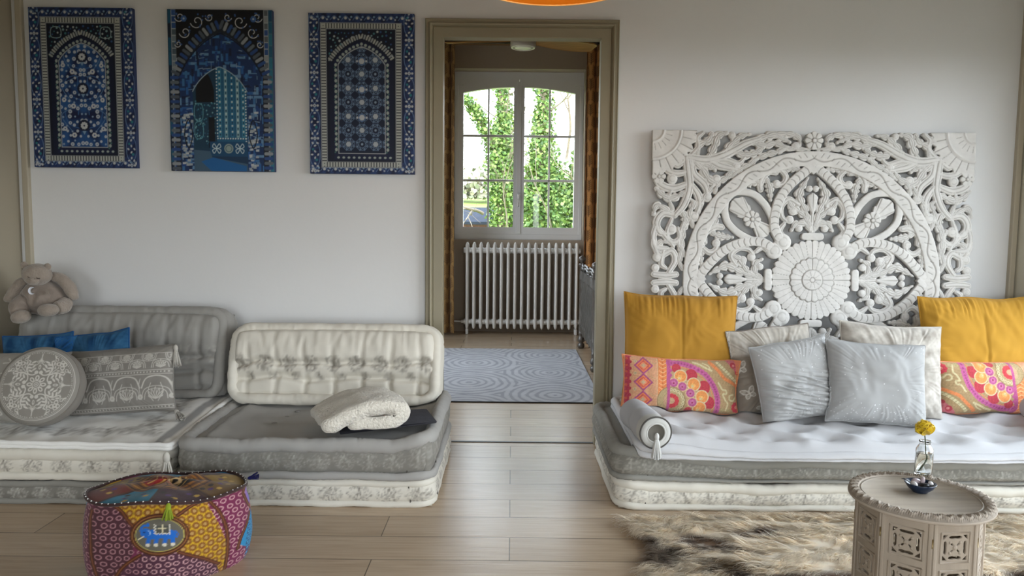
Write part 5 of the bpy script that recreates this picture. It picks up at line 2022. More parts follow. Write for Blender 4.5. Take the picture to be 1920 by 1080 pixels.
def print_niche(seed, flowers):
    def f(p, W, H):
        rng = random.Random(seed)
        tile_border(p, W, H, 21, seed)
        bar_frame(p, 23, W - 25, 18, H - 12, 11)
        p.put(np.maximum(np.abs(p.x - W / 2 + 1) - (W / 2 - 36), np.abs(p.y - 155) - 124), '#0e1830')
        # spandrel ornament
        for q in scatter(rng, 40, W - 42, 34, 95, 6, 900):
            p.disc(q[0], q[1], rng.uniform(1.2, 2.2), rng.choice(['#8fb3b9', '#4f8a92', '#c6d0d2', '#3a5f96']))
        if flowers:
            for cx in (53, W - 54):
                p.curve([(cx - 8, 38), (cx + 8, 38), (cx + 9, 55), (cx - 9, 55)], 1.2, '#aac4c4', closed=True)
        x0, x1 = 40, W - 40
        sp, ap = (92, 46) if flowers else (88, 42)
        out = arch_pts(x0, x1, sp, ap, H - 26)
        p.poly(out, '#101b3a')
        k0 = 1
        arch_bars(p, out[k0:-k0], 7, 5.2, ['#b9bdb8', '#aab2b4', '#c6c8c0'])
        i1 = arch_pts(x0 + 8, x1 - 8, sp + 3, ap + 10, H - 27)
        p.poly(i1, '#132046')
        for sgn in (0, 1):
            for k in range(17):
                y = sp + 8 + k * 10
                x = x0 + 12 if sgn == 0 else x1 - 12
                if y < H - 34:
                    p.disc(x, y, 2.6, '#b8c4bd', 3.2); p.disc(x + (2 if k % 2 else -2), y + 5, 1.6, '#4f7d78')
        top = arch_pts(x0 + 12, x1 - 12, sp + 6, ap + 15, H - 34)
        for k in range(2, len(top) - 2):
            p.disc(*top[k], 2.8, '#b8c4bd')
        for k in range(11):
            p.disc(x0 + 16 + k * 10.2, H - 31, 2.6, '#b8c4bd', 2.0)
        i2 = arch_pts(x0 + 16, x1 - 16, sp + 7, ap + 19, H - 38)
        p.poly(i2, '#c2c8cc')
        i3 = arch_pts(x0 + 17.5, x1 - 17.5, sp + 8, ap + 21, H - 39.5)
        p.poly(i3, '#1b2f63' if flowers else '#16233f')
        inside = poly_d(np.stack([p.x, p.y], -1), np.array(i3)) < 0
        keep = p.c.copy()
        c = (x0 + x1) / 2
        if flowers:
            P2 = np.stack([np.abs(p.x - c), p.y], -1)
            m = np.clip(.5 + .9 * nz(P2, .022, 4, 2), 0, 1)[:, None]
            p.c = np.where(inside[:, None], lin('#14224f') * (1 - m) + lin('#2b5fa0') * m, p.c)
            for cy, r in ((92, 30), (150, 34), (205, 36)):
                for sg in (-1, 1):
                    p.curve([(c, cy + 24), (c + sg * r * .8, cy + 14), (c + sg * r, cy - 14), (c + sg * r * .35, cy - 22), (c + sg * r * .3, cy - 4)], 1.8, '#3f6fb0')
                    p.curve([(c, cy - 24), (c + sg * r * 1.2, cy - 4), (c + sg * r * .7, cy + 26)], 1.2, '#6b93c4')
            for q in scatter(rng, 3, 46, ap + 24, H - 44, 8.5, 2500):
                r = rng.uniform(1.6, 3.8)
                for sg in (-1, 1):
                    p.disc(c + sg * q[0], q[1], r, '#cfd8e4' if r > 2.2 else '#9fb8d8')
                    if r > 3:
                        p.disc(c + sg * q[0], q[1], 1.0, '#2a4a92')
            for cy, r in ((92, 7), (152, 7.2), (222, 7.2)):
                p.disc(c, cy, r + 4, '#142040'); p.flower(c, cy, r, 9, '#dfe3e6', '#dfe3e6', core=.6); p.disc(c, cy, 1.8, '#17264f')
                p.poly([(c - 4, cy + 10), (c + 4, cy + 10), (c, cy + 17)], '#8fb3d6')
            for cy in (120, 185, 240):
                for sg in (-1, 1):
                    p.flower(c + sg * 20, cy, 5, 6, '#dfe3e6', '#2a4a92')
                    p.flower(c + sg * 38, cy - 12, 4.4, 6, '#dfe3e6', '#2a4a92')
        else:
            cell = 26.5
            ys = np.arange(ap + 18, H - 30, cell)
            for j, y in enumerate(ys):
                for i in range(-2, 3):
                    x = c + i * cell * 1.0
                    big = (i + j) % 2 == 0
                    for a in range(8):
                        t = a * PI / 4 + PI / 8
                        t2 = t + PI / 4
                        for r in (7, 12.5):
                            p.seg((x + r * math.cos(t), y + r * math.sin(t)), (x + r * math.cos(t2), y + r * math.sin(t2)), .9, '#6f8bb0')
                        p.seg((x + 7 * math.cos(t), y + 7 * math.sin(t)), (x + 13 * math.cos(t2), y + 13 * math.sin(t2)), .9, '#7d97b8')
                        p.disc(x + 9.8 * math.cos(t), y + 9.8 * math.sin(t), 1.2, '#8aa6c4')
                    if big:
                        p.disc(x, y, 6, '#1a2847'); p.flower(x, y, 5.2, 6, '#c6ced6', '#c6ced6', core=.5)
                    else:
                        p.disc(x, y, 2.2, '#9db1c9')
            for cy in (ap + 47, ap + 100, ap + 153):
                p.disc(c, cy, 10, '#0d1528'); p.flower(c, cy, 9, 8, '#5b79a4'); p.flower(c, cy, 5.5, 6, '#d6dade', '#d6dade', core=.5)
                p.disc(c - 9, cy, 2, '#d6dade'); p.disc(c + 9, cy, 2, '#d6dade')
        p.c = np.where(inside[:, None], p.c, keep)
    return f


def print_arch(p, W, H):
    """view through a tiled archway into a courtyard"""
    rng = random.Random(9)
    p.c[:] = lin('#0b0f1c')
    # outer glazed edge bricks
    def brick_col(x0, x1, cols, step, mortar='#a9b0b6'):
        p.put(np.maximum(np.abs(p.x - (x0 + x1) / 2) - (x1 - x0) / 2, np.abs(p.y - H / 2) - H / 2), mortar)
        for k in range(int(H / step) + 1):
            y = k * step + step / 2
            p.put(np.maximum(np.abs(p.x - (x0 + x1) / 2) - (x1 - x0) / 2 + .9, np.abs(p.y - y) - step / 2 + .7), rng.choice(cols))
    brick_col(0, 7, ['#10283f', '#12506e', '#0f1d33'], 26, '#14304a')
    brick_col(7, 17, ['#2b4f86', '#6e7c86', '#22447c', '#4a5a66'], 12)
    brick_col(W - 17, W - 8, ['#5a6066', '#8a8f92', '#39424a', '#2f4f86'], 12)
    brick_col(W - 8, W, ['#1f5a78', '#14486a', '#2a7088'], 22, '#52707c')
    # black and white scroll spandrels
    c = 100
    p.put(np.maximum(np.abs(p.x - c) - 84, np.abs(p.y - 45) - 45), '#0a0d16')
    for sg in (-1, 1):
        for (dx, y, r) in ((42, 22, 14), (66, 42, 12), (76, 14, 10), (18, 14, 8), (80, 64, 7)):
            x = c + sg * dx
            t = np.linspace(.3, 4.6 * PI / 2, 26)
            p.curve([(x + sg * r * (1 - q / 9) * math.cos(q), y + r * (1 - q / 9) * math.sin(q)) for q in t], 1.3, '#c9ccd0', n=40)
            for q in range(5):
                p.disc(x + rng.uniform(-r, r), y + rng.uniform(-r, r), 1.6, '#3a5a90')
        p.flower(c + sg * 68, 17, 6, 6, '#3c5f96', '#a9b4c4')
    # big arch rim
    out = arch_pts(11, W - 11, 122, 26, H)
    p.poly(out, '#1d2430')
    arch_bars(p, out, 14, 9, ['#4d5560', '#8b9094', '#2b4a80', '#5e666e', '#27457c'])
    i1 = arch_pts(21, W - 21, 122, 42, H)
    p.poly(i1, '#16305a')
    # brick vault: herringbone of blue bricks
    ins = poly_d(np.stack([p.x, p.y], -1), np.array(i1)) < 0
    keep = p.c.copy()
    for k in range(520):
        x, y = rng.uniform(20, W - 20), rng.uniform(40, H)
        col = rng.choice(['#1d3f78', '#2a5a96', '#16305e', '#3a6a9c', '#14213e', '#5f86ac'])
        if rng.random() < .6:
            p.put(np.maximum(np.abs(p.x - x) - 2.4, np.abs(p.y - y) - 7), col)
        else:
            p.put(np.maximum(np.abs(p.x - x) - 8, np.abs(p.y - y) - 2.4), col)
    for k in range(150):
        x, y = rng.uniform(20, W - 20), rng.uniform(44, H)
        ln = rng.uniform(6, 16)
        if rng.random() < .5:
            p.seg((x, y), (x, y + ln), 1.1, rng.choice(['#8ca4bc', '#6c8aa8', '#0d1626']))
        else:
            p.seg((x, y), (x + ln, y + (1.5 if x > c else -1.5)), 1.1, rng.choice(['#8ca4bc', '#6c8aa8', '#0d1626']))
    for sg in (-1, 1):      # pale lower jambs with a dark diamond
        for k in range(70):
            x, y = c + sg * rng.uniform(55, 74), rng.uniform(190, H)
            p.put(np.maximum(np.abs(p.x - x) - 3, np.abs(p.y - y) - 1.8), rng.choice(['#9aa2a8', '#b4b9bc', '#5a7a9c']))
        for q in range(4):
            p.curve([(c + sg * 64, 205), (c + sg * 72, 232), (c + sg * 64, 258), (c + sg * 56, 232)], 1.6, '#0e1420', closed=True)
    p.c = np.where(ins[:, None], p.c, keep)
    p.curve(arch_pts(22, W - 22, 122, 44, H)[1:-1], 2.2, '#0b1222', n=60)
    # opening to the courtyard
    i2 = arch_pts(46, W - 52, 152, 106, 322)
    p.poly(i2, '#153452')
    ins = poly_d(np.stack([p.x, p.y], -1), np.array(i2)) < 0
    keep = p.c.copy()
    def rect(x0, x1, y0, y1, col):
        p.put(np.maximum(np.abs(p.x - (x0 + x1) / 2) - (x1 - x0) / 2, np.abs(p.y - (y0 + y1) / 2) - (y1 - y0) / 2), col)
    rect(46, 92, 100, 262, '#17394f')
    p.poly(arch_pts(52, 88, 150, 112, 172), '#080a12')
    for k in range(90):
        p.disc(rng.uniform(48, 90), rng.uniform(170, 250), 1.4, rng.choice(['#3f7d92', '#2a5a78', '#6fa0ac']))
    for y in (178, 212):
        p.curve([(50, y), (64, y), (64, y + 26), (50, y + 26)], 1.2, '#5f97a4', closed=True)
    rect(76, 88, 200, 258, '#0a0f1a')
    rect(92, 152, 96, 262, '#1f5a7c')
    for x0, col in ((96, '#3a7d98'), (108, '#6f9aa8'), (120, '#2a6a8c'), (131, '#7fa3ac'), (142, '#3a7d98')):
        rect(x0, x0 + 6, 100, 238, col)
        for k in range(24):
            p.disc(x0 + 3, 104 + k * 5.6, 1.7, '#163a58' if k % 2 else '#b9c9c9')
    for k in range(22):
        p.disc(150, 130 + k * 5.5, 1.4, '#c9d3d3'); p.disc(93.5, 110 + k * 6, 1.3, '#c9d3d3')
    for k in range(12):
        p.disc(94 + k * 5, 240, 1.4, '#c9d3d3')
    rect(78, 152, 246, 274, '#15466a')
    for cx in (91, 137):
        for a in (-1, 1):
            for b in (-1, 1):
                p.curve([(cx, 259), (cx + a * 8, 259 + b * 3), (cx + a * 5, 259 + b * 9)], 1.4, '#b9ccd3', closed=True)
    p.disc(115, 259, 9, '#8a9a96'); p.ring(115, 259, 6, 1.4, '#3a5a68')
    p.poly([(46, 262), (78, 264), (82, 276), (152, 288), (152, 322), (46, 322)], '#3f5a70')
    p.poly([(60, 284), (84, 276), (150, 292), (150, 318), (96, 316)], '#1a5c96')
    p.c = np.where(ins[:, None], p.c, keep)
    p.curve(i2[1:-1], 1.6, '#93a8b4', n=60)


canvas('navy floral tile niche canvas, leftmost of the three blue wall prints', (52, 13), (257, 315), print_niche(3, True))
canvas('blue archway and courtyard canvas, the middle one of three wall prints', (313, 17), (515, 322), print_arch, tone=1.05)
canvas('navy star lattice tile niche canvas nearest the doorway', (578, 24), (777, 327), print_niche(5, False))
# ================================================================ SIDE TABLE, VASE, BOWL
def mask_plate(x0, x1, y0, y1, st, sdf, th):
    """flat plate cut by sdf(x, y) < 0, thickness th; local x, z with y in 0..th"""
    nx, ny = int((x1 - x0) / st) + 1, int((y1 - y0) / st) + 1
    X, Y = np.meshgrid(np.linspace(x0, x1, nx), np.linspace(y0, y1, ny), indexing='ij')
    D = sdf(X, Y)
    Dc = (D[:-1, :-1] + D[1:, :-1] + D[1:, 1:] + D[:-1, 1:]) / 4
    keep = Dc < 0
    gx, gy = np.gradient(D, X[1, 0] - X[0, 0], Y[0, 1] - Y[0, 0])
    gl = np.hypot(gx, gy) + 1e-6
    sh = np.clip(D, 0, 1.2 * st) * (D > 0) * (gl > .35)
    X, Y = X - sh * gx / gl, Y - sh * gy / gl
    idx = np.arange(nx * ny).reshape(nx, ny)
    I, J = np.nonzero(keep)
    q = np.stack([idx[I, J], idx[I + 1, J], idx[I + 1, J + 1], idx[I, J + 1]], -1)
    padk = np.pad(keep, 1)
    n = nx * ny
    W = []
    for di, dj, c0, c1 in ((-1, 0, (0, 1), (0, 0)), (1, 0, (1, 0), (1, 1)), (0, -1, (0, 0), (1, 0)), (0, 1, (1, 1), (0, 1))):
        bd = ~padk[I + 1 + di, J + 1 + dj]
        a, c = idx[I[bd] + c0[0], J[bd] + c0[1]], idx[I[bd] + c1[0], J[bd] + c1[1]]
        W.append(np.stack([a, a + n, c + n, c], -1))
    F = np.concatenate([q] + W + [q[:, ::-1] + n])
    V = np.concatenate([np.stack([X.ravel(), np.zeros(n), Y.ravel()], -1), np.stack([X.ravel(), np.full(n, th), Y.ravel()], -1)])
    used, inv = np.unique(F, return_inverse=True)
    return V[used], inv.reshape(-1, 4)


TZ = .42


def side_table():
    m_lime = simple('limed_carved_wood', '#998c7c', rough=.75, bscale=60, bstr=.5, bdist=.003, var=.16, vscale=9, stretch=(1, 1, .25))
    m_top = simple('limed_table_top', '#a09484', rough=.6, bscale=40, bstr=.2, bdist=.002, var=.2, vscale=4, stretch=(1, 9, 1))
    m_brass = simple('aged_brass', '#8c7a55', rough=.45, metal=.8)
    pl, pr = at_z(1588, 905, TZ), at_z(1873, 946, TZ)
    c = (pl + pr) / 2
    Rt = np.linalg.norm(pr - pl) / 2 * .985
    root = thing('side_table', 'small round limed wood table with an eight-sided fretwork base on the hide', 'side table', (c[0], c[1], 0))
    # turned top with a sunk centre
    n = 160
    prof = [(0, -.006), (Rt * .80, -.006), (Rt * .805, -.0045), (Rt * .815, -.003), (Rt * .825, -.0045), (Rt * .835, -.0055), (Rt * .845, -.003)]
    V, F = lathe([(r, TZ + z) for r, z in prof], n, (c[0], c[1], 0))
    mb = MB(); mb.add(V, F[:, ::-1]); mb.obj('table_top', m_top, root)
    # carved rim: running leaf relief
    ns, nr = 720, 40
    a = np.arange(ns) / ns * 2 * PI
    t = np.linspace(0, 1, nr)
    pr_ = np.array([(Rt * .845, TZ - .003), (Rt * .86, TZ + .0), (Rt * .95, TZ - .001), (Rt * .985, TZ - .006), (Rt * 1.0, TZ - .013), (Rt * .99, TZ - .019), (Rt * .95, TZ - .022), (Rt * .80, TZ - .022)])
    pp = smooth_path(pr_, nr)
    A, T = np.meshgrid(a, t, indexing='ij')
    wv = np.sin(A * 40) * .5
    u = T * 4.2 - 1.15
    rel = np.where((T > .12) & (T < .55), -.0004 + .0036 * (np.exp(-((u - wv * .55) / .22) ** 2) + .8 * np.exp(-(np.abs(np.sin(A * 100 + u * 1.6)) / .45) ** 2) * (np.abs(u - wv * .5) < .75)), 0)
    rad = np.repeat(pp[None, :, 0], ns, 0) + rel * .35 * (T > .35)
    z = np.repeat(pp[None, :, 1], ns, 0) + rel
    recess = np.clip((.0012 - rel) / .002, 0, 1) * ((T > .12) & (T < .55))  # low parts of the rim carving are coloured darker
    rimc = lin('#ada193')[None] * (1 - recess.ravel()[:, None] * .5) + lin('#4e453c')[None] * recess.ravel()[:, None] * .5
    V = np.stack([c[0] + rad * np.cos(A), c[1] + rad * np.sin(A), z], -1).reshape(-1, 3)
    mb = MB(); mb.add(V, grid_faces(ns, nr, wrap_u=True), rimc); mb.obj('carved_rim', printed('limed_rim', rough=.75, bscale=80, bstr=.3, bdist=.002), root)
    # the eight hinged fretwork panels
    Rb = Rt * .885
    sw = 2 * Rb * math.sin(PI / 8)
    H = TZ - .022
    def sdf(X, Z):
        d = np.maximum(np.abs(X) - sw / 2 + .0004, np.abs(Z - H / 2) - H / 2)
        d = np.maximum(d, .030 - Z)
        # foot arch
        arch = np.hypot(X / (sw * .32), np.maximum(Z - .03, 0) / .062) - 1
        d = np.maximum(d, -arch * .03)
        hs = sw * .275
        for zc in (H - .035 - hs, H - .035 - hs * 3 - .034, H - .035 - hs * 5 - .068):
            x, z = X, Z - zc
            r, ph = np.hypot(x, z), np.arctan2(z, x)
            holes = np.full(X.shape, 1e3)
            def hole(cx, cy, rx, ry, an):
                dx, dy = x - cx, z - cy
                ca, sa = math.cos(an), math.sin(an)
                q = np.hypot((dx * ca + dy * sa) / rx, (-dx * sa + dy * ca) / ry)
                return (q - 1) * min(rx, ry)
            for k in range(4):
                an = PI / 4 + k * PI / 2
                holes = np.minimum(holes, np.maximum(np.maximum(np.abs(x), np.abs(z)) - hs, hs * 1.36 - (x * math.cos(an) + z * math.sin(an)) * 1.2))
                for s in (-1, 1):
                    b = an + s * .48
                    holes = np.minimum(holes, hole(hs * .84 * math.cos(b), hs * .84 * math.sin(b), hs * .27, hs * .125, b + PI / 2 + s * .35))
                b = k * PI / 2
                holes = np.minimum(holes, hole(hs * .80 * math.cos(b), hs * .80 * math.sin(b), hs * .11, hs * .18, b))
                holes = np.minimum(holes, hole(hs * .36 * math.cos(an), hs * .36 * math.sin(an), hs * .15, hs * .07, an))
            d = np.maximum(d, -holes)
        return d
    Vp, Fp = mask_plate(-sw / 2, sw / 2, 0, H, .0013, sdf, .010)
    # raised frame mouldings and carved relief on the plate face
    mbp = MB(); mbp.add(Vp, Fp)
    hs = sw * .275
    for zc in (H - .035 - hs, H - .035 - hs * 3 - .034, H - .035 - hs * 5 - .068):
        e = hs + .006
        for (p, q) in (((-e, -e), (e, -e)), ((e, -e), (e, e)), ((e, e), (-e, e)), ((-e, e), (-e, -e))):
            mbp.add(*tube([(p[0], .0005, zc + p[1]), (q[0], .0005, zc + q[1])], .0024, 6))
        for k in range(4):
            an = PI / 4 + k * PI / 2
            mbp.add(*ell((hs * .58 * math.cos(an), .0005, zc + hs * .58 * math.sin(an)), (hs * .13, .0022, hs * .13), 8, 10))
        mbp.add(*ell((0, .0003, zc), (hs * .2, .0028, hs * .2), 8, 12))
    mbp.add(*rbox(-sw / 2 + .006, 0, H / 2 + .015, .010, .006, H - .04, .002, 2))
    mbp.add(*rbox(sw / 2 - .006, 0, H / 2 + .015, .010, .006, H - .04, .002, 2))
    ap = Rb * math.cos(PI / 8)
    view = math.atan2(-c[0], c[1])               # towards the camera
    first = None
    for k in range(8):
        rz = view + k * PI / 4 + PI / 8 + .22
        if first is None:
            mbp.V = [v + np.array([0, -ap, 0]) for v in mbp.V]
            first = mbp.obj('fretwork_panel', m_lime, None)
            first.parent = root
            o = first
        else:
            o = first.copy()
            COL.objects.link(o)
            o.parent = root
        o.rotation_euler = (0, 0, rz)
        hb = MB(); hb.add(*tube([(sw / 2 - .0005, -ap - .001, H - .07), (sw / 2 - .0005, -ap - .001, H - .045)], .0022, 8))
        h = hb.obj('hinge', m_brass, None)
        h.parent = o
    return c


tc_ = side_table()
def refract(name, ior, tint):
    m, nt, b = new_mat(name)
    sock(b, Base_Color=(*tint, 1), Roughness=.0, IOR=ior)
    b.inputs['Transmission Weight'].default_value = 1
    return m


m_clear = refract('clear_glass', 1.46, (.99, 1, 1))
m_water = refract('water', 1.33, (.97, .99, .985))


def vase_and_rose():
    m_petal = simple('yellow_petal', '#e3c31a', rough=.55, var=.12, vscale=40, sheen=.2)
    m_stem = simple('green_stem', '#3d4a26', rough=.6)
    p = at_z(1731, 889, TZ)
    x, y, z = p[0], p[1], TZ - .005
    r, h = .0245, .108
    root = thing('bottle_vase', 'clear glass bottle with water holding the yellow rose on the round table', 'vase', (x, y, z))
    out = [(0, .001), (r * .9, .001), (r, .006), (r, .072), (r * .96, .084), (r * .72, .094), (r * .60, .098), (r * .60, .104), (r * .68, .106), (r * .66, .109)]
    inn = [(r * .54, .108), (r * .52, .098), (r * .64, .092), (r * .88, .082), (r * .92, .072), (r * .92, .010), (r * .8, .006), (0, .006)]
    V, F = lathe(out + inn, 40, (x, y, z))
    mb = MB(); mb.add(V, F); mb.obj('glass_body', m_clear, root)
    V, F = lathe([(0, .0065), (r * .8, .0068), (r * .91, .011), (r * .91, .070), (r * .87, .0705), (0, .0702)], 40, (x, y, z))
    mb = MB(); mb.add(V, F); mb.obj('water', m_water, root)
    # rose
    fr = thing('rose', 'single open yellow rose standing in the glass bottle', 'flower', (x, y, z + .11))
    top = at_y(1734, 804, y)
    path = smooth_path([(x - .012, y, z + .016), (x - .002, y + .002, z + .03), (x + .006, y, z + .052), (x + .003, y, z + .08), (x + .001, y, z + .104), tuple(top - [0, 0, .012])], 24)
    mb = MB(); mb.add(*tube(path, .0017, 8))
    mb.add(*ell(path[8], (.0028, .0028, .0022), 6, 8)); mb.add(*ell(path[4], (.0025, .0025, .002), 6, 8))
    mb.obj('stem', m_stem, fr)
    rng = random.Random(3)
    k = 0
    for ring, (cnt, rr, tilt, hgt) in enumerate(((3, .007, .08, .036), (4, .012, .18, .037), (5, .018, .32, .037), (6, .022, .50, .036), (5, .025, .80, .036))):
        for q in range(cnt):
            a = q / cnt * 2 * PI + ring * .7 + rng.uniform(-.2, .2)
            u, v = np.meshgrid(np.linspace(-1, 1, 9), np.linspace(0, 1, 9), indexing='ij')
            wd = rr * 1.15 * np.sin(np.clip(v * 2.3 + .25, 0, PI - .45)) ** .8
            px = u * wd
            tl = tilt * (v ** 1.1)
            pz = hgt * (np.sin(tl + .001) / (tl + .001)) * v * np.cos(tl * .4)
            py = hgt * v * np.sin(tl) * .9 + rr * .28 * (1 - np.abs(u) ** 2) * 1.2 - .25 * rr
            pz = pz - .003 * (u ** 2) * v + .002 * np.sin(u * 4 + q) * v + .0014 * rng.uniform(-1, 1)
            P = np.stack([px.ravel(), py.ravel(), pz.ravel() - .017 + .002 * (4 - ring)], -1)
            P = rot(Matrix.Rotation(a, 3, 'Z'), P) @ np.array(Matrix.Rotation(-.25, 3, 'Y')).T
            b = MB(); b.add(P + top, grid_faces(9, 9))
            o = b.obj('petal', m_petal, fr)
            md = o.modifiers.new('thickness', 'SOLIDIFY'); md.thickness = .0006
            k += 1
    for q in range(4):
        a = q * 1.6 + .3
        b = MB()
        b.add(*tube(smooth_path([tuple(top + np.array([0, 0, -.013])), tuple(top + np.array([math.cos(a) * .010, math.sin(a) * .010, -.012])), tuple(top + np.array([math.cos(a) * .020, math.sin(a) * .020, -.009]))], 8), np.linspace(.003, .0006, 8), 6, flat=.3))
        b.obj('sepal', m_stem, fr)


vase_and_rose()


def bowl_of_stones():
    m_glaze = simple('dark_blue_glaze', '#14263f', rough=.18, var=.25, vscale=25, spec=.6)
    m_white = simple('white_crystal', '#cfcac8', rough=.25, bscale=120, bstr=.4)
    m_black = simple('black_stone', '#17161a', rough=.35, bscale=80, bstr=.6)
    m_pink = simple('rose_quartz', '#a99a9c', rough=.3, bscale=90, bstr=.4)
    m_steel = simple('dark_horn', '#1b1a1c', rough=.4)
    p = at_z(1725, 918, TZ)
    x, y, z = p[0], p[1], TZ - .0055
    root = thing('bowl', 'small dark blue glazed bowl of stones on the round table', 'bowl', (x, y, z))
    V, F = lathe([(0, 0), (.020, 0), (.022, .003), (.033, .012), (.0405, .024), (.0418, .026), (.040, .0265), (.031, .0145), (.018, .0085), (0, .0075)], 48, (x, y, z))
    mb = MB(); mb.add(V, F); mb.obj('bowl_body', m_glaze, root)
    defs = [('white tumbled stone at the left inside the blue bowl', m_white, (-.020, -.003, .0225), (.009, .014, .008), .5),
            ('clear pale crystal leaning up at the back of the blue bowl', m_pink, (-.004, .015, .0235), (.014, .009, .010), .2),
            ('pointed pale crystal standing tallest in the blue bowl', m_pink, (.009, .006, .0290), (.006, .006, .013), .1),
            ('large rough black stone in the middle of the blue bowl', m_black, (.006, -.010, .0195), (.015, .010, .0075), -.2),
            ('white round stone at the right inside the blue bowl', m_white, (.026, -.006, .0255), (.0075, .0075, .006), .4)]
    for i, (lab, m, d, r, an) in enumerate(defs):
        V, F = ell((0, 0, 0), r, 12, 16)
        V *= 1 + .12 * nz(V / max(r), .8, 10 + i, 2)[:, None]
        V = V @ np.array(Matrix.Rotation(an, 3, 'Y')).T
        mb = MB(); mb.add(V + np.array([x, y, z]) + d, F)
        tag(mb.obj('stone', m, None), lab, 'stone', 'stones in the blue bowl')
    mb = MB(); mb.add(*tube(smooth_path([(x - .022, y + .012, z + .021), (x - .034, y + .016, z + .030), (x - .046, y + .018, z + .031)], 14), np.array([.0035] * 3 + [.005] * 5 + [.0045, .004, .003, .002, .0012, .0006]), 8, flat=.35))
    tag(mb.obj('horn_spoon', m_steel, None), 'thin black spoon handle sticking out of the blue bowl', 'spoon')


bowl_of_stones()


# ================================================================ PATCHWORK POUF
def pouf():
    Rp = .272
    cpos = np.array([*at_z(309, 1050, 0)[:2], 0])
    cpos[1] = 2.515
    cpos[0] = (309 - 960) / FOC * 2.53
    root = thing('pouf', 'round patchwork pouf in yellow, magenta and brown with a blue elephant, on the floor', 'pouf', tuple(cpos))
    Hp = .243
    def hgt(x, y):
        """top tips back a little and dips in the middle"""
        return Hp - .13 * y + .007 * np.cos(np.arctan2(y, x) * 5 + .6)
    na, nt = 420, 130
    ph = np.linspace(-PI, PI, na, endpoint=False)
    t = np.linspace(0, 1, nt)
    A, T = np.meshgrid(ph, t, indexing='ij')
    A, T = A.ravel(), T.ravel()
    fac = 1 + .022 * np.cos(A * 6 + .5)
    r = Rp * fac * (.93 + .07 * np.sin(np.clip(T * 1.1, 0, 1) * PI) ** .7)
    P2 = np.stack([np.cos(A), np.sin(A), T], -1)
    r = r + .005 * nz(P2, .9, 6, 3)
    fv = -cpos[:2] / np.linalg.norm(cpos[:2])      # A = 0 faces the room's middle
    rv = np.array([-fv[1], fv[0]])
    def polar(rr, aa):
        return rr * (fv[0] * np.cos(aa) + rv[0] * np.sin(aa)), rr * (fv[1] * np.cos(aa) + rv[1] * np.sin(aa))
    x, y = polar(r, A)
    z = hgt(x, y) * T
    # pattern in px-like units of the front: sx to the right, sy down
    sx, sy = 160 * A / 1.35 * 1.0, 175 * (1 - T)
    sx = 160 * np.where(np.abs(A) < 1.2, np.sin(A), np.sign(A) * (math.sin(1.2) + (np.abs(A) - 1.2) * .9))
    p = Paint(sx, sy, '#6d2a46', .9)
    def Q(cx, cy):
        return (140 + cx / 5.4 - 309, max(0, (880 + cy / 5.4 - 942)))
    def pg(pts, col):
        p.poly([Q(*q) for q in pts], col)
    MAG, PUR, DMAG, YEL, BRN, SKY = '#6f2347', '#49262f', '#581a32', '#c39a1e', '#4a2410', '#1f86b8'
    pg([(380, 200), (1000, 200), (1280, 240), (1400, 500), (1460, 1000), (1430, 1400), (1250, 1400), (900, 860), (600, 700)], YEL)
    pg([(180, 300), (380, 300), (560, 560), (560, 860), (380, 1100), (200, 1400), (150, 1400)], PUR)
    pg([(620, 860), (980, 860), (1330, 1080), (1500, 1500), (200, 1500), (400, 1100)], '#4b2838')
    pg([(-60, 250), (190, 300), (170, 1500), (-100, 1500)], DMAG)
    pg([(1290, 150), (1720, 60), (1760, 1000), (1700, 1500), (1440, 1500), (1470, 1000)], MAG)
    pg([(1700, 640), (1780, 700), (1900, 900), (1850, 1300), (1560, 1010)], SKY)
    # unseen sides go on in the same patches
    rng = random.Random(4)
    back = np.abs(A) > 1.35
    sect = (np.floor((A + PI) / (2 * PI) * 9)).astype(int)
    for k_, col in enumerate((MAG, YEL, SKY, PUR, MAG, YEL, DMAG, SKY, PUR)):
        p.c[back & (sect == k_)] = lin(col)
    # flowers on yellow, rings on magenta
    yel, red = lin(YEL), None
    isy = np.abs(p.c - yel).sum(1) < .02
    ism = ~isy & ~(np.abs(p.c - lin(SKY)).sum(1) < .02)
    keep = p.c.copy()
    q = Paint(sx, sy, '#000000', .9); q.c = keep.copy()
    for j in range(-2, 12):
        for i in range(-9, 14):
            cx, cy = i * 17 + (8.5 if j % 2 else 0) + 2, j * 15 + 4
            q.flower(cx, cy, 8.2, 11, '#8a5a1c'); q.disc(cx, cy, 5.4, '#7a4a16'); q.disc(cx, cy, 3.4, '#b08a50'); q.disc(cx + 8.5, cy + 1, 1.6, '#8f7a20')
    p.c = np.where(isy[:, None], q.c, p.c)
    q = Paint(sx, sy, '#000000', .9); q.c = p.c.copy()
    for j in range(-2, 14):
        for i in range(-16, 18):
            cx, cy = i * 15.5 + (7.7 if j % 2 else 0) + rng.uniform(-1, 1), j * 13.5 + rng.uniform(-1, 1)
            q.ring(cx, cy, 4.4, 1.7, '#c79a9c' if i > -4 else '#a97a80', ry=rng.uniform(3.8, 4.8))
    p.c = np.where((ism & ~isy)[:, None], q.c, p.c)
    for j in range(10):
        for i in range(3):
            a, b = Q(1680 + i * 60, 720 + j * 70)
            p.disc(a, b, 5, '#124a78'); p.disc(a, b, 2, '#58b8dc')
    # lilac medallion at the right
    a, b = Q(1735, 470)
    p.disc(a, b, 9, '#8a6ab0', 34); p.disc(a + 3, b + 6, 4, '#4f86d0', 12); p.disc(a + 3, b + 24, 3, '#d0622a', 6)
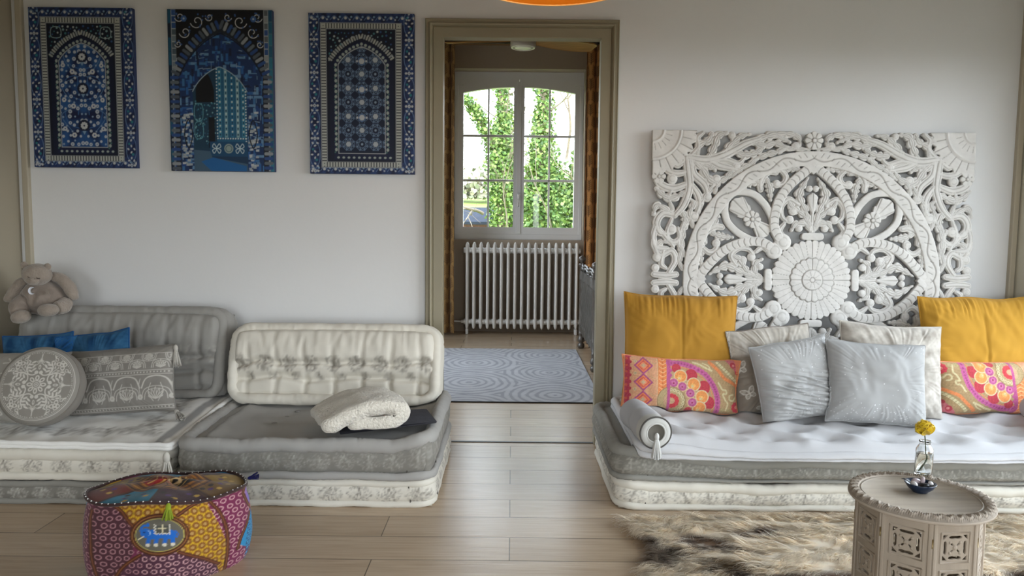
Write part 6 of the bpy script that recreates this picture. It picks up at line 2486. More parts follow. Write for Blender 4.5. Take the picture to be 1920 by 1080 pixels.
    # brown ribbon seams
    for pts in ([(360, 300), (450, 440), (560, 580)], [(1250, 240), (1140, 370), (980, 470)], [(1310, 250), (1400, 520), (1460, 900), (1450, 1400)], [(160, 420), (180, 800), (230, 1300)],
                [(620, 880), (430, 1040), (240, 1400)], [(980, 870), (1200, 1000), (1380, 1150)], [(1280, 240), (1500, 300), (1700, 330)], [(1700, 250), (1660, 400), (1690, 560), (1760, 680)], [(1700, 680), (1600, 900), (1560, 1060)]):
        p.curve([Q(*q_) for q_ in pts], 7.5, BRN)
        p.curve([Q(*q_) for q_ in pts], 2.0, '#7a4526')
    # elephant medallion
    a, b = Q(805, 670)
    p.disc(a, b, 52, BRN, 41); p.ring(a, b, 47.5, 1.6, '#8a5a30', ry=36.5)
    p.disc(a, b, 43, '#5f5b50', 32.5); p.ring(a, b, 42, 1.2, '#b0a050', ry=31.5)
    def el(pts, col, sm=24):
        p.poly([Q(*q_) for q_ in pts], col, smooth=sm)
    EB = '#1b62b8'
    el([(690, 640), (720, 615), (800, 605), (900, 610), (950, 640), (955, 690), (925, 712), (820, 705), (720, 712), (690, 690)], EB)
    p.curve([Q(*q_) for q_ in ((655, 665), (632, 630), (640, 590), (668, 568), (700, 572), (698, 552))], 4.0, EB)
    p.disc(*Q(680, 648), 9.5, EB)
    p.curve([Q(*q_) for q_ in ((700, 620), (722, 640), (712, 672))], 1.4, '#8fb4e0')
    p.disc(*Q(664, 640), 1.5, '#101a30')
    p.curve([Q(*q_) for q_ in ((950, 630), (972, 660), (966, 700))], 2.2, EB)
    for cx in (705, 780, 858, 930):
        p.curve([Q(cx, 695), Q(cx - 3, 730), Q(cx - 5, 762)], 7.0, EB)
        p.disc(*Q(cx - 6, 772), 3.8, '#cfc8b6', 3.4)
    p.curve([Q(610, 712), Q(655, 685)], 2.4, '#cfc3a0')
    el([(765, 572), (895, 572), (895, 655), (765, 655)], '#4a4a44', 0)
    for xx in (765, 900):
        p.curve([Q(xx + (6 if k % 2 else -6), 560 + k * 15) for k in range(7)], 1.5, '#d6d0c0')
    p.curve([Q(765 + k * 15, 655 + (6 if k % 2 else -6)) for k in range(10)], 1.5, '#d6d0c0')
    p.seg(Q(832, 565), Q(832, 640), 2, '#d0c4a0'); p.seg(Q(795, 600), Q(868, 600), 2, '#d0c4a0')
    m_patch = printed('patchwork_cotton', rough=.85, bscale=300, bstr=.35, bdist=.002, sheen=.15)
    mb = MB(); mb.add(np.stack([x, y, z], -1) + cpos, grid_faces(na, nt, wrap_u=True), p.c)
    mb.obj('side_patchwork', m_patch, root)
    # top patchwork
    nr, na2 = 80, 220
    Rr, Th = np.meshgrid(np.linspace(0, 1, nr), np.arange(na2) / na2 * 2 * PI, indexing='ij')
    Rr, Th = Rr.ravel(), Th.ravel()
    Ath = Th - PI
    fac = 1 + .022 * np.cos(Ath * 6 + .5)
    rt = Rr * Rp * fac * .93
    x, y = polar(rt, Ath)
    z = hgt(x, y) + .028 * (1 - Rr ** 2) - .004 + .004 * nz(np.stack([x, y], -1), 9, 3, 2) * (1 - Rr ** 3)
    p = Paint(x, y, '#5c3a14', .003)
    for k_ in range(8):
        a0 = k_ * PI / 4 + .2
        col = ('#8a6a18', '#3a1420', '#1f7896', '#8a6a18', '#6a2412', '#1f7896', '#3a1420', '#6a4a12')[k_]
        p.poly([(.13 * math.cos(a0), .13 * math.sin(a0)), (.3 * math.cos(a0), .3 * math.sin(a0)), (.3 * math.cos(a0 + .75), .3 * math.sin(a0 + .75)), (.13 * math.cos(a0 + .75), .13 * math.sin(a0 + .75))], col)
        for j in range(6):
            p.disc((.16 + .02 * (j % 3)) * math.cos(a0 + .12 + j * .1), (.16 + .025 * (j % 4)) * math.sin(a0 + .12 + j * .1), .009, ('#2a1a0c', '#4a1a60', '#c29a3a')[j % 3])
        p.curve([(.13 * math.cos(a0), .13 * math.sin(a0)), (.25 * math.cos(a0), .25 * math.sin(a0))], .010, '#3a2010')
    p.disc(0, 0, .15, '#7a4a14', .12)
    for j, (rr, col) in enumerate(((.14, '#2f1a0a'), (.125, '#b07a20'), (.11, '#3f200c'), (.097, '#a86a1c'))):
        p.ring(0, 0, rr, .005, col, ry=rr * .8)
    p.disc(-.025, -.01, .07, '#8a1c1c', .052); p.disc(.05, 0, .05, '#1a0d0a', .04)
    for j in range(7):
        p.curve([(-.07 + j * .02, -.05), (-.05 + j * .02, 0), (-.065 + j * .02, .05)], .004, '#c29a50')
    p.poly([(-.01, -.03), (.05, -.02), (.03, .03), (.0, .02)], '#c8a878'); p.poly([(.005, -.02), (.035, -.012), (.022, .018)], '#120a0a')
    for j in range(18):
        a0 = j * .35
        p.curve([(.06 * math.cos(a0), .05 * math.sin(a0)), (.1 * math.cos(a0 + .1), .08 * math.sin(a0 + .1)), (.145 * math.cos(a0), .12 * math.sin(a0))], .003, '#2a160a')
    mb = MB(); mb.add(np.stack([x, y, z], -1) + cpos, grid_faces(nr, na2, wrap_v=True, flip=True), p.c)
    mb.obj('top_patchwork', m_patch, root)
    # corded and beaded rim
    a_ = np.linspace(-PI, PI, 200)[:-1]
    f = 1 + .022 * np.cos(a_ * 6 + .5)
    xr, yr = polar(Rp * f * .935, a_)
    ring = np.stack([xr, yr, hgt(xr, yr) + .001], -1) + cpos
    mb = MB(); mb.add(*tube(ring, .0055, 8, closed=True), lin('#3a2422')); mb.obj('rim_cord', m_patch, root)
    m_bead = simple('white_bead', '#d8d4d0', rough=.2)
    for k_ in range(0, 199, 3):
        if True:
            mb = MB(); mb.add(*ell(ring[k_] + np.array([0, -.002, .0048]), (.0026,) * 3, 6, 8)); mb.obj('bead', m_bead, root)
    mb = MB()
    V, F = lathe([(0, .0), (Rp * .88, .0), (Rp * .91, .006), (Rp * .90, .03)], 80, tuple(cpos)); mb.add(V, F, lin('#2c2b2c')); mb.obj('base', m_patch, root)
    def pom(an, col, L, name):
        px_, py_ = polar(Rp * .985, an)
        pos = cpos + np.array([px_, py_, hgt(px_, py_) + .002])
        tassel(Mx(pos, R(-8)), L, lin(col), root, .012, name)
    pom(-.02, '#8a9a2c', .052, 'green_tassel')
    px_, py_ = polar(Rp * .97, 1.75)
    pos = cpos + np.array([px_, py_, hgt(px_, py_) + .006])
    tassel(Mx(pos, 0, R(-105)), .04, lin('#1d2060'), root, .010, 'navy_tassel')


pouf()


# ================================================================ GOAT HIDE
def hide():
    rng = np.random.RandomState(7)
    root = thing('goat_hide', 'shaggy cream and brown goat hide on the floor before the daybed', 'hide rug', (1.2, 2.6, 0))
    # outline: lobed skin
    ctl = [at_z(u, v, 0)[:2] for u, v in ((1190, 985), (1260, 972), (1400, 976), (1560, 972), (1760, 968), (1905, 975), (2010, 1000), (2040, 1060), (1990, 1110), (1800, 1135), (1600, 1120), (1420, 1105), (1280, 1112), (1215, 1080), (1235, 1030))]
    ctl = np.array(ctl)
    ctl[:, 1] = np.minimum(ctl[:, 1], 2.87)
    out = smooth_path(ctl, 160, True)
    lo, hi = out.min(0), out.max(0)
    def patches(x, y):
        c = np.tile(lin('#fdf4e4'), (len(x), 1))
        P = np.stack([x, y], -1)
        w1, w2 = nz(P, 5, 3, 3), nz(P, 9, 4, 2)
        c *= (1 + .14 * w2)[:, None]
        def el(u, v, rx, ry, an, col, soft=.35):
            nonlocal c
            q = at_z(u, v, 0)
            dx, dy = x - q[0], y - q[1]
            ca, sa = math.cos(an), math.sin(an)
            d = np.hypot((dx * ca + dy * sa) / rx, (-dx * sa + dy * ca) / ry) + .28 * w1 + .12 * w2
            a = np.clip((1 - d) / soft, 0, 1)[:, None]
            c = c * (1 - a) + lin(col) * a
        el(1250, 1052, .13, .085, -.3, '#94806a')
        el(1215, 1022, .07, .05, .2, '#7d6145')
        el(1350, 1030, .14, .06, -.6, '#7d5b3a')
        el(1440, 1013, .10, .025, .35, '#75543a')
        el(1390, 1075, .12, .05, -.5, '#8f7650')
        el(1520, 965, .20, .025, 0, '#6a4632')
        el(1690, 962, .10, .03, 0, '#4a3020')
        el(1560, 1100, .35, .06, 0, '#6a4a30')
        el(1900, 1100, .35, .06, 0, '#6a4a30')
        el(1220, 968, .06, .02, 0, '#8a6444')
        return c
    def inside(P):
        return poly_d(P, out)
    # skin
    gx, gy = np.meshgrid(np.arange(lo[0] - .02, hi[0] + .02, .02), np.arange(lo[1] - .02, hi[1] + .02, .02), indexing='ij')
    G = np.stack([gx.ravel(), gy.ravel()], -1)
    d = inside(G)
    z = np.where(d < 0, .006 + .014 * np.clip(-d / .08, 0, 1) + .006 * (nz(G, 4, 8, 2) + .6), .002)
    sh = np.clip(d, 0, .03)
    nx, ny = gx.shape
    Fq = grid_faces(nx, ny)
    dd = d.reshape(nx, ny)
    keep = ((dd[:-1, :-1] + dd[1:, :-1] + dd[1:, 1:] + dd[:-1, 1:]) / 4 < .0).ravel()
    m_fur = printed('goat_hair', rough=.75, bscale=0, sheen=.1, spec=.25)
    nt = m_fur.node_tree
    bs, at, ou = nt.nodes['Principled BSDF'], next(n for n in nt.nodes if n.type == 'ATTRIBUTE'), nt.nodes['Material Output']
    tl = nt.nodes.new('ShaderNodeBsdfTranslucent')
    mxs = nt.nodes.new('ShaderNodeMixShader')
    mxs.inputs[0].default_value = .5
    nt.links.new(at.outputs['Color'], tl.inputs[0])
    nt.links.new(bs.outputs[0], mxs.inputs[1]); nt.links.new(tl.outputs[0], mxs.inputs[2]); nt.links.new(mxs.outputs[0], ou.inputs[0])
    mb = MB(); mb.add(np.stack([G[:, 0], G[:, 1], np.maximum(z, .003)], -1), Fq[keep], patches(G[:, 0], G[:, 1]))
    mb.obj('skin', m_fur, root)
    # hair in locks, lying over in a slow swirl
    NC, PER = 5200, 11
    C0 = rng.uniform(lo, hi, (int(NC * 1.8), 2))
    C0 = C0[(inside(C0) < -.004) & (np.hypot(C0[:, 0] - tc_[0], C0[:, 1] - tc_[1]) > .165)][:NC]
    nc = len(C0)
    angc = PI * 1.08 + .8 * nz(C0, 1.5, 12, 2) + .45 * nz(C0, 6, 13, 2) + (C0[:, 1] - 2.6) * -1.8 + rng.normal(0, .16, nc)
    Lc = rng.uniform(.055, .10, nc) * (1 + .3 * nz(C0, 5, 14, 2))
    liftc = rng.uniform(.2, .6, nc)
    curlc = rng.normal(0, .45, nc)
    rep = lambda a: np.repeat(a, PER, 0)
    off = rng.normal(0, .010, (nc * PER, 2))
    P = rep(C0) + off
    n = len(P)
    ang, L, lift, curl = rep(angc) + rng.normal(0, .10, n), rep(Lc) * rng.uniform(.75, 1.1, n), rep(liftc) + rng.uniform(-.08, .08, n), rep(curlc)
    K = 5
    t = np.linspace(0, 1, K)
    A = ang[:, None] + curl[:, None] * t[None]
    stp = L[:, None] / (K - 1)
    dx = np.concatenate([np.zeros((n, 1)), np.cumsum(np.cos(A[:, :-1]) * stp, 1)], 1)
    dy = np.concatenate([np.zeros((n, 1)), np.cumsum(np.sin(A[:, :-1]) * stp, 1)], 1)
    zz = .010 + (L * lift * .62)[:, None] * np.sin(t * PI * .62)[None] - .012 * (t ** 3)[None]
    zz = np.maximum(zz, .003)
    pull = (t ** 1.3)[None] * .72          # locks draw together at their tips
    cx, cy = P[:, :1] + dx - off[:, :1] * pull, P[:, 1:] + dy - off[:, 1:] * pull
    w = (rng.uniform(.0013, .0024, n))[:, None] * (1 - t[None] ** 2 * .9)
    px, py = -np.sin(A) * w, np.cos(A) * w
    V = np.stack([np.stack([cx - px, cy - py, zz], -1), np.stack([cx + px, cy + py, zz + .0006], -1)], 2)
    V[..., 1] = np.minimum(V[..., 1], 2.915)
    base = patches(P[:, 0], P[:, 1]) * rep(rng.uniform(.86, 1.12, (nc, 1))) * rng.uniform(.9, 1.1, (n, 1))
    tip = base * .45 + lin('#fffaf2') * .55 * (.35 + .65 * base.mean(1, keepdims=True))
    C = base[:, None, :] * (1 - t[None, :, None] * .45) + tip[:, None, :] * t[None, :, None] * .45
    C = np.repeat(C[:, :, None, :], 2, 2)
    idx = np.arange(n * K * 2).reshape(n, K, 2)
    Fq = np.stack([idx[:, :-1, 0], idx[:, :-1, 1], idx[:, 1:, 1], idx[:, 1:, 0]], -1).reshape(-1, 4)
    mb = MB(); mb.add(V.reshape(-1, 3), Fq, C.reshape(-1, 3))
    fo = mb.obj('fur', m_fur, root)
    fo['kind'] = 'stuff'


hide()


# ================================================================ PENDANT LAMP
def pendant():
    m, nt, b = new_mat('orange_lamp_fabric')
    sock(b, Base_Color=(*lin('#f6a026'), 1), Roughness=.8)
    out = nt.nodes['Material Output']
    tr = nt.nodes.new('ShaderNodeBsdfTranslucent')
    tr.inputs[0].default_value = (*lin('#ffb536'), 1)
    mx = nt.nodes.new('ShaderNodeMixShader')
    mx.inputs[0].default_value = .5
    nt.links.new(b.outputs[0], mx.inputs[1]); nt.links.new(tr.outputs[0], mx.inputs[2]); nt.links.new(mx.outputs[0], out.inputs[0])
    m_rim = simple('pale_lamp_binding', '#f0c080', rough=.7)
    m_metal = simple('lamp_metal', '#b9b4aa', rough=.4, metal=.7)
    m_cord = simple('white_cord', '#d8d5ce', rough=.6)
    x, y, zb, Rl, H = .142, 2.80, 2.047, .312, .26
    root = thing('pendant_lamp', 'orange drum pendant lamp hanging before the doorway, cut by the top photo edge', 'lamp', (x, y, zb))
    V, F = lathe([(Rl, zb), (Rl, zb + H), (Rl - .003, zb + H), (Rl - .003, zb), (Rl, zb)], 72, (x, y, 0))
    mb = MB(); mb.add(V, F); mb.obj('lamp_shade', m, root)
    V, F = tube([(x + Rl * math.cos(a), y + Rl * math.sin(a), zb) for a in np.linspace(0, 2 * PI, 80)[:-1]], .0035, 8, closed=True)
    mb = MB(); mb.add(V, F); mb.obj('shade_binding', m_rim, root)
    mb = MB()
    for a in (0, 2.1, 4.2):
        mb.add(*tube([(x, y, zb + H - .03), (x + Rl * math.cos(a), y + Rl * math.sin(a), zb + H - .005)], .002, 6))
    mb.obj('shade_frame', m_metal, root)
    mb = MB(); mb.add(*lathe([(0, zb + H - .10), (.018, zb + H - .10), (.02, zb + H - .03), (.008, zb + H - .01), (0, zb + H - .01)], 20, (x, y, 0))); mb.obj('lamp_socket', m_metal, root)
    mb = MB(); mb.add(*tube([(x, y, zb + H - .02), (x, y, CEIL)], .0035, 8)); mb.obj('cord', m_cord, root)
    mb = MB(); mb.add(*lathe([(0, CEIL - .03), (.03, CEIL - .028), (.05, CEIL), (0, CEIL)], 28, (x, y, 0))); mb.obj('ceiling_rose', m_metal, root)
    mb_, ntb, bb = new_mat('glowing_bulb')
    bb.inputs['Emission Color'].default_value = (1, .72, .38, 1)
    bb.inputs['Emission Strength'].default_value = 12
    mb = MB(); mb.add(*ell((x, y, zb + H - .14), (.035, .035, .045), 14, 20)); mb.obj('bulb', mb_, root)
    d = bpy.data.lights.new('bulb_light', 'POINT')
    d.energy = 2.6
    d.color = (1, .72, .40)
    d.shadow_soft_size = .05
    o = bpy.data.objects.new('bulb_light', d)
    COL.objects.link(o)
    o.location = (x, y, zb + H - .21)


pendant()
# ================================================================ THE ROOM BEYOND
def radiator():
    m = simple('radiator_enamel', '#d5d2cd', rough=.4, bscale=30, bstr=.08)
    x0, pitch, n = -.475, .0722, 17
    yf, yb = 7.845, 7.975
    root = thing('radiator', 'white cast iron column radiator below the far window', 'radiator', (x0 + pitch * n / 2, (yf + yb) / 2, 0))
    mb = MB()
    for y in (yf, (yf + yb) / 2, yb):
        prof = [(0, .060), (.008, .062), (.015, .075), (.017, .10), (.0155, .14), (.0155, .88), (.017, .92), (.0165, .945), (.010, .965), (.004, .975), (0, .977)]
        mb.add(*lathe(prof, 14, (x0, y, 0)))
    for z in (.135, .89):
        V, F = tube([(x0 - pitch * .5, yf + .03, z), (x0 - .010, yf + .03, z), (x0 + .010, yf + .03, z), (x0 + pitch * .5, yf + .03, z)], [.026, .034, .034, .026], 14)
        mb.add(V, F)
        mb.add(*rbox(x0, (yf + yb) / 2, z, .03, yb - yf, .06, .012, 3))
    mb.add(*rbox(x0, (yf + yb) / 2, .945, .022, yb - yf + .02, .03, .010, 3))
    base = None
    for k in range(n):
        if base is None:
            base = mb.obj('radiator_section', m, root)
        else:
            o = base.copy(); COL.objects.link(o); o.parent = root
            o.location = (pitch * k, 0, 0)
    for k in (0, n - 1):
        f = MB(); f.add(*rbox(x0 + pitch * k, (yf + yb) / 2, .032, .03, yb - yf, .064, .008, 2)); f.obj('foot', m, root)
    p = MB(); p.add(*tube(smooth_path([(x0 - .03, yf + .03, .135), (x0 - .07, yf + .035, .135), (x0 - .20, yf + .04, .14), (x0 - .20, yf + .17, .14), (x0 - .20, BACK_Y - .012, .14)], 20), .009, 8)); p.obj('supply_pipe', m, root)
    v = MB(); v.add(*ell((x0 - .05, yf + .03, .135), (.02, .018, .018), 8, 12)); v.obj('valve', m, root)


radiator()


def curtain(label, x0, x1, seed, tint):
    m = printed('leaf_print_curtain', rough=.9, bscale=500, bstr=.2, bdist=.001, sheen=.1)
    y0, z0, z1 = 7.76, .03, 2.99
    root = thing('curtain', label, 'curtain', ((x0 + x1) / 2, y0, z0), 'leaf print curtains at the far window')
    nu, nv = 150, 330
    U, V = np.meshgrid(np.linspace(0, 1, nu), np.linspace(0, 1, nv), indexing='ij')
    U, V = U.ravel(), V.ravel()
    rng = random.Random(seed)
    w = (x1 - x0)
    z = z0 + (z1 - z0) * V
    pl = U * w / .085 * 2 * PI + .5 * np.sin(V * 3 + seed)
    amp = .035 * (.75 + .25 * (1 - V))
    y = y0 + amp * np.sin(pl) + .008 * nz(np.stack([U * w, V * .6], -1), 4, seed, 2)
    x = x0 + w * (U + .02 * np.sin(V * 5 + seed) * np.sin(U * PI)) + .010 * np.cos(pl)
    p = Paint(U * w * 1.7, z, tint, .007)
    for j in range(24):
        for i in range(int(w * 1.7 / .085) + 2):
            cx, cy = i * .085 + (.042 if j % 2 else 0), z0 + j * .128
            p.curve([(cx, cy - .055), (cx + .004, cy), (cx, cy + .055)], .008, '#573c22')
            for q in range(5):
                for sg in (-1, 1):
                    yy = cy - .04 + q * .02
                    p.seg((cx, yy), (cx + sg * (.030 - .003 * q), yy + .022), .0075, '#573c22')
    mb = MB(); mb.add(np.stack([x, y, z], -1), grid_faces(nu, nv), p.c)
    o = mb.obj('cloth', m, root)
    md = o.modifiers.new('thickness', 'SOLIDIFY'); md.thickness = .003
    m_ring = simple('dark_curtain_ring', '#2f2620', rough=.5)
    for k in range(5):
        xx = x0 + w * (k + .5) / 5
        V_, F_ = tube([(xx, y0 + .022 * math.cos(a), 3.005 + .022 * math.sin(a)) for a in np.linspace(0, 2 * PI, 17)[:-1]], .0035, 6, closed=True)
        r = MB(); r.add(V_, F_); r.obj('curtain_ring', m_ring, root)


curtain('brown fern print curtain at the left side of the far window', -.93, -.605, 3, '#8f6f44')
curtain('brown fern print curtain at the right of the far window, above the carved bench', .735, 1.08, 5, '#b07c48')
m_rod = simple('dark_curtain_pole_wood', '#33261b', rough=.5)
rp = thing('curtain_pole', 'dark wooden curtain pole above the far window', 'curtain pole', (.06, 7.76, 3.005))
mb = MB(); mb.add(*tube([(-1.0, 7.76, 3.005), (1.12, 7.76, 3.005)], .013, 12)); mb.obj('pole', m_rod, rp)
for xx in (-.98, 1.10):
    mb = MB(); mb.add(*tube([(xx, 7.76, 3.005), (xx, BACK_Y - .004, 3.005)], .009, 8)); mb.obj('bracket', m_rod, rp)


def fan():
    m_w = simple('pale_fan_wood', '#9c7038', rough=.5, var=.22, vscale=5, stretch=(1, 14, 1))
    m_h = simple('white_fan_housing', '#a59d94', rough=.4)
    m_l = simple('frosted_lamp_cover', '#e2ddd2', rough=.3)
    Y = 6.3
    c = at_y(981, 80, Y)
    root = thing('ceiling_fan', 'ceiling fan with pale wooden blades seen under the door head in the far room', 'ceiling fan', (c[0], Y, c[2]))
    z = c[2]
    mb = MB(); mb.add(*lathe([(0, z - .040), (.088, z - .040), (.102, z - .034), (.105, z - .02), (.105, z + .04), (.09, z + .055), (0, z + .055)], 48, (c[0], Y, 0))); mb.obj('motor_housing', m_h, root)
    mb = MB(); mb.add(*lathe([(0, z - .050), (.05, z - .049), (.068, z - .044), (.07, z - .038), (0, z - .038)], 40, (c[0], Y, 0))); mb.obj('lamp_cover', m_l, root)
    V, F = tube([(c[0] + .093 * math.cos(a), Y + .093 * math.sin(a), z - .040) for a in np.linspace(0, 2 * PI, 50)[:-1]], .006, 8, closed=True)
    mb = MB(); mb.add(V, F); mb.obj('light_ring', m_l, root)
    mb = MB(); mb.add(*tube([(c[0], Y, z + .05), (c[0], Y, CEIL)], .014, 12)); mb.obj('down_rod', m_h, root)
    mb = MB(); mb.add(*lathe([(0, CEIL - .06), (.04, CEIL - .06), (.07, CEIL), (0, CEIL)], 28, (c[0], Y, 0))); mb.obj('ceiling_cup', m_h, root)
    for an in (R(22), R(170), R(275)):
        n, m = 34, 12
        u, v = np.meshgrid(np.linspace(0, 1, n), np.linspace(-1, 1, m), indexing='ij')
        u, v = u.ravel(), v.ravel()
        wd = .030 + .055 * np.sin(np.clip(u * 1.15, 0, 1) * PI * .62) - .03 * np.clip((u - .9) / .1, 0, 1) ** 2
        X = .10 + .56 * u
        Yb = v * wd
        tw = R(20) * (1 - .45 * u)
        Zt = .022 - v * wd * np.sin(tw) - .004 * v * v
        top = np.stack([X, Yb, Zt + .005], -1)
        bot = np.stack([X, Yb, Zt - .005], -1)
        F1 = grid_faces(n, m)
        idx = np.arange(n * m).reshape(n, m)
        rim = list(idx[:, 0]) + list(idx[-1, 1:]) + list(idx[-2::-1, -1]) + list(idx[0, -2:0:-1])
        rim = np.array(rim)
        r2 = np.roll(rim, -1)
        F2 = np.stack([rim, r2, r2 + n * m, rim + n * m], -1)
        V = np.concatenate([top, bot])
        V = V @ np.array(Matrix.Rotation(an, 3, 'Z')).T + np.array([c[0], Y, z])
        mb = MB(); mb.add(V, [F1, F1[:, ::-1] + n * m, F2])
        mb.obj('blade', m_w, root)


fan()


def far_rug():
    m = printed('woven_rug', rough=.95, bscale=300, bstr=.4, bdist=.003)
    x0, x1, y0, y1 = -1.15, .60, 4.80, 6.90
    nu, nv = 230, 270
    X, Y = np.meshgrid(np.linspace(x0, x1, nu), np.linspace(y0, y1, nv), indexing='ij')
    x, y = X.ravel(), Y.ravel()
    P = np.stack([x, y], -1)
    p = Paint(x, y, '#b4b3b6', .01)
    w = nz(P, 2.2, 5, 2) * .02
    px, py = .62, .78
    d = np.full(len(x), 9.0)
    for i in range(-2, 4):
        for j in range(-1, 4):
            cx, cy = .30 + i * px * .98, 5.0 + j * py + (py / 2 if i % 2 else 0)
            q = np.hypot((x - cx) / px, (y - cy) / py)
            d = np.minimum(d, q)
    v = np.sin(d * 2 * PI * 11 + w * 60)
    br = nz(P, 9, 8, 3)
    a = np.clip((v - .15 + .5 * br) / .3, 0, 1)[:, None] * .75
    p.c = p.c * (1 - a) + lin('#8f8e93') * a
    p.c *= (1 + .06 * nz(P, 5, 2, 2))[:, None]
    mb = MB(); mb.add(np.stack([x, y, np.full(len(x), .009)], -1), grid_faces(nu, nv), p.c)
    mb.add(*box(x0, x1, y0, y1, .0005, .0085), lin('#2e2b2a'))
    tag(mb.obj('rug', m, None), 'pale grey rug with looping line pattern on the far room floor', 'rug')


far_rug()


def bench():
    m = simple('dark_carved_wood', '#4c443c', rough=.35, bscale=35, bstr=.6, bdist=.006, var=.25, vscale=14, spec=.7)
    m2 = simple('worn_dark_paint', '#4b4843', rough=.4, bscale=35, bstr=.7, bdist=.006, var=.25, vscale=14, spec=.7)
    x, xb = .66, 1.10
    ys = (7.02, 5.86, 4.86)
    root = thing('carved_bench', 'dark carved wooden bench with turned posts along the right wall of the far room', 'bench', (.88, 5.95, 0))
    for y in ys:
        for xx in (x, xb):
            prof = [(0, .0), (.026, .002), (.034, .02), (.032, .04), (.020, .055), (.034, .07), (.036, .09), (.026, .11), (.024, .13), (.03, .14), (.026, .15), (.026, .78), (.034, .79), (.034, .80), (.022, .805)]
            mb = MB(); mb.add(*lathe(prof, 18, (xx, y, 0)))
            post = mb.obj('post', m, root)
            mb = MB(); mb.add(*lathe([(0, .80), (.02, .805), (.016, .815), (.032, .83), (.036, .848), (.028, .866), (.010, .874), (.008, .88), (0, .882)], 18, (xx, y, 0)))
            mb.obj('finial', m, post)
    for y0, y1 in ((ys[1], ys[0]), (ys[2], ys[1])):
        ny, nzv = 90, 60
        Yg, Zg = np.meshgrid(np.linspace(y0 + .02, y1 - .02, ny), np.linspace(.17, .74, nzv), indexing='ij')
        y, z = Yg.ravel(), Zg.ravel()
        u = (y - y0) / (y1 - y0)
        rel = .010 * np.abs(np.sin(u * PI * 4)) * np.abs(np.sin((z - .17) / .57 * PI * 3)) + .008 * (np.abs(np.sin(u * PI * 12 + np.sin(z * 24))) > .75)
        rel += .012 * (z > .66) * np.abs(np.sin(u * PI * 9)) + .010 * (z < .24) * np.abs(np.sin(u * PI * 7))
        mb = MB(); mb.add(np.stack([x - .004 - rel, y, z], -1), grid_faces(ny, nzv))
        mb.add(*box(x, x + .03, y0, y1, .165, .745))
        mb.obj('carved_panel', m2, root)
        # pierced crest rail above the panel
        nn = 26
        for (dz, rr) in ((.765, .013), (.79, .010)):
            pts = [(x + .008 * math.sin(k * 1.3), y0 + (y1 - y0) * k / nn, dz + .012 * math.sin(k * 1.9)) for k in range(nn + 1)]
            mb = MB(); mb.add(*tube(pts, rr, 10)); mb.obj('crest_rail', m2, root)
        # scalloped apron under the panel
        pts = [(y0, .17), (y1, .17)] + [(y1 - (y1 - y0) * k / 24, .115 + .03 * abs(math.cos(k * PI / 4))) for k in range(25)]
        V = np.array([(x + .002, a, b) for a, b in pts] + [(x + .022, a, b) for a, b in pts])
        n = len(pts); j = np.arange(n); j2 = (j + 1) % n
        mb = MB(); mb.add(V, [np.stack([j, j2, j2 + n, j + n], -1), j[None], (j + n)[None, ::-1]]); mb.obj('apron', m, root, smooth=False)
    mb = MB(); mb.add(*rbox((x + xb) / 2, (ys[0] + ys[2]) / 2, .40, xb - x, ys[0] - ys[2], .035, .008, 2)); mb.obj('seat_board', m, root, smooth=False)


bench()

# ================================================================ OUTSIDE THE FAR WINDOW
m_grass = simple('lawn_grass', '#7f9440', rough=1, var=.18, vscale=1.2, bscale=20, bstr=.5, bdist=.03)
nu, nv = 60, 70
X, Y = np.meshgrid(np.linspace(-22, 22, nu), np.linspace(BACK_Y + .5, 60, nv), indexing='ij')
Z = -.35 + 4.4 * np.clip((Y - 17) / 40, 0, 1) ** 1.15 + .12 * nz(np.stack([X.ravel(), Y.ravel()], -1), .12, 3, 2).reshape(X.shape)
mb = MB(); mb.add(np.stack([X, Y, Z], -1).reshape(-1, 3), grid_faces(nu, nv)); gl = struct(mb.obj('lawn', m_grass, attr=False))


def leaf_cloud(rng, pts, size, cols):
    """five-cornered ivy leaves at points, each tilted its own way"""
    n = len(pts)
    shp = np.array([(0, -.5), (.5, -.25), (.42, .2), (0, .65), (-.42, .2), (-.5, -.25)])
    shp3 = np.stack([shp[:, 0], shp[:, 1], np.array([0, .12, .05, .1, .05, .12])], -1)
    s = size * rng.uniform(.6, 1.25, n)
    # random frames leaning outward / upward
    nrm = rng.normal(size=(n, 3)) + np.array([0, -1.1, .7])
    nrm /= np.linalg.norm(nrm, axis=1, keepdims=True)
    a = rng.normal(size=(n, 3))
    t = np.cross(nrm, a); t /= np.linalg.norm(t, axis=1, keepdims=True)
    b = np.cross(nrm, t)
    V = pts[:, None] + s[:, None, None] * (shp3[None, :, 0:1] * t[:, None] + shp3[None, :, 1:2] * b[:, None] + shp3[None, :, 2:3] * nrm[:, None])
    F = (np.arange(n) * 6)[:, None] + np.arange(6)[None]
    c = cols[rng.randint(len(cols), size=n)] * rng.uniform(.75, 1.2, (n, 1))
    return V.reshape(-1, 3), F, np.repeat(c, 6, 0)


m_leaf = printed('ivy_leaf', rough=.6, bscale=0, spec=.4)
m_bark = simple('grey_bark', '#7d7060', rough=.95, bscale=20, bstr=.6, bdist=.02, var=.2, vscale=8)
m_twig = simple('pale_bare_twig', '#7d7460', rough=.9)
IVY = np.array([lin(c) for c in ('#55712c', '#638035', '#3d5c22', '#7a9245', '#4a6828', '#8a9e55')])


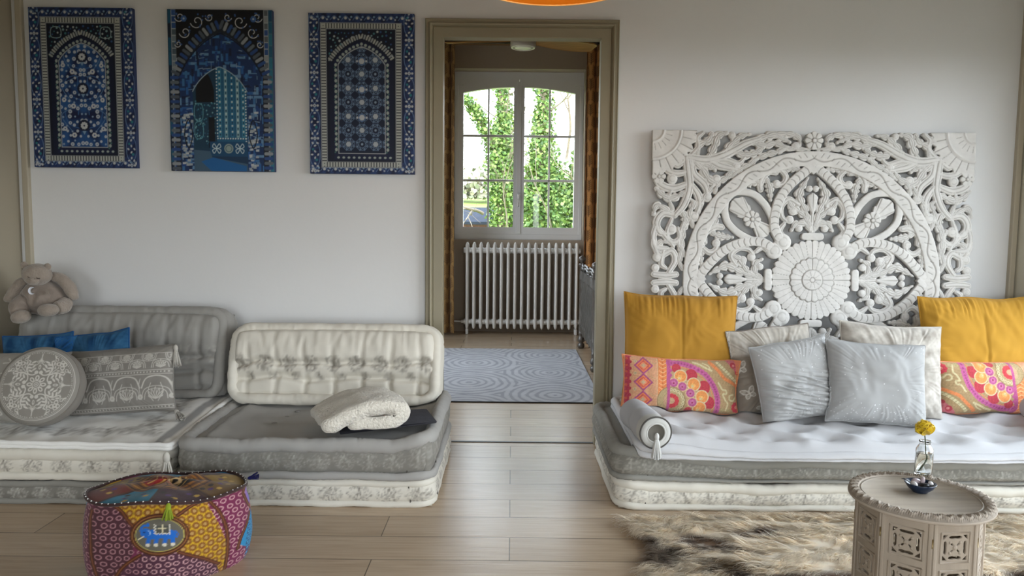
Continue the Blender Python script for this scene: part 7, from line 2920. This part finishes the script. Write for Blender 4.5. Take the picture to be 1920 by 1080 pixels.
def branching(rng, mb, p, d, L, r, depth, spread=.55, up=.15):
    p, d = np.array(p, float), np.array(d, float)
    d /= np.linalg.norm(d)
    pts = [p]
    for k in range(5):
        d = d + rng.normal(0, .13, 3) + np.array([0, 0, up * .2])
        d /= np.linalg.norm(d)
        pts.append(pts[-1] + d * L / 5)
    mb.add(*tube(smooth_path(pts, 10), np.linspace(r, r * .55, 10), 6))
    if depth:
        for k in range(3 if depth > 1 else 4):
            q = pts[rng.randint(2, 6)]
            e = d + rng.normal(0, spread, 3)
            branching(rng, mb, q, e, L * rng.uniform(.5, .8), r * .5, depth - 1, spread, up)


def ivy_tree(label, spine, widths, nleaf, seed, size=.05, arms=()):
    """tree trunk wrapped in ivy; spine and arms as (u, v, Y) picture points turned into places"""
    rng = np.random.RandomState(seed)
    S = smooth_path([at_y(*q) for q in spine], 40)
    S[0, 2] = min(S[0, 2], -.3)
    root = thing('ivy_tree', label, 'tree', tuple(S[0]), 'ivy covered trees outside the far window')
    mb = MB(); mb.add(*tube(S, np.linspace(.16, .05, 40), 10))
    P, W = [S], [np.interp(np.linspace(0, 1, 40), np.linspace(0, 1, len(widths)), widths)]
    for arm, aw in arms:
        A_ = smooth_path([at_y(*q) for q in arm], 24)
        mb.add(*tube(A_, np.linspace(.06, .02, 24), 8))
        P.append(A_); W.append(np.interp(np.linspace(0, 1, 24), np.linspace(0, 1, len(aw)), aw))
    mb.obj('trunk', m_bark, root)
    P, W = np.concatenate(P), np.concatenate(W)
    pr = W ** 1.4 / (W ** 1.4).sum()
    k = rng.choice(len(P), nleaf, p=pr)
    dv = rng.normal(size=(nleaf, 3))
    dv /= np.linalg.norm(dv, axis=1, keepdims=True)
    pts = P[k] + dv * W[k][:, None] * rng.uniform(.35, 1.0, (nleaf, 1)) ** .6 + rng.normal(0, .04, (nleaf, 3))
    V, F, C = leaf_cloud(rng, pts, size, IVY)
    mb = MB(); mb.add(V, F, C)
    mb.obj('foliage', m_leaf, root)
    mb = MB()
    for q in range(7):
        i = rng.randint(8, 38)
        branching(rng, mb, S[i], (rng.uniform(-1, 1), rng.uniform(-.6, .2), .5), rng.uniform(.5, 1.0), .014, 2)
    mb.obj('bare_twigs', m_twig, root)


ivy_tree('ivy covered forked tree behind the left casement', [(948, 470, 13.6), (946, 400, 13.6), (944, 330, 13.6), (942, 270, 13.7), (946, 220, 13.8), (938, 150, 13.9)], [.24, .30, .34, .28, .16, .13], 9000, 3,
         arms=[([(938, 290, 13.6), (908, 240, 13.4), (890, 205, 13.3), (868, 180, 13.2)], [.17, .12, .09, .06])])
ivy_tree('straight ivy covered tree behind the right casement', [(1030, 470, 11.9), (1025, 400, 11.9), (1018, 320, 11.9), (1016, 250, 12.0), (1020, 200, 12.0), (1018, 130, 12.1)], [.42, .45, .30, .17, .14, .13], 9500, 5)
ivy_tree('low ivy mass at the right edge of the far window', [(1085, 470, 10.4), (1088, 410, 10.4), (1092, 340, 10.4), (1094, 290, 10.4)], [.34, .32, .22, .12], 3600, 7)


def bare_tree(label, u, v, Y, h, seed, depth=4, r=.035, lean=(0, 0, 1), spread=.5):
    rng = np.random.RandomState(seed)
    p = at_y(u, v, Y)
    root = thing('bare_tree', label, 'tree', tuple(p), 'bare trees outside the far window')
    mb = MB()
    branching(rng, mb, p, lean, h, r, depth, spread)
    mb.obj('branches', m_twig if r < .03 else m_bark, root)


bare_tree('bare branching shrub above the slate roofed outbuilding', 905, 400, 12.3, .9, 4, 3, .03, (-.8, -1.5, .55))
bare_tree('thin bare tree at the right side of the far window', 1062, 300, 15.0, 1.5, 9, 4, .03, (.1, 0, 1))
bare_tree('pale bare sapling in front of the left ivy tree', 948, 440, 10.8, 1.0, 12, 3, .012, (.05, 0, 1), .45)
bare_tree('pale bare sapling in front of the right ivy tree', 1036, 440, 10.6, .9, 15, 3, .012, (-.15, 0, 1), .45)

# low brick outbuilding with a slate roof
m_slate = simple('blue_grey_slate', '#343842', rough=1, spec=.1, var=.12, vscale=6, bscale=14, bstr=.3, bdist=.02)
m_brick, nt_, b_ = new_mat('red_brick_wall')
br_ = nt_.nodes.new('ShaderNodeTexBrick')
br_.inputs['Color1'].default_value = (*lin('#7a4232'), 1); br_.inputs['Color2'].default_value = (*lin('#6a3628'), 1); br_.inputs['Mortar'].default_value = (*lin('#806658'), 1)
br_.inputs['Scale'].default_value = 4
tc__ = nt_.nodes.new('ShaderNodeTexCoord'); mp__ = nt_.nodes.new('ShaderNodeMapping'); mp__.inputs['Rotation'].default_value = (PI / 2, 0, 0)
nt_.links.new(tc__.outputs['Object'], mp__.inputs[0]); nt_.links.new(mp__.outputs[0], br_.inputs['Vector']); nt_.links.new(br_.outputs['Color'], b_.inputs['Base Color'])
a_, c_ = at_y(800, 418, 14.0), at_y(931, 418, 14.0)
ro, rr_ = at_y(934, 419, 13.9), at_y(934, 397, 14.9)
hb_ = thing('outbuilding', 'low brick outbuilding with a slate roof beyond the left casement', 'outbuilding', ((a_[0] + c_[0]) / 2, 14.5, -.35))
mb = MB(); mb.add(*box(a_[0], c_[0], 14.0, 15.6, -.4, a_[2])); mb.obj('wall', m_brick, hb_, smooth=False)
zt = rr_[2] + .02
ev = a_[2] - .02
pr_ = [(13.88, ev), (14.8, zt), (15.72, ev), (15.72, ev + .05), (14.8, zt + .06), (13.88, ev + .05)]
V = np.array([(x_, y_, z_) for x_ in (a_[0] - .05, ro[0]) for y_, z_ in pr_])
j = np.arange(6); j2 = (j + 1) % 6
mb = MB(); mb.add(V, [np.stack([j, j2, j2 + 6, j + 6], -1), j[None, ::-1], (j + 6)[None]]); mb.obj('roof', m_slate, hb_, smooth=False)
m_white_fascia = simple('white_fascia', '#d8d8d8', rough=.6)
mb = MB(); mb.add(*box(ro[0], ro[0] + .03, 13.86, 15.74, ev - .02, ev + .06)); mb.obj('fascia', m_white_fascia, hb_, smooth=False)

# far hedgerow on the rise
rng_ = np.random.RandomState(21)
m_hedge = printed('winter_hedge', rough=1, bscale=0)
HED = np.array([lin(c) for c in ('#8d8a78', '#a39c86', '#7f8468', '#b3aa94')])
pts = np.stack([rng_.uniform(-6, 4.5, 3000), 44 + rng_.normal(size=3000) * .4, 2.75 + np.abs(rng_.normal(size=3000)) * .75], -1)
V, F, C = leaf_cloud(rng_, pts, .26, HED)
mb = MB(); mb.add(V, F, C)
hr_ = tag(mb.obj('hedgerow', m_hedge, None), 'grey winter hedgerow across the far edge of the field', 'hedgerow')
hr_['kind'] = 'stuff'
# ================================================================ SOFT CONTACT
# cloth and stuffing give way where things rest on one another: points that would sink into a support are pressed onto its surface
from mathutils.bvhtree import BVHTree


def family(root):
    out = [root] if root.type == 'MESH' else []
    for ch in root.children:
        out += family(ch)
    return out


def world_pts(o):
    n = len(o.data.vertices)
    a = np.empty(n * 3, np.float32)
    o.data.vertices.foreach_get('co', a)
    return a.reshape(-1, 3).astype(float) + BASE.get(o.name, 0)


def tree_of(roots):
    V, F, off = [], [], 0
    for r in roots:
        for o in family(r):
            w = world_pts(o)
            V += w.tolist()
            F += [[i + off for i in p.vertices] for p in o.data.polygons]
            off += len(w)
    return BVHTree.FromPolygons(V, F)


def press(root, supports, d, gap=.004, reach=.30, fat=.009, skip=()):
    d = Vector(d).normalized()
    e1 = d.orthogonal().normalized()
    e2 = d.cross(e1)
    offs = [Vector((0, 0, 0)), e1 * fat, -e1 * fat, e2 * fat, -e2 * fat]
    t = tree_of(supports)
    S = np.concatenate([world_pts(o) for r in supports for o in family(r)])
    lo, hi = S.min(0) - .02, S.max(0) + .02
    dn = np.abs(np.array(d))
    lo, hi = lo - dn * .02, hi + dn * .02
    for o in family(root):
        if o.name.split('.')[0] in skip:
            continue
        W = world_pts(o)
        idx = np.nonzero(((W > lo) & (W < hi)).all(1))[0]
        ch = False
        for i in idx:
            p = Vector(W[i])
            best = None
            for k, of in enumerate(offs):
                hit = t.ray_cast(p + of + d * reach, -d, reach * 2)
                if hit[0] is not None:
                    s = (hit[0] - of - p).dot(d)
                    if best is None or s > best:
                        best = s
                elif k == 0 and fat < .001:
                    break
            if best is not None and -gap < best < reach * .9:
                W[i] = p + d * (best + gap)
                ch = True
        if ch:
            o.data.vertices.foreach_set('co', (W - BASE.get(o.name, 0)).ravel().astype(np.float32))
            o.data.update()


def by_label(part):
    return next(o for o in COL.objects if o.parent is None and part in (o.get('label') or ''))


L_ = by_label
UP, BACKW = (0, 0, 1), (0, 1, .12)
futon_, quilt_, seat_ = L_('pale grey tufted futon'), L_('white quilt'), L_('grey buttoned seat')
backl_, backr_ = L_('under the sitting teddy'), L_('cream back roll')
mid_ = L_('middle of the daybed')
press(mid_, [L_('bottom of the daybed')], UP)
press(futon_, [mid_], UP)
press(seat_, [L_('bottom of the stack left')], UP)
press(L_('cream seat mattress'), [L_('bottom of the far left')], UP)
press(quilt_, [L_('cream seat mattress')], UP, skip=('tassel',))
press(backr_, [seat_], UP)
press(backl_, [quilt_], UP)
front_to_back = ['sequins along its bottom', 'sequins densest', 'left mustard cushion', 'before the right mustard', 'taupe velvet', 'beige crushed', 'mustard yellow cushion at the left', 'mustard yellow cushion at the right']
right = [L_(q) for q in front_to_back]
bol_ = L_('grey bolster with white'); bol2_ = L_('grey bolster mostly')
for o_ in right + [bol_, bol2_]:
    press(o_, [futon_, mid_], UP)
FWD = (0, -1, 0)
press(right[2], [bol_], BACKW, reach=.22)
press(right[3], [bol2_], BACKW, reach=.22)
for i_, j_ in ((5, 7), (4, 6), (4, 5), (2, 6), (2, 4), (3, 7), (3, 5), (1, 4), (1, 2), (1, 5), (0, 5), (0, 1), (0, 4)):
    press(right[i_], [right[j_]], FWD, reach=.2)
left = [L_('round grey cushion'), L_('cushion at the left photo edge'), L_('oblong grey cushion with white line'), L_('blue cushion behind'), L_('flat blue cushion')]
for o_ in left:
    press(o_, [quilt_], UP)
for o_ in (left[4], left[3], left[2], left[1]):
    press(o_, [backl_], FWD, reach=.2)
for i_, j_ in ((3, 4), (2, 3), (2, 4), (1, 4), (0, 1), (0, 2), (0, 4)):
    press(left[i_], [left[j_]], FWD, reach=.2)
for o_ in left:
    press(o_, [quilt_], UP)
press(L_('dark charcoal folded'), [seat_], UP, reach=.1)
press(L_('cream fleece'), [L_('dark charcoal folded'), seat_], UP, reach=.06, fat=.006)
press(L_('plush teddy'), [backl_], (0, -.75, .66), reach=.2)
for o_ in right + [bol_, bol2_]:
    press(o_, [futon_, mid_], UP)
press(L_('cream fleece'), [L_('dark charcoal folded'), seat_], UP, reach=.06, fat=.012, gap=.006)
